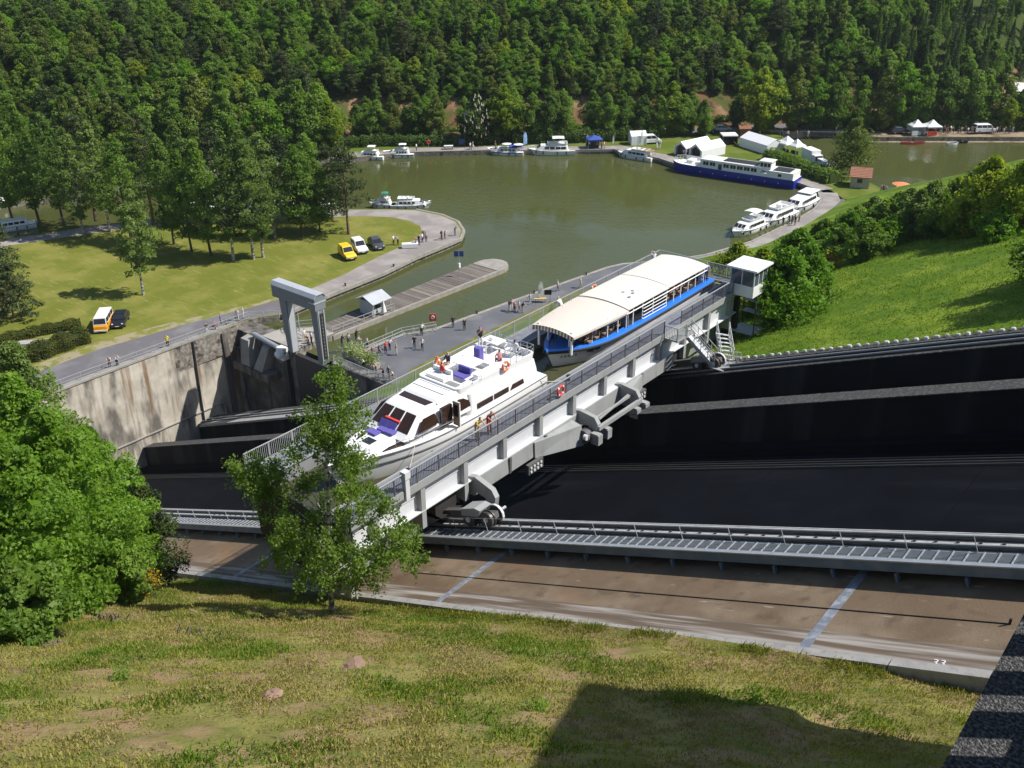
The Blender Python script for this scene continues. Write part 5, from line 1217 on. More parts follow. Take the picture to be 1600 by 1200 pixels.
# ------------------------------------------------------------------ vehicles
m_tyre = mat('tyre', (.012, .012, .012), .85); m_rim = mat('wheel_rim', (.35, .35, .36), .35, .7)
m_lamp = mat('headlamp_glass', (.55, .56, .58), .1, 0, .05, 2); m_tail = mat('tail_lamp', (.35, .02, .02), .2)
def carpaint(name, c): return mat(name, c, .28, 0, .03, 1.0, spec=.5)
P_yel = carpaint('paint_yellow', (.72, .50, .03)); P_wht = carpaint('paint_white', (.72, .73, .74)); P_gry = carpaint('paint_dark_grey', (.055, .06, .07)); P_blk = carpaint('paint_black', (.012, .013, .018)); P_orn = carpaint('paint_orange', (.72, .30, .015)); P_cream = carpaint('paint_cream', (.70, .68, .62)); P_slv = carpaint('paint_silver', (.40, .42, .45))
def vehicle(label, cat, loc, rz, kind, paint, paint2=None, group='parked vehicles', name='parked_car'):
    t = thing(name, label, cat, loc, rz, group)
    # side profiles: lower body and glasshouse, front is +x
    K = dict(
        van=dict(L=4.1, W=1.72, low=[(-2.02, .32), (-2.05, .95), (-1.98, 1.08), (.72, 1.05), (1.75, .90), (2.02, .68), (2.05, .34)], house=(-1.98, .85, -1.88, .18, 1.06, 1.82), wb=1.32),
        hatch=dict(L=4.2, W=1.74, low=[(-2.08, .32), (-2.1, .75), (-1.9, .98), (.8, .95), (1.8, .78), (2.08, .6), (2.1, .34)], house=(-1.95, 1.05, -1.25, .25, .95, 1.46), wb=1.28),
        camper=dict(L=4.5, W=1.75, low=[(-2.2, .38), (-2.25, .9), (-2.2, 1.2), (2.0, 1.2), (2.2, .95), (2.25, .38)], house=(-2.18, 2.05, -2.1, 1.72, 1.2, 1.98), wb=1.2),
        minibus=dict(L=5.0, W=1.9, low=[(-2.45, .34), (-2.5, 1.0), (-2.45, 1.15), (1.5, 1.12), (2.25, .95), (2.48, .7), (2.5, .36)], house=(-2.42, 1.75, -2.3, .95, 1.13, 1.95), wb=1.55))[kind]
    W = K['W']/2; b = MB(); lo = K['low']; n = len(lo); secs = []
    for (y, s, dz) in ((-W, .97, .03), (-W*.93, 1., 0), (W*.93, 1., 0), (W, .97, .03)): secs.append([(x*s, y, z+dz*(-1 if z > .6 else 1)) for x, z in lo])
    b.loft(secs, closed=True, cap=True); b.build('body', paint, t, smooth=30)
    x0, x1, x2, x3, z0, z1 = K['house']; wb_, wt = W*.95, W*.80
    if kind in ('van', 'camper', 'minibus'): wt = W*.88
    hp2 = paint2 or paint
    b = MB(); b.hexa([(x0, -wb_, z0-.03), (x1, -wb_, z0-.03), (x1, wb_, z0-.03), (x0, wb_, z0-.03), (x2, -wt, z1), (x3, -wt, z1), (x3, wt, z1), (x2, wt, z1)]); b.build('cabin', hp2, t)
    b = MB(); b.hexa([(x2-.02, -wt*.98, z1-.01), (x3+.02, -wt*.98, z1-.01), (x3+.02, wt*.98, z1-.01), (x2-.02, wt*.98, z1-.01), (x2+.1, -wt*.9, z1+.05), (x3-.1, -wt*.9, z1+.05), (x3-.1, wt*.9, z1+.05), (x2+.1, wt*.9, z1+.05)]); b.build('roof', hp2, t)
    def face(pts, nm, m, off): MB().hexa([Vector(q)-Vector(off)*.5 for q in pts]+[Vector(q)+Vector(off) for q in pts]).build(nm, m, t)
    L3 = lambda a, c, f: a+(c-a)*f
    face([(L3(x1, x3, .1), -wb_*.9, L3(z0, z1, .1)), (L3(x1, x3, .1), wb_*.9, L3(z0, z1, .1)), (L3(x1, x3, .9), wt*.9, L3(z0, z1, .9)), (L3(x1, x3, .9), -wt*.9, L3(z0, z1, .9))], 'windscreen', m_glass, (.02, 0, .01))
    face([(L3(x0, x2, .2), -wb_*.85, L3(z0, z1, .2)), (L3(x0, x2, .2), wb_*.85, L3(z0, z1, .2)), (L3(x0, x2, .85), wt*.85, L3(z0, z1, .85)), (L3(x0, x2, .85), -wt*.85, L3(z0, z1, .85))], 'rear_window', m_glass, (-.02, 0, .01))
    nw = 3 if kind in ('camper', 'minibus') else 2
    for s in (1, -1):
        for k in range(nw):
            fa, fb_ = (k+.06)/nw, (k+.94)/nw
            if kind == 'van' and k == 0 and paint is P_yel: continue
            pts = []
            for (f, g_) in ((fa, .14), (fb_, .14), (fb_, .86), (fa, .86)):
                xb_ = x0+.15+(x1-x0-.3)*f; xt_ = x2+.08+(x3-x2-.16)*f
                pts.append((L3(xb_, xt_, g_), s*L3(wb_, wt, g_), L3(z0, z1, g_)))
            face(pts, 'side_window', m_glass, (0, s*.015, 0))
    bw = MB(); bw.tube([(0, -.1, 0), (0, .1, 0)], .31, 14); mw = bw.mesh('tyre', m_tyre); br = MB(); br.tube([(0, -.105, 0), (0, .105, 0)], .18, 10); mr_ = br.mesh('rim', m_rim)
    for x in (-K['wb'], K['wb']):
        for s in (1, -1):
            w_ = link('wheel', mw, t, (x, s*(W-.09), .31)); link('rim', mr_, w_)
    xe = lo[-2][0]
    for s in (1, -1):
        MB().ball((xe-.06, s*W*.72, .72 if kind != 'camper' else .78), (.09, .15, .1), 8, 4).build('headlight', m_lamp, t, smooth=True)
        MB().box((lo[0][0]-.03, s*W*.8-.08, .7), (lo[0][0]+.08, s*W*.8+.08, .95)).build('tail_light', m_tail, t)
        MB().box((x1-.35, s*(W+.02)-.08, z0-.02), (x1-.2, s*(W+.02)+.08, z0+.12)).build('mirror', m_dark, t)
    MB().box((lo[-1][0]-.1, -W*.95, .32), (lo[-1][0]+.06, W*.95, .52)).build('front_bumper', P_wht if kind == 'camper' else m_dark, t)
    MB().box((lo[0][0]-.06, -W*.95, .32), (lo[0][0]+.1, W*.95, .52)).build('rear_bumper', P_wht if kind == 'camper' else m_dark, t)
    MB().box((lo[-1][0]+.06, -.26, .40), (lo[-1][0]+.075, .26, .5)).build('number_plate', P_wht, t)
    return t
def park(px, py, z=1.0):
    q = at(px, py, z); return (q.x, q.y, z)
camdir = math.atan2(-.77, .63)
vehicle('small yellow van, nearest of three parked on the peninsula lawn', 'van', park(543, 402), -.02-.35, 'van', P_yel)
vehicle('small white van parked between the yellow van and the grey car', 'van', park(562, 392), -.42, 'van', P_wht)
vehicle('dark grey hatchback parked farthest of three on the peninsula lawn', 'car', park(588, 386), -.45, 'hatch', P_gry)
vehicle('orange and white camper van parked beside the clipped hedge', 'camper van', park(164, 511), -.72, 'camper', P_orn, P_cream, name='camper_van')
vehicle('black estate car parked beside the orange camper van', 'car', park(189, 505), -.72, 'hatch', P_blk)
vehicle('white minibus beside the white gabled tent on the far quay', 'minibus', park(1015, 224, 1.0), .85, 'minibus', P_wht, group='vehicles on the far bank')
vehicle('white minibus among people on the gravel beach', 'minibus', park(1537, 207, 1.2), .75, 'minibus', P_wht, group='vehicles on the far bank')
vehicle('dark car parked left of the pagoda tents on the beach', 'car', park(1405, 208, 1.2), .75, 'hatch', P_gry, group='vehicles on the far bank')
q = at(1104, 207, 1.3); vehicle('black car left of the silver car on the far road behind the marquees', 'car', (q.x, q.y, 1.3), .8, 'hatch', P_blk, group='vehicles on the far bank')
q = at(1128, 205, 1.3); vehicle('silver car on the far road behind the marquees', 'car', (q.x, q.y, 1.3), .8, 'hatch', P_slv, group='vehicles on the far bank')
strip('far_road', [(4, 214), (8, 228), (10, 250), (11, 285)], [(12, 212), (15.5, 226), (17.5, 250), (18.5, 285)], 3.6, m_asph)
vehicle('silver car climbing the far road at the upper right edge', 'car', (12.8, 231, 3.6), 1.5, 'hatch', P_slv, group='vehicles on the far bank')
vehicle('dark car on the far road at the upper right edge', 'car', (14.4, 247, 3.6), 1.5, 'hatch', P_blk, group='vehicles on the far bank')

# ------------------------------------------------------------------ tents, huts, small buildings
m_tent = mat('tent_canvas', (.74, .74, .745), .7, 0, .02, .8)
def gable(label, cat, loc, rz, L, W, he, hr, mr, mw, name='marquee', bays=1, opening=None, group=None):
    t = thing(name, label, cat, loc, rz, group)
    for k in range(bays):
        y0 = -W*bays/2+k*W; y1 = y0+W; ym = (y0+y1)/2
        sh = 0 if (k == 1 or bays == 1) else L*.12
        b = MB(); b.extrude([(y0, he), (ym, hr), (y1, he), (y1, he-.06), (ym, hr-.06), (y0, he-.06)], 'x', -L/2+sh-.1, L/2+sh*.4+.1); b.build('tent_roof', mr, t)
        for yy_ in ((y0, y1) if k == 0 else (y1,)): MB().box((-L/2+sh, yy_-.03, 0), (L/2+sh*.4, yy_+.03, he-.05)).build('tent_wall', mw, t)
        b = MB(); b.extrude([(y0, 0), (y1, 0), (y1, he-.05), (ym, hr-.08), (y0, he-.05)], 'x', L/2+sh*.4-.05, L/2+sh*.4); b.build('gable_wall', mw, t)
        b = MB(); b.extrude([(y0, he-.3), (y0, he-.05), (ym, hr-.08), (y1, he-.05), (y1, he-.3), (ym, hr-.55)], 'x', -L/2+sh-.05, -L/2+sh); b.build('gable_trim', mw, t)
        if opening:
            MB().extrude([(y0+.5, 0), (y1-.5, 0), (y1-.5, he*.75), (ym, hr*.78), (y0+.5, he*.75)], 'x', -L/2+sh+.6, -L/2+sh+.7).build('dark_interior', m_dark, t)
            for yy_ in (y0+.1, y1-.1): MB().box((-L/2+sh-.04, yy_-.25, 0), (-L/2+sh+.04, yy_+.25, he-.1)).build('curtain', mw, t)
    return t
a = at(1061, 246, 1); c = at(1130, 232, 1)
gable('large white twin ridged marquee with open ends behind the blue barge', 'marquee', (-11.6, 115.4, 1.0), 1.345, 8.0, 3.4, 1.8, 3.0, m_tent, m_tent, bays=2, opening=True)
gable('white marquee with plain roof behind the hedge of the barge', 'marquee', (-3.2, 127.6, 1.0), -.4, 9.0, 4.8, 1.9, 3.0, m_tent, m_tent)
q = at(991, 226, 1); gable('small white gabled tent beside the white minibus on the far quay', 'tent', (q.x, q.y+1.2, 1.0), .82+math.pi, 3.4, 3.0, 2.0, 2.9, m_tent, m_tent, name='gabled_tent', opening=True)
def pagoda(label, loc, rz, s, h, m, mw=None, name='pagoda_tent', group='pop up tents', peak=1.3, sides=(0, 1, 2)):
    t = thing(name, label, 'tent', loc, rz, group)
    b = MB(); a = s/2; secs = []
    for (f, z) in ((1., h), (.55, h+peak*.32), (.2, h+peak*.78), (.04, h+peak)): secs.append([(-a*f, -a*f, z), (a*f, -a*f, z), (a*f, a*f, z), (-a*f, a*f, z)])
    b.loft([[(q[0], q[1], h-.25) for q in secs[0]]]+secs, closed=True, cap=True); b.build('tent_roof', m, t)
    mp_ = MB().box((-.035, -.035, 0), (.035, .035, h)).mesh('tent_pole', m_galv)
    for (x, y) in ((-a, -a), (a, -a), (a, a), (-a, a)): link('tent_pole', mp_, t, (x*.97, y*.97, 0))
    if mw:
        for k in sides:
            if k == 0: MB().box((-a*.97, a*.95, .1), (a*.97, a*.97, h-.1)).build('tent_wall', mw, t)
            if k == 1: MB().box((a*.95, -a*.97, .1), (a*.97, a*.97, h-.1)).build('tent_wall', mw, t)
            if k == 2: MB().box((-a*.97, -a*.97, .1), (-a*.1, -a*.95, h*.55)).build('tent_wall', mw, t)
    MB().box((-a*.6, -a*.5, 0), (a*.6, -a*.1, .8)).build('counter', mw or m_dark, t)
    return t
q = at(928, 231, 1); pagoda('blue pop up tent with people beside it on the far quay', (q.x, q.y, 1), .8, 3.2, 2.1, m_bluec, m_dark, name='popup_tent', peak=.75, sides=(0,))
q = at(1430, 210, 1.1); pagoda('left white pagoda tent of two on the gravel beach', (q.x, q.y, 1.1), .75, 3.2, 2.1, m_tent, m_tent)
q = at(1452, 210, 1.1); pagoda('right white pagoda tent of two on the gravel beach', (q.x+.3, q.y, 1.1), .75, 3.4, 2.1, m_tent, m_red, sides=(2,))
q = at(1228, 238, 1); pagoda('white peaked canopy joined to the marquee behind the hedge', (q.x, q.y, 1), -.4, 3.4, 2.2, m_tent)
q = at(1242, 241, 1); pagoda('smaller white peaked canopy right of the joined canopy', (q.x+.2, q.y, 1), -.4, 2.8, 2.0, m_tent)
q = at(1138, 224, 1); pagoda('black market stall with pale flat roof behind the marquees', (q.x, q.y, 1), .7, 3.4, 2.1, m_gel2, m_black, name='market_stall', peak=.25)
# white box truck and trailer boat by the hedge
q = at(1267, 255, 1); bt = thing('box_truck', 'white box truck parked by the end of the hedge', 'truck', (q.x, q.y, 1.0), -.6, 'vehicles on the far bank')
MB().box((-2.3, -1.05, .7), (1.5, 1.05, 2.9)).build('cargo_box', m_tent, bt); MB().hexa([(1.55, -1., .5), (3.0, -1., .5), (3.0, 1., .5), (1.55, 1., .5), (1.55, -.95, 2.2), (2.5, -.9, 2.2), (2.5, .9, 2.2), (1.55, .95, 2.2)]).build('cab', P_wht, bt)
MB().hexa([(2.9, -.85, 1.25), (2.96, -.85, 1.25), (2.96, .85, 1.25), (2.9, .85, 1.25), (2.55, -.8, 2.05), (2.62, -.8, 2.05), (2.62, .8, 2.05), (2.55, .8, 2.05)]).build('windscreen', m_glass, bt)
mw = MB().tube([(0, -.12, 0), (0, .12, 0)], .4, 12).mesh('wheel', m_tyre)
for x in (-1.5, 2.2):
    for s in (1, -1): link('wheel', mw, bt, (x, s*.9, .4))
q = at(1285, 262, 1.1); cruiser('small white boat on the bank right of the white box truck', (q.x, q.y, 1.3), -.65, 4.8, 1.9, fly=False, low=True, name='trailer_boat', group='small boats ashore')
# brown hut
q = at(1161, 214, 1); hb_ = thing('wooden_hut', 'small brown wooden hut with sloping roof behind the marquees', 'hut', (q.x, q.y, 1.0), .75)
m_wood = mat('brown_timber', (.20, .085, .04), .8, 0, .15, 3)
for k in range(7): MB().box((-1.2, -1.2, .05+k*.3), (1.2, 1.2, .33+k*.3)).build('plank', m_wood, hb_)
MB().extrude([(-1.5, 2.15), (0, 3.0), (1.5, 2.15), (1.5, 2.05), (0, 2.88), (-1.5, 2.05)], 'x', -1.4, 1.4).build('roof', m_wood, hb_)
MB().box((1.2, -.4, .1), (1.24, .4, 1.8)).build('door', m_dark, hb_)
# stone bridge and footbridge at the pond's inlet
q0 = at(1188, 216, .3); q1 = at(1262, 222, .3)
sb = thing('stone_abutment', 'curved sandstone abutment wall left of the footbridge', 'wall')
m_sand = mat('sandstone', (.30, .235, .17), .9, 0, .2, 1.5, worldpos=True, bump=.5, bscale=4)
pts = [(-10.5, 143.5), (-7.5, 144.2), (-4.2, 145.3), (-2.6, 147.2), (-2.4, 149.4)]
for lay in range(4):
    for i in range(len(pts)-1):
        a, c = Vector((*pts[i], 0)), Vector((*pts[i+1], 0))
        for k in range(3):
            s0 = a.lerp(c, k/3+.01); s1 = a.lerp(c, (k+1)/3-.01); nn = Vector((-(c-a).y, (c-a).x, 0)).normalized()*1.2
            z0 = -.3+lay*.45; MB().hexa([s0+Vector((0, 0, z0)), s1+Vector((0, 0, z0)), s1+nn+Vector((0, 0, z0)), s0+nn+Vector((0, 0, z0)), s0+Vector((0, 0, z0+.43)), s1+Vector((0, 0, z0+.43)), s1+nn+Vector((0, 0, z0+.43)), s0+nn+Vector((0, 0, z0+.43))]).build('stone_block', m_sand, sb)
fbz = thing('footbridge', 'dark footbridge with railing across the pond inlet', 'bridge')
MB().hexa([(-3.2, 146.6, 1.3), (7.5, 153.4, 1.3), (6.4, 155.2, 1.3), (-4.3, 148.4, 1.3), (-3.2, 146.6, 1.6), (7.5, 153.4, 1.6), (6.4, 155.2, 1.6), (-4.3, 148.4, 1.6)]).build('bridge_deck', m_conclight, fbz)
railing(fbz, [(-3.2, 146.6, 1.6), (7.5, 153.4, 1.6)], 1.1, 1.5, .2, m=m_dark, balr=.02)
# red roofed cabin by the lock
q = at(1335, 292, 1); hs = thing('red_roofed_house', 'small stone house with red tiled roof beside the pond', 'house', (q.x+.4, q.y+1.4, 1.0), .35)
m_rend = mat('pale_render', (.42, .37, .30), .9, 0, .08, 1.5); m_tile = mat('roof_tile_red', (.30, .135, .085), .85, 0, .15, 2)
MB().box((-1.7, -1.9, 0), (1.7, 1.9, 2.2)).build('wall', m_rend, hs)
MB().extrude([(-1.9, 2.2), (1.9, 2.2), (0, 3.4)], 'x', -1.68, 1.68).build('gable', m_rend, hs)
rf = bpy.data.objects.new('roof', None); C.objects.link(rf); rf.parent = hs
for s in (1, -1):
    for k in range(7):
        f0, f1 = k/7, (k+1)/7+.03
        y0, z0 = s*2.2*(1-f0), 2.05+1.45*f0; y1, z1 = s*2.2*(1-f1), 2.05+1.45*f1
        MB().hexa([(-2.0, y0, z0), (2.0, y0, z0), (2.0, y1, z1), (-2.0, y1, z1), (-2.0, y0, z0+.1), (2.0, y0, z0+.1), (2.0, y1, z1+.04), (-2.0, y1, z1+.04)]).build('tile_course', m_tile, rf)
MB().box((-1.72, -.45, .1), (-1.69, .45, 1.9)).build('door', m_dark, hs); MB().box((-.5, -1.93, 1.0), (.4, -1.89, 1.8)).build('window', m_glass, hs)
# cafe parasols by the pond
m_coral = mat('coral_canvas', (.62, .20, .09), .8)
for i, (px, py, s, lb) in enumerate(((1405, 291, 1.6, 'coral parasol left of the bushes at the pond edge'), (1410, 296, 1.4, 'low coral parasol in front of the larger one at the pond edge'), (1476, 289, 1.3, 'coral parasol alone between the bushes at the pond edge'))):
    q = at(px, py+14, 1); t = thing('cafe_parasol', lb, 'parasol', (q.x, q.y, 1.0), 0, 'coral parasols at the pond'); parasol(t, 0, 0, 0, s, m_coral, 2.1)
# beach banners
def banner(px, py, z, h, w_, m, label, rz=1.2):
    q = at(px, py, z); t = thing('feather_flag', label, 'flag', (q.x, q.y, z), rz, 'promotional flags')
    b = MB(); b.tube([(0, 0, 0), (0, 0, h*.8), (.1, 0, h*.96), (.3, 0, h)], .025, 5); b.build('pole', m_galv, t)
    b = MB(); pts = [(0.03, h*.2), (w_, h*.26), (w_*1.02, h*.7), (w_*.85, h*.92), (.35, h), (.05, h*.8)]
    n_ = len(pts); b.add([(x, .06*math.sin(x*5+z_), z_) for x, z_ in pts], [tuple(range(n_))]); b.build('banner', m, t)
    return t
m_flag = foliage('flag_canvas', (.62, .62, .62), (.7, .7, .7), .5, tr=(1, 1, 1))
tq = banner(841, 472, 1.0, 3.0, .75, m_flag, 'white feather flag standing on the dark lower quay')
MB().box((.15, -.09, 1.5), (.5, -.08, 2.0)).build('banner_print', m_galv, tq)
banner(818, 232, 1.0, 3.6, .9, mat('flag_pale_blue', (.22, .36, .60), .7), 'pale blue feather flag on the far quay behind the cruisers')
banner(1001, 227, 1.0, 3.3, .4, m_flag, 'narrow white flag beside the small gabled tent')
banner(916, 229, 1.0, 2.8, .5, m_flag, 'white flag left of the blue pop up tent')
banner(957, 228, 1.0, 2.4, .4, m_flag, 'small white flag right of the blue pop up tent')
# notice boards on the far quay
q = at(722, 231, 1); t = thing('notice_board', 'dark blue notice board on the far quay lawn', 'sign', (q.x, q.y, 1), .8); MB().box((-.7, -.04, .8), (.7, .04, 1.9)).build('board', m_navy, t)
for x in (-.6, .6): MB().box((x-.04, -.04, 0), (x+.04, .04, .8)).build('leg', m_dark, t)
q = at(670, 231, 1); t = thing('rescue_ring_stand', 'red rescue ring on a post on the far quay', 'rescue post', (q.x, q.y, 1), .8); MB().box((-.05, -.05, 0), (.05, .05, 1.2)).build('post', m_galv, t); MB().torus((0, -.1, 1.3), .35, .1, 'y', 14, 6).build('ring', m_red, t, smooth=True)
q = at(701, 233, 1); t = thing('picnic_table', 'white covered picnic table on the far quay lawn', 'table', (q.x, q.y, 1), .8)
MB().box((-1.0, -.5, .7), (1.0, .5, .78)).build('table_top', m_gel2, t)
for x in (-.8, .8): MB().box((x-.05, -.4, 0), (x+.05, .4, .7)).build('leg', m_dark, t)
# easel with a sack barrow on the quay
q = at(856, 472, 1); t = thing('display_stand', 'dark display screen on a trestle with a yellow board on the quay', 'display stand', (q.x, q.y, 1), .7)
MB().box((-.5, -.05, 1.1), (.5, .05, 1.8)).build('screen', m_black, t); MB().box((-1.9, -.3, .55), (-.2, .3, .62)).build('board', mat('yellow_board', (.60, .42, .12), .7), t)
for x in (-1.7, -.4, .3): 
    for s in (1, -1): MB().bar((x, 0, 1.1 if x > 0 else .55), (x, s*.3, 0), .04, .04).build('leg', m_dark, t)
# long building with white roof at the right edge
lb = thing('long_building', 'low building with a pale sheet roof at the right edge among trees', 'building', (33.0, 209.5, 3.0), .16)
MB().box((-9, -3, -2), (9, 3, 2.4)).build('wall', mat('red_brown_wall', (.22, .09, .06), .85), lb); MB().extrude([(-3.8, 2.3), (0, 3.9), (3.8, 2.3), (3.8, 2.2), (0, 3.8), (-3.8, 2.2)], 'x', -9.5, 9.5).build('roof', m_tent, lb)
for k in range(5): MB().box((-7.5+k*3.4, -3.03, .6), (-6.1+k*3.4, -2.98, 1.8)).build('window', m_glass, lb)
# stone monument slabs in the hedge
gl = thing('stone_slabs', 'row of grey stone slabs between the two hedges', 'bench', (-28.6, -22.5, 1.0), .88)
for k in range(4): MB().box((-3.6+k*1.9, -.6, 0), (-1.85+k*1.9, .6, .42)).build('slab', m_conclight, gl)
# planter and bicycles in the gate crowd
m_plbox = mat('planter_box', (.30, .29, .27), .8)
for i, (px, py, lb_) in enumerate(((553, 560, 'left planter box with pale leafed shrub beside the portal gate'), (575, 572, 'right planter box with pale leafed shrub on the dock landing'))):
    q = at(px, py, 1.0); t = thing('planter', lb_, 'planter', (q.x, q.y, 1.0), .1*i, 'planters by the gate')
    MB().box((-1.5, -.55, 0), (1.5, .55, .6)).build('box', m_plbox, t); PLANT = (t,)
def bicycle(px, py, rz, label, mf):
    q = at(px, py, 1.0); t = thing('bicycle', label, 'bicycle', (q.x, q.y, 1.0), rz, 'bicycles parked by the gate')
    for x in (-.52, .52):
        w_ = MB().torus((0, 0, 0), .32, .02, 'y', 16, 5).build('wheel', m_tyre, t); w_.location = (x, 0, .34)
        b = MB()
        for k in range(6): a = k*math.pi/6; b.bar((-.31*math.cos(a), 0, -.31*math.sin(a)), (.31*math.cos(a), 0, .31*math.sin(a)), .006, .006)
        b.build('spokes', m_galv, w_)
    b = MB(); b.tube([(-.52, 0, .34), (-.05, 0, .32), (.35, 0, .78), (-.18, 0, .78), (-.52, 0, .34)], .02, 6); b.tube([(-.05, 0, .32), (-.2, 0, .9)], .018, 6); b.tube([(.52, 0, .34), (.34, 0, .95)], .02, 6); b.build('frame', mf, t)
    MB().box((-.32, -.07, .88), (-.08, .07, .94)).build('saddle', m_black, t); MB().tube([(.3, -.26, 1.0), (.34, 0, .96), (.3, .26, 1.0)], .016, 6).build('handlebar', m_dark, t); MB().box((-.1, -.12, .26), (0, .12, .34)).build('crank', m_dark, t)
    return t
bicycle(596, 594, .2, 'bicycle leaning at the landing rail, left of the pair', m_navy); bicycle(612, 598, .1, 'bicycle leaning at the landing rail, right of the pair', m_red)
bicycle(355, 509, 1.4, 'bicycle held by the cyclist in blue on the wall road', m_dark)
# ------------------------------------------------------------------ people
def person_mesh(name, J, order):
    """J: joint -> (pos, radius); order: bones; grown with a skin modifier into one continuous surface"""
    names = list(J); idx = {n: i for i, n in enumerate(names)}
    me = bpy.data.meshes.new(name); me.from_pydata([J[n][0] for n in names], [(idx[a], idx[b_]) for a, b_ in order], [])
    o = bpy.data.objects.new(name, me); C.objects.link(o)
    md = o.modifiers.new('skin', 'SKIN'); md.use_smooth_shade = True
    for i, n in enumerate(names):
        sv = me.skin_vertices[0].data[i]; r = J[n][1]; sv.radius = r if isinstance(r, tuple) else (r, r); sv.use_root = (n == 'pelvis')
    sb = o.modifiers.new('sub', 'SUBSURF'); sb.levels = 1; sb.render_levels = 1
    bpy.context.view_layer.update()
    m2 = bpy.data.meshes.new_from_object(o.evaluated_get(bpy.context.evaluated_depsgraph_get())); m2.name = name
    bpy.data.objects.remove(o, do_unlink=True)
    # which garment a face belongs to: nearest bone
    segs = [(a, b_, Vector(J[a][0]), Vector(J[b_][0])) for a, b_ in order]
    def reg(c, bare):
        best = None
        for a, b_, p, q in segs:
            d = q-p; t = max(0, min(1, (c-p).dot(d)/max(1e-9, d.length_squared))); dist = (p+d*t-c).length
            if best is None or dist < best[0]: best = (dist, a, b_, t)
        _, a, b_, t = best
        if b_ in ('head', 'crown'):
            hd_ = Vector(J['head'][0])
            return 3 if (c.z > hd_.z+.05 or (c-hd_).dot(fwd) < -.01 and c.z > hd_.z-.06) else 0
        if b_ == 'neck': return 0 if t > .6 else 1
        if b_[:4] in ('hand', 'thum', 'fing'): return 0
        if b_[:5] == 'wrist': return 0
        if b_[:5] == 'elbow' or b_[:5] == 'shoul': return 1
        if b_ in ('chest', 'waist'): return 1
        if b_[:3] == 'toe': return 4
        if b_[:3] == 'ank': return 2 if t < .85 else 4
        return 2
    fwd = Vector((1, 0, 0))
    for k in range(5): m2.materials.append(None)
    for p in m2.polygons: p.material_index = reg(p.center, False); p.use_smooth = True
    return m2
def skeleton(pose='stand'):
    J = dict(pelvis=((0, 0, .96), (.13, .155)), waist=((0, 0, 1.1), (.115, .14)), chest=((.0, 0, 1.32), (.125, .17)), neck=((.01, 0, 1.5), .058), head=((.03, 0, 1.62), (.095, .08)), crown=((.02, 0, 1.70), (.085, .075)))
    def leg(s, hip, knee, ank, toe): 
        J['hip'+s] = (hip, .095); J['knee'+s] = (knee, .068); J['ankle'+s] = (ank, .045); J['toe'+s] = (toe, .04)
    def arm_(s, sh, el, wr, ha): 
        J['shoulder'+s] = (sh, .065); J['elbow'+s] = (el, .048); J['wrist'+s] = (wr, .034); J['hand'+s] = (ha, .04)
    sg = {'L': 1, 'R': -1}
    for s, k in sg.items():
        if pose == 'walk': f = .22*k; leg(s, (0, k*.09, .9), (.08+f*.5, k*.095, .5), (f*1.2-.05, k*.1, .08), (f*1.2+.1, k*.11, .04))
        elif pose == 'sit': leg(s, (.02, k*.1, .93), (.44, k*.12, .92), (.46, k*.12, .52), (.6, k*.13, .48))
        else: leg(s, (0, k*.09, .9), (.02, k*.1, .5), (0, k*.11, .08), (.14, k*.13, .04))
        if pose == 'walk': arm_(s, (0, k*.19, 1.42), (-.04-.1*k, k*.25, 1.16), (.06-.2*k, k*.25, .95), (.1-.22*k, k*.24, .86))
        elif pose == 'photo': arm_(s, (.02, k*.19, 1.42), (.18, k*.24, 1.28), (.32, k*.1, 1.5), (.36, k*.07, 1.56))
        elif pose == 'lean': arm_(s, (.05, k*.19, 1.40), (.22, k*.24, 1.2), (.42, k*.2, 1.12), (.5, k*.18, 1.1))
        elif pose == 'sit': arm_(s, (.02, k*.19, 1.42), (.1, k*.26, 1.16), (.32, k*.2, 1.08), (.4, k*.17, 1.06))
        else: arm_(s, (0, k*.19, 1.42), (.0, k*.26, 1.16), (.08, k*.27, .93), (.1, k*.26, .84))
    if pose == 'lean':
        for n in ('chest', 'neck', 'head', 'crown'):
            (x, y, z), r = J[n]; J[n] = ((x+.14 if n == 'chest' else x+.24, y, z-.05 if n == 'chest' else z-.1), r)
        for s, k in sg.items():
            (x, y, z), r = J['shoulder'+s]; J['shoulder'+s] = ((x+.14, y, z-.08), r)
    for s, k in sg.items():     # fingers and thumb
        h = Vector(J['hand'+s][0]); w_ = Vector(J['wrist'+s][0]); d = (h-w_).normalized(); sd_ = d.cross(Vector((0, 0, 1))); sd_ = sd_.normalized() if sd_.length > .1 else Vector((1, 0, 0))
        for i in range(4): J['finger%d%s' % (i, s)] = (tuple(h+d*(.085, .1, .095, .075)[i]+sd_*(-.03+.02*i)), .011)
        J['thumb'+s] = (tuple(h+d*.03+sd_*.06), .012)
    order = [('pelvis', 'waist'), ('waist', 'chest'), ('chest', 'neck'), ('neck', 'head'), ('head', 'crown')]
    for s in 'LR':
        order += [('pelvis', 'hip'+s), ('hip'+s, 'knee'+s), ('knee'+s, 'ankle'+s), ('ankle'+s, 'toe'+s), ('chest', 'shoulder'+s), ('shoulder'+s, 'elbow'+s), ('elbow'+s, 'wrist'+s), ('wrist'+s, 'hand'+s), ('hand'+s, 'thumb'+s)]+[('hand'+s, 'finger%d%s' % (i, s)) for i in range(4)]
    return J, order
POSE = {k: person_mesh('person_'+k, *skeleton(k)) for k in ('stand', 'walk', 'photo', 'lean', 'sit')}
CL = {}
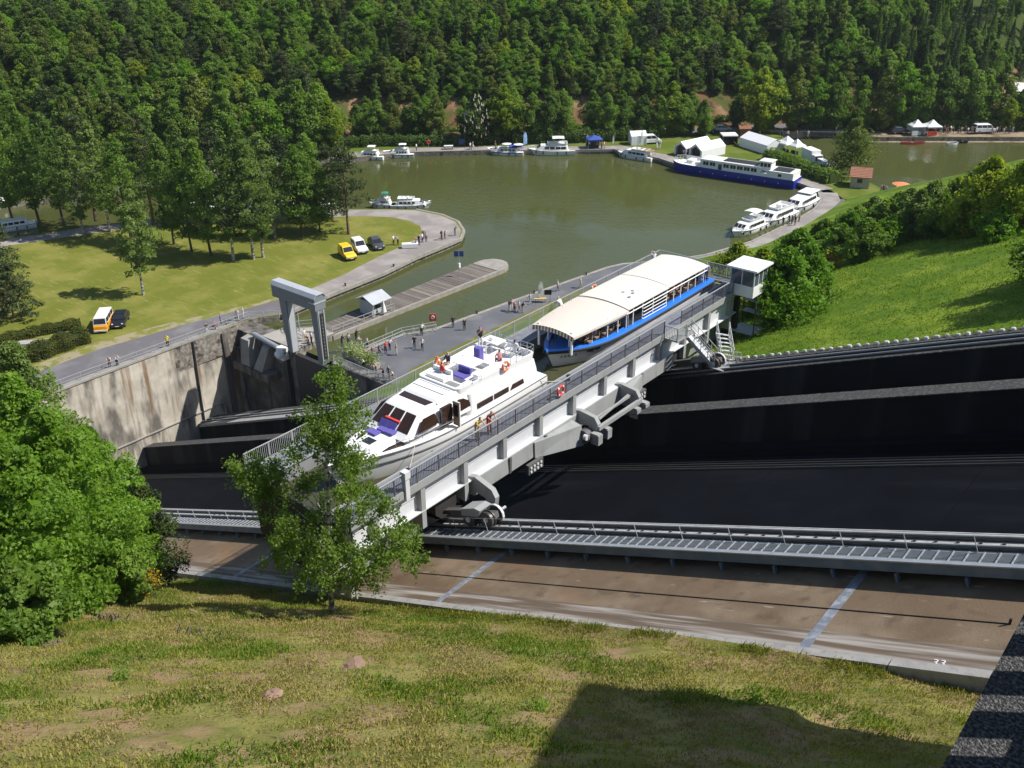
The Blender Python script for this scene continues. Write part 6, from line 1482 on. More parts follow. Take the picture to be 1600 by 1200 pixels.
for n, c in dict(white=(.66, .66, .65), black=(.015, .015, .018), navy=(.02, .03, .09), blue=(.03, .08, .42), red=(.50, .03, .03), orange=(.70, .16, .03), yellow=(.62, .50, .03), grey=(.20, .20, .21), beige=(.42, .35, .25), pink=(.60, .30, .30), teal=(.04, .36, .38), maroon=(.20, .04, .06), lilac=(.42, .42, .68), denim=(.06, .09, .18), green=(.06, .20, .07), brown=(.14, .08, .05), pale=(.50, .52, .56)).items():
    CL[n] = mat('cloth_'+n, c, .85, 0, .06, 6)
SK = mat('skin', (.50, .29, .20), .6, 0, .05, 5); HA = [mat('hair_dark', (.025, .017, .012), .7), mat('hair_grey', (.35, .34, .33), .7), mat('hair_brown', (.09, .05, .03), .7), mat('hair_blond', (.38, .26, .12), .7)]
prnd = random.Random(21); PLAB = set()
def person(loc, rz, pose, top, bot, place, hat=None, s=None, extra=None, seat=0.):
    lab = 'person in %s top and %s trousers %s' % (top, bot, place)
    if hat: lab = 'person in %s top and %s cap %s' % (top, hat, place)
    if lab in PLAB: print('DUPLICATE LABEL', lab)
    PLAB.add(lab)
    if len(lab.replace(',', '').split()) > 16: print('LONG', lab)
    o = bpy.data.objects.new('person', POSE[pose]); C.objects.link(o)
    s = s or prnd.uniform(.95, 1.05); o.scale = (s, s, s); o.rotation_euler = (0, 0, rz)
    o.location = (loc[0], loc[1], loc[2]-(.86*s if pose == 'sit' else 0)+.0)
    hair = CL[hat] if hat else HA[prnd.randrange(4)]
    for i, m_ in enumerate((SK, CL[top], CL[bot], hair, CL['black'])):
        o.material_slots[i].link = 'OBJECT'; o.material_slots[i].material = m_
    setp(o, lab, 'person', 'people'); return o
def pp(px, py, z=1.0): q = at(px, py, z); return (q.x, q.y, z)
R = math.radians
# on the wall road
person(pp(172, 574), R(-20), 'lean', 'white', 'black', 'leftmost at the wall railing')
person(pp(184, 573), R(10), 'lean', 'pale', 'black', 'over the wall railing, second from left')
person(pp(263, 543), R(-30), 'stand', 'yellow', 'black', 'alone in the middle of the wall railing')
person(pp(324, 521), R(-10), 'stand', 'black', 'white', 'by the wall railing left of the cyclist', s=.85)
person(pp(337, 517), R(40), 'stand', 'red', 'denim', 'beside the cyclist on the wall road', s=.8)
person(pp(346, 510), R(60), 'stand', 'blue', 'denim', 'with a bicycle on the wall road')
person(pp(372, 501), R(-60), 'stand', 'white', 'white', 'left of two at the wall road corner')
person(pp(381, 497), R(-120), 'stand', 'pale', 'white', 'right of two at the wall road corner')
# portal gate and landing
G_ = 'behind the portal gate'
for (px, py, t, bo, pl, ps, rz) in ((477, 533, 'white', 'beige', 'leftmost between the portal legs', 'stand', 30), (482, 540, 'grey', 'black', 'in front between the portal legs', 'lean', -60), (487, 537, 'white', 'black', 'in the middle between the portal legs', 'stand', 80), (494, 535, 'teal', 'white', 'right between the portal legs', 'stand', -40), (493, 519, 'maroon', 'black', 'behind the portal on the pier landing', 'stand', 90)):
    person(pp(px, py, .9), R(rz), ps, t, bo, pl)
for (px, py, t, bo, pl, ps, rz) in ((535, 541, 'black', 'denim', 'at the landing rail left of the planter', 'lean', 100), (545, 539, 'white', 'denim', 'at the landing rail above the planter', 'stand', 120), (557, 533, 'black', 'black', 'bending at the landing rail', 'lean', 90), (559, 543, 'white', 'beige', 'behind the pale shrub', 'lean', 60),
        (574, 545, 'white', 'navy', 'standing straight at the quay rail corner', 'stand', 80), (582, 556, 'pink', 'maroon', 'crouching on the gate landing', 'lean', 20), (593, 556, 'navy', 'navy', 'walking on the landing edge', 'walk', 40), (609, 547, 'white', 'black', 'bending over the quay rail', 'lean', 90), (620, 555, 'beige', 'white', 'standing on the pale concrete apron', 'stand', -120),
        (648, 544, 'black', 'navy', 'left of the pair walking on the quay', 'walk', -50), (660, 547, 'white', 'navy', 'right of the pair walking on the quay', 'walk', -50), (659, 524, 'white', 'black', 'at the end of the quay railing', 'lean', 100), (572, 563, 'orange', 'black', 'beside the planter shrub', 'lean', -60), (569, 577, 'white', 'black', 'with dark hair at the landing rail', 'lean', -90),
        (588, 584, 'pink', 'grey', 'at the landing rail by the bicycles', 'lean', -90), (599, 590, 'black', 'black', 'between the bicycles at the rail', 'lean', -90), (608, 591, 'grey', 'denim', 'right of the bicycles at the rail', 'stand', -90), (614, 595, 'white', 'grey', 'rightmost at the landing rail', 'lean', -90), (566, 553, 'green', 'denim', 'half hidden behind the planter', 'stand', 0), (603, 553, 'red', 'navy', 'seated on the low wall beside the rail', 'lean', 120)):
    person(pp(px, py), R(rz), ps, t, bo, pl)
# lower quay
for (px, py, t, bo, pl, ps, rz) in ((708, 512, 'black', 'navy', 'left of two standing at the quay kerb', 'stand', 150), (726, 516, 'black', 'black', 'right of two at the quay kerb', 'stand', 160), (796, 487, 'black', 'white', 'leftmost of the group on the quay', 'lean', 120), (799, 486, 'pink', 'white', 'with raised arms in the quay group', 'photo', 100), (804, 489, 'pink', 'black', 'tall in the middle of the quay group', 'stand', 100), (811, 487, 'white', 'grey', 'fourth in the quay group', 'walk', 60), (816, 489, 'black', 'beige', 'rightmost in the quay group', 'lean', 60),
        (828, 476, 'pale', 'pale', 'alone near the white feather flag', 'walk', -120), (871, 455, 'white', 'grey', 'walking between the flag and the tour boat', 'walk', 60), (907, 450, 'white', 'beige', 'farthest along the quay behind the tour boat', 'walk', 40)):
    person(pp(px, py), R(rz), ps, t, bo, pl)
# on the lift and the boats
def pt_(x, y, z): return (TX+x, y, HW+z)
person(pt_(3.75, -32.3, .94), R(0), 'lean', 'yellow', 'beige', 'bending at the near railing of the lift')
person(pt_(3.75, -31.2, .94), R(-10), 'lean', 'maroon', 'red', 'second at the near railing of the lift')
person(pt_(-3.6, -.9, .94), R(150), 'photo', 'white', 'red', 'at the far corner of the lift')
person(pt_(-3.6, -14.2, .94), R(180), 'lean', 'white', 'denim', 'behind the canopy on the far lift walkway')
person(pt_(1.2, -1.9, 1.25), R(-90), 'stand', 'lilac', 'black', 'left of two at tour boat stern'); person(pt_(1.7, -1.3, 1.25), R(-60), 'stand', 'lilac', 'navy', 'right of two at tour boat stern')
person(yw(-6.3, -1.55, 3.07), R(-30), 'photo', 'black', 'white', 'standing on the yacht upper deck', hat='blue', s=1.05)
person(yw(-2.75, -1.15, 3.55), R(-100), 'sit', 'navy', 'beige', 'with back turned on the yacht')
person(yw(-1.5, -.55, 3.55), R(70), 'sit', 'red', 'white', 'at the helm seat of the yacht')
person(yw(-5.2, 1.05, 3.5), R(150), 'sit', 'pink', 'maroon', 'sitting on the near bench of the yacht')
person(yw(-6.9, .9, 3.5), R(100), 'sit', 'white', 'pale', 'at the stern of the yacht', hat='navy')
seats = [(x, s*yo) for x in (7.2, 6.3, 5.4, 4.5, 3.6, -3.3, -4.2, -5.1, -6.0, -6.9) for s, yo in ((1, 1.45), (1, .7), (-1, 1.0))]
tops = ['grey', 'white', 'navy', 'pale', 'beige', 'red', 'black', 'pink', 'white', 'denim', 'blue', 'grey', 'maroon', 'white', 'black', 'teal', 'pink', 'beige', 'orange', 'navy', 'white', 'red', 'grey', 'pale', 'lilac', 'black', 'white', 'brown', 'denim', 'green']
ordw = ['first', 'second', 'third', 'fourth', 'fifth', 'sixth', 'seventh', 'eighth', 'ninth', 'tenth']
for i, (x, y) in enumerate(seats):
    r_ = i//3; row = 'tour boat, ' + ordw[r_] + ' row, ' + ('near outer seat', 'near inner seat', 'far side')[i % 3]
    person((TX-.05+y, -10.6-x, HW+1.72), R(-90), 'sit', tops[i], 'denim' if i % 2 else 'black', 'on '+row)
# peninsula
for (px, py, t, bo, pl, ps, rz) in ((615, 383, 'white', 'black', 'by the picnic spot beside grey car', 'stand', 0), (622, 383, 'grey', 'black', 'bending at the picnic spot beside grey car', 'lean', 180), (650, 386, 'red', 'black', 'beside the white folding table on the peninsula', 'stand', 40), (655, 383, 'navy', 'denim', 'behind the table in the peninsula group', 'stand', 90), (660, 379, 'white', 'navy', 'centre of the peninsula group', 'stand', 0), (662, 374, 'brown', 'black', 'rear of the peninsula group', 'stand', 180), (666, 378, 'pale', 'navy', 'right of the peninsula group', 'stand', 120), (690, 375, 'black', 'black', 'alone near the peninsula tip', 'stand', 0), (695, 373, 'white', 'black', 'crouching near the peninsula tip', 'lean', 60), (711, 368, 'black', 'grey', 'at the outer corner of the peninsula', 'lean', 0)):
    person(pp(px, py), R(rz), ps, t, bo, pl)
# far quay, marquees, curved quay, beach
for (px, py, t, bo, pl) in ((651, 236, 'white', 'denim', 'right of the second cruiser on the far quay'), (735, 234, 'white', 'black', 'left of two by the notice board'), (739, 233, 'grey', 'white', 'right of two by the notice board'), (774, 232, 'black', 'navy', 'behind the parasol cruiser'), (921, 232, 'white', 'navy', 'left of the blue pop up tent'), (933, 233, 'grey', 'black', 'under the blue pop up tent'), (940, 233, 'red', 'denim', 'right of the blue pop up tent'), (944, 232, 'white', 'grey', 'far right of the blue pop up tent'),
        (1026, 234, 'white', 'white', 'left of two before the marquee'), (1031, 233, 'pale', 'white', 'right of two before the marquee'), (1068, 245, 'white', 'red', 'in the marquee doorway'), (1096, 243, 'black', 'black', 'at the marquee side wall'),
        (1186, 217, 'black', 'denim', 'left above the stone abutment'), (1221, 215, 'navy', 'black', 'in the middle above the stone abutment'), (1230, 216, 'white', 'black', 'second in the middle above the stone abutment'), (1244, 215, 'grey', 'denim', 'right above the stone abutment'), (1262, 215, 'white', 'beige', 'at the near end of the footbridge'), (1306, 209, 'white', 'denim', 'on the footbridge'),
        (1291, 262, 'red', 'white', 'in the group right of the trailer boat'), (1297, 264, 'white', 'red', 'near the trailer boat bow'), (1300, 263, 'white', 'grey', 'last in the group right of the trailer boat'), (1282, 256, 'navy', 'beige', 'behind the trailer boat'),
        (1223, 353, 'black', 'black', 'leftmost of the group on the curved quay'), (1232, 350, 'black', 'denim', 'second of the group on the curved quay'), (1237, 350, 'navy', 'black', 'third of the group on the curved quay'), (1242, 352, 'black', 'grey', 'fourth of the group on the curved quay'), (1248, 346, 'grey', 'black', 'rightmost of the group on the curved quay')):
    person(pp(px, py), R(prnd.uniform(0, 360)), prnd.choice(['stand', 'walk', 'stand']), t, bo, pl)
cols = ['white', 'black', 'navy', 'grey', 'red', 'pale', 'denim', 'black', 'white', 'brown']
for i in range(24):
    px = 1458+i*5.4+prnd.uniform(-1.5, 1.5); py = 209+prnd.uniform(-1.5, 1.2)
    person(pp(px, py, 1.1), R(prnd.uniform(0, 360)), prnd.choice(['stand', 'walk', 'lean']), cols[i % 10], ['black', 'denim', 'beige'][i % 3], '%s from left in beach crowd' % ['one', 'two', 'three', 'four', 'five', 'six', 'seven', 'eight', 'nine', 'ten', 'eleven', 'twelve', 'thirteen', 'fourteen', 'fifteen', 'sixteen', 'seventeen', 'eighteen', 'nineteen', 'twenty', 'twenty one', 'twenty two', 'twenty three', 'twenty four'][i])
for i in range(10):
    px = 1376+i*3.4; py = 297+i*1.7
    person(pp(px, py+4, 1.0), R(prnd.uniform(0, 360)), 'stand', cols[(i+3) % 10], ['black', 'denim', 'beige'][i % 3], '%s in the terrace crowd by coral parasols' % ordw[i])
# white folding table group on the peninsula
q = at(641, 387, 1); t = thing('folding_table', 'white folding table at the peninsula path edge', 'table', (q.x, q.y, 1.0), .8)
MB().box((-1.3, -.45, .7), (1.3, .45, .76)).build('table_top', m_gel, t); MB().box((-1.3, -.48, .1), (1.3, -.45, .7)).build('table_cloth', m_gel, t)
for x in (-1.1, 1.1): MB().box((x-.03, -.4, 0), (x+.03, .4, .7)).build('leg', m_galv, t)
# ------------------------------------------------------------------ vegetation
def quads_mesh(name, V, mats, mi=None):
    """V: (N,4,3) leaf quads"""
    N_ = len(V); me = bpy.data.meshes.new(name)
    me.vertices.add(N_*4); me.vertices.foreach_set('co', V.reshape(-1).astype(np.float32))
    me.loops.add(N_*4); me.loops.foreach_set('vertex_index', np.arange(N_*4, dtype=np.int32))
    me.polygons.add(N_); me.polygons.foreach_set('loop_start', np.arange(0, N_*4, 4, dtype=np.int32)); me.polygons.foreach_set('loop_total', np.full(N_, 4, dtype=np.int32))
    for m_ in (mats if isinstance(mats, (list, tuple)) else [mats]): me.materials.append(m_)
    if mi is not None: me.polygons.foreach_set('material_index', mi.astype(np.int32))
    me.update(calc_edges=True); me.validate(); return me
def leaves(rng, P, size, up=.35, out=None, outw=.5, aspect=.6, droop=0.):
    """leaf quads at points P: random facing, biased upwards and outwards"""
    n = len(P); nr = rng.normal(size=(n, 3)); nr /= np.linalg.norm(nr, axis=1)[:, None]
    nr[:, 2] += up
    if out is not None: nr += out*outw
    nr /= np.linalg.norm(nr, axis=1)[:, None]
    t = rng.normal(size=(n, 3)); t[:, 2] -= droop; t -= nr*(t*nr).sum(1)[:, None]; t /= np.linalg.norm(t, axis=1)[:, None]+1e-9
    bt = np.cross(nr, t); s = size*rng.uniform(.6, 1.35, n)[:, None]
    fold = nr*s*.12
    V = np.stack([P-t*s*.5, P+bt*s*aspect*.5+fold, P+t*s*.5, P-bt*s*aspect*.5+fold], 1)
    return V
def blob_points(rng, centers, radii, per, flat=.75, shell=.45):
    out = []; dirs = []
    for c, r, k in zip(centers, radii, per):
        d = rng.normal(size=(k, 3)); d /= np.linalg.norm(d, axis=1)[:, None]
        rr = r*(shell+(1-shell)*rng.random(k))**.7
        q = d*rr[:, None]; q[:, 2] *= flat; out.append(c+q); dirs.append(d)
    return np.concatenate(out), np.concatenate(dirs)
def trunk_mesh(name, H, r, limbs, m, lean=(0, 0), n=7, rng=None):
    b = MB(); k = 6; pts = [(lean[0]*(i/k)**1.5+(.06*r*8*math.sin(i*1.7) if 0 < i < k else 0), lean[1]*(i/k)**1.5+(.05*r*8*math.cos(i*2.1) if 0 < i < k else 0), H*i/k) for i in range(k+1)]
    b.tube(pts, [r*(1.25 if i == 0 else 1-.88*i/k) for i in range(k+1)], n)
    for (z, ex, ey, ez, rr) in limbs:
        f = min(.97, z/H); x0, y0 = lean[0]*f**1.5, lean[1]*f**1.5
        mx, my, mz = (x0+ex)/2, (y0+ey)/2, z+(ez-z)*.62
        b.tube([(x0, y0, z), (mx, my, mz), (ex, ey, ez)], [rr, rr*.65, rr*.2], 5)
    return b.mesh(name, m, smooth=True)
def broadleaf(seed, H, Rr, z0f=.18, ncl=60, leaf=.5, per=30, fm=None, bark=None, top=.55, flat=.7, sharp=1.0, lean=(0, 0), droop=0., clr=.26, rtr=None):
    """crown of leaf clumps round limbs; returns (trunk mesh, crown mesh)"""
    rng = np.random.default_rng(seed); cs = []; rs = []
    zc0 = H*z0f
    while len(cs) < ncl:
        f = rng.random(); a = rng.random()*2*math.pi
        prof = math.sin(math.pi*min(1, (f*.93+.07))**top)**sharp      # width of the crown with height
        rad = Rr*prof*(rng.random()**.45)*rng.uniform(.75, 1.12)
        z = zc0+(H-zc0)*f
        fl = (z/H)**1.5
        cs.append((rad*math.cos(a)+lean[0]*fl, rad*math.sin(a)+lean[1]*fl, z-droop*rad)); rs.append(Rr*clr*rng.uniform(.6, 1.25)*(.55+.45*prof))
    cs = np.array(cs); rs = np.array(rs)
    P, D = blob_points(rng, cs, rs, [per]*len(cs), flat)
    axis = np.array([lean[0]*.4, lean[1]*.4, zc0+(H-zc0)*.45]); o = P-axis; o /= np.linalg.norm(o, axis=1)[:, None]
    V = leaves(rng, P, leaf, .3, D*.5+o*.5, .8, .62, droop)
    Pi, Di = blob_points(rng, cs*np.array([.62, .62, 1.0]), rs*.9, [max(4, per//8)]*len(cs), flat)
    V = np.concatenate([V, leaves(rng, Pi, leaf*1.9, .5, Di, .4, .8)])     # inner leaves close the crown
    cm = quads_mesh('crown', V, fm)
    order = np.argsort(-np.hypot(cs[:, 0], cs[:, 1]))[:9]
    limbs = [(max(H*.12, cs[i][2]-abs(cs[i][2])*.28-.4), cs[i][0], cs[i][1], cs[i][2], (rtr or H*.011)*.38) for i in order]
    tm = trunk_mesh('trunk', H*.93, rtr or H*.011, limbs, bark, lean)
    return tm, cm
def pine(seed, H, Rr, fm, bark, z0f=.4, leaf=.45):
    rng = np.random.default_rng(seed); cs = []; rs = []; limbs = []
    lv = 9
    for i in range(lv):
        z = H*(z0f+(1-z0f)*i/lv); w_ = Rr*(1-.8*(i/lv)**1.6)*rng.uniform(.8, 1.15); k = 6
        for j in range(k):
            a = rng.random()*6.28; 
            for f in (.5, .95): cs.append((w_*f*math.cos(a), w_*f*math.sin(a), z+.4*f*rng.uniform(-.5, 1.2))); rs.append(Rr*.24*rng.uniform(.7, 1.2))
            if j < 2: limbs.append((z, w_*.9*math.cos(a), w_*.9*math.sin(a), z+.3, H*.006))
    cs.append((0, 0, H)); rs.append(Rr*.2); cs = np.array(cs); rs = np.array(rs)
    P, D = blob_points(rng, cs, rs, [48]*len(cs), .5, .2)
    V = leaves(rng, P, leaf, .7, D, .4, .35); return trunk_mesh('trunk', H*.97, H*.015, limbs, bark), quads_mesh('crown', V, fm)
def spruce(seed, H, Rr, fm, bark, leaf=.36, z0f=.04, n=4200):
    rng = np.random.default_rng(seed); f = rng.random(n)**1.35; lay = np.floor(f*15)/15; z = H*(z0f+(1-z0f)*f)
    rad = Rr*(1-f)*(.72+.35*((f*15) % 1 < .5))*(.35+.65*rng.random(n)**.5); a = rng.random(n)*6.283; a += .3*np.sin(a*5+lay*40)
    P = np.stack([rad*np.cos(a), rad*np.sin(a), z-.35*rad], 1); D = np.stack([np.cos(a), np.sin(a), np.zeros(n)], 1)
    V = leaves(rng, P, leaf, .5, D, .5, .4, .5); return trunk_mesh('trunk', H*.98, H*.014, [], bark, n=6), quads_mesh('crown', V, fm)
def plant_tree(name, label, cat, loc, meshes, rz=0., s=1., group=None, sz=None):
    t = thing(name, label, cat, loc, rz, group); t.scale = (s, s, sz or s)
    link('trunk', meshes[0], t); link('crown', meshes[1], t); return t

m_bark = mat('bark_brown', (.085, .065, .05), .9, 0, .3, 4, bump=.5, bscale=15); m_birchbark = mat('birch_bark', (.05, .045, .04), .85, 0, .2, 3, stretch=(1, 1, 2), col2=(.42, .40, .37), c2=(.42, .56)); m_pinebark = mat('pine_bark', (.14, .085, .055), .9, 0, .3, 4)
F_mid = foliage('leaf_mid_green', (.10, .178, .026), (.20, .305, .048), .5)
F_dark = foliage('leaf_dark_green', (.07, .13, .024), (.14, .22, .04), .48)
F_yel = foliage('leaf_yellow_green', (.15, .22, .014), (.27, .33, .026), .5)
F_olive = foliage('leaf_olive', (.090, .128, .022), (.17, .215, .042), .45)
F_brt = foliage('leaf_bright_green', (.080, .175, .011), (.17, .31, .02), .48)
F_birch = foliage('leaf_birch', (.10, .16, .034), (.20, .275, .07), .46)
F_pine = foliage('needles_pine', (.036, .058, .018), (.080, .105, .034), .25)
F_spr = foliage('needles_spruce', (.028, .06, .018), (.06, .105, .03), .3)
F_lar = foliage('needles_larch', (.075, .14, .028), (.145, .235, .042), .45)
F_broom = foliage('broom_green', (.040, .07, .016), (.09, .125, .03), .3)
F_flow = foliage('broom_flower', (.45, .28, .005), (.70, .45, .01), .3, tr=(1.1, 1., .3))
F_vari = foliage('variegated_leaf', (.20, .26, .08), (.52, .55, .32), .3)
F_chest = foliage('leaf_chestnut', (.035, .075, .012), (.08, .13, .024), .35)
F_blossom = mat('chestnut_blossom', (.48, .44, .34), .8)

# prototypes for the woods
BL = [broadleaf(100+i, H, Rr, .05, 96, .40, 84, fm, m_bark, tp, .8, clr=.30) for i, (H, Rr, fm, tp) in enumerate([(11, 3.5, F_mid, 1.15), (12.5, 3.8, F_mid, 1.0), (10, 3.4, F_brt, 1.2), (13, 3.6, F_olive, .95), (11, 3.3, F_dark, 1.1), (9, 3.2, F_yel, 1.2), (12, 3.7, F_mid, .9), (10.5, 3.6, F_brt, 1.1)])]
SL = [broadleaf(130+i, H, Rr, .06, 60, .40, 56, fm, m_bark, .72, 1.0, 1.0, clr=.34) for i, (H, Rr, fm) in enumerate([(11, 1.9, F_lar), (12, 2.0, F_mid), (10, 1.8, F_lar), (12.5, 2.2, F_olive)])]
SP = [spruce(150+i, H, Rr, fm, m_pinebark) for i, (H, Rr, fm) in enumerate([(13, 2.2, F_spr), (11, 2.0, F_spr), (12, 2.1, F_lar), (14, 2.4, F_spr)])]
PN = [pine(170+i, H, Rr, F_pine, m_pinebark) for i, (H, Rr) in enumerate([(13, 3.3), (12, 2.8), (15, 3.6)])]
kinds = dict(BL=BL, SL=SL, SP=SP, PN=PN)

# meadow trees, each by survey point: px, py of the foot, height, kind
mrnd = random.Random(31)
def bigtree(seed, H, Rr, fm, bark=None, **k):
    return broadleaf(seed, H, Rr, k.pop('z0f', .2), k.pop('ncl', 110), k.pop('leaf', .31), k.pop('per', 56), fm, bark or m_bark, k.pop('top', .85), k.pop('flat', .75), **k)
q = at(224, 461, 1); plant_tree('birch_tree', 'lone slender birch with white trunk in the open meadow', 'tree', (q.x, q.y, 1), bigtree(1, 15.5, 3.0, F_birch, m_birchbark, z0f=.22, ncl=80, sharp=.8, lean=(.6, .5), droop=.12), .3)
MT = [(365, 408, 19, 'birch', 'tall birch at the front of the clump in the middle of the meadow'), (396, 405, 20, 'birch', 'birch with leaning white trunk, right front of the meadow clump'), (411, 402, 18, 'birch', 'birch at the right edge of the meadow clump'), (330, 400, 18, 'mid', 'leafy tree at the left of the meadow birch clump'), (300, 394, 16, 'mid', 'rounded tree left behind the meadow birch clump'), (272, 382, 17, 'dark', 'dark leafed tree behind the meadow birch clump'),
      (545, 366, 15, 'pine', 'spreading dark pine nearest the parked vans'), (520, 346, 13, 'pine', 'pine with bare trunk behind the spreading pine'), (472, 370, 15, 'mid', 'leafy tree between the birch clump and the pines'), (452, 345, 15, 'pine', 'pine behind the leafy tree on the peninsula'), (430, 372, 17, 'birch', 'birch right behind the middle clump'), (500, 362, 12, 'dark', 'low dark tree left of the spreading pine'), (487, 335, 14, 'mid', 'tree at the back path left of the pines'),
      (205, 376, 17, 'mid', 'tall tree behind the lone birch'), (172, 362, 18, 'birch', 'birch at the far meadow edge left of the lone birch'), (132, 371, 18, 'birch', 'birch with pale trunk at the far left meadow edge'), (100, 352, 19, 'dark', 'dark tree at the far left meadow edge'), (62, 350, 20, 'mid', 'tall tree above the left white cruiser'), (240, 352, 19, 'pine', 'tall pine behind the far meadow edge'), (150, 345, 19, 'pine', 'pine above the far left meadow edge'), (20, 345, 18, 'mid', 'leafy tree at the left picture edge behind the cruiser'), (345, 350, 17, 'pine', 'pine behind the left of the birch clump'), (390, 345, 16, 'dark', 'dark tree behind the birch clump at the back path'), (300, 350, 18, 'birch', 'birch at the back path behind the clump')]
proto = {}
for i, (px, py, H, k, lab) in enumerate(MT):
    q = at(px, py, 1)
    if k == 'pine': ms_ = pine(300+i, H, 3.8, F_pine, m_pinebark, .3, .45)
    elif k == 'birch': ms_ = bigtree(300+i, H, 3.2, F_birch, m_birchbark, z0f=.2, top=.85, ncl=120, sharp=.8, lean=(mrnd.uniform(-1, 1), mrnd.uniform(-1, 1)), droop=.1)
    else: ms_ = bigtree(300+i, H, 4.0, F_mid if k == 'mid' else F_dark, z0f=.16, ncl=130)
    plant_tree(('pine_tree' if k == 'pine' else 'birch_tree' if k == 'birch' else 'broadleaf_tree'), lab, 'tree', (q.x, q.y, 1), ms_, mrnd.random()*6)
# dark pine at the left edge of the meadow
for (px, py, H, Rr, lab) in ((8, 470, 12, 4.2, 'dark drooping pine at the left edge of the meadow'), (22, 498, 8, 3.2, 'lower dark pine at the left edge above the hedge')):
    q = at(px, py, 1); plant_tree('pine_tree', lab, 'tree', (q.x, q.y, 1), pine(400+py, H, Rr, F_pine, m_pinebark, .12, .45), 1)
# trees along the far quay
FQ = [(592, 222, 9, 3, 0), (615, 221, 10, 1, 1), (655, 220, 10, 3, 2), (683, 221, 10.5, 3, 0), (668, 216, 9, 1, 3), (788, 222, 12, 1, 0), (803, 218, 11, 3, 1), (832, 221, 10.5, 1, 1), (858, 221, 11.5, 3, 2), (879, 218, 11, 1, 0), (948, 217, 10, 0, 1), (970, 214, 10, 0, 0), (1004, 214, 9.5, 3, 0), (1048, 211, 11.5, 0, 5), (1066, 212, 9, 1, 1), (1030, 214, 9, 0, 6), (1098, 212, 8, 3, 3), (1185, 207, 14, 0, 5), (1205, 205, 13, 0, 0), (1240, 206, 14, 0, 3), (1268, 206, 12, 0, 7), (1300, 206, 13, 0, 1), (1340, 204, 12, 0, 6), (1375, 205, 14, 0, 3), (1400, 204, 15, 0, 7), (1432, 202, 14, 0, 0), (1465, 201, 14, 0, 4), (1500, 200, 15, 0, 1), (1530, 200, 13, 0, 6), (1556, 200, 14, 0, 3), (1590, 201, 9, 0, 2), (1612, 203, 9, 0, 2), (1572, 204, 7, 0, 5)]
names_p = ['first', 'second', 'third', 'fourth', 'fifth', 'sixth', 'seventh', 'eighth', 'ninth', 'tenth', 'eleventh', 'twelfth', 'thirteenth', 'fourteenth', 'fifteenth', 'sixteenth', 'seventeenth']
for i, (px, py, H, kk, v) in enumerate(FQ):
    q = at(px, py, 1); src = [BL, BL, SP, BL][kk]; v = (v*2+i) % 8 if kk else v; ms_ = src[v]; h0 = [11, 12.5, 10, 13, 11, 9, 12, 10.5][v]
    lab = ('%s tree from the left in the row behind the far quay' % names_p[i]) if i < 17 else ('%s tree counted from the brown hut along the pond shore' % names_p[i-17] if i-17 < 16 else 'x')
    plant_tree('quayside_tree', lab, 'tree', (q.x, q.y, 1), ms_, mrnd.random()*6, H/h0, 'trees behind the far quay')
for i, (px, py, H, v, lab) in enumerate(((636, 217, 7, 0, 'young tree left of the quay row behind the second cruiser'), (727, 214, 9, 1, 'slim tree left of the flowering chestnut'), (768, 216, 9, 4, 'dark tree right of the flowering chestnut'), (843, 214, 8, 2, 'bright tree behind the long white cruiser'), (925, 212, 10, 6, 'tree directly behind the blue tent'), (985, 211, 8, 1, 'tree behind the small gabled tent'), (1078, 208, 9, 0, 'tree behind the twin ridged marquee'), (1150, 200, 8, 4, 'dark tree behind the brown hut'), (575, 214, 9, 1, 'tree at the left end of the far quay row'), (560, 220, 8, 6, 'low tree left of the leftmost far cruiser'))):
    q = at(px, py, 1); h0 = [11, 12.5, 10, 13, 11, 9, 12, 10.5][v]; plant_tree('quayside_tree', lab, 'tree', (q.x, q.y, 1), BL[v], mrnd.random()*6, H/h0, 'trees behind the far quay')
# flowering chestnut
q = at(745, 226, 1); tm, cm = broadleaf(77, 12.2, 3.0, .08, 90, .5, 34, F_chest, m_bark, .65, .8)
t = plant_tree('chestnut_tree', 'dark round chestnut with cream blossom candles behind the far quay', 'tree', (q.x, q.y, 1), (tm, cm))
rng = np.random.default_rng(5); b = MB()
for k in range(90):
    f = rng.uniform(.1, .97); a = rng.uniform(0, 6.28); r_ = 3.05*math.sin(math.pi*(f*.93+.07)**.65); z = 12.2*(.08+.92*f); b.tube([(r_*math.cos(a), r_*math.sin(a), z-.1), (r_*1.02*math.cos(a), r_*1.02*math.sin(a), z+.45)], [.16, .04], 5)
b.build('blossom', F_blossom, t)
# tree at the pond edge by the red roofed house
q = at(1328, 272, 1); plant_tree('pond_tree', 'loose brownish green tree standing at the pond edge beside the red roofed house', 'tree', (q.x, q.y, 1), broadleaf(78, 11.0, 5.2, .12, 120, .36, 40, F_olive, m_bark, .55, .8), 0)
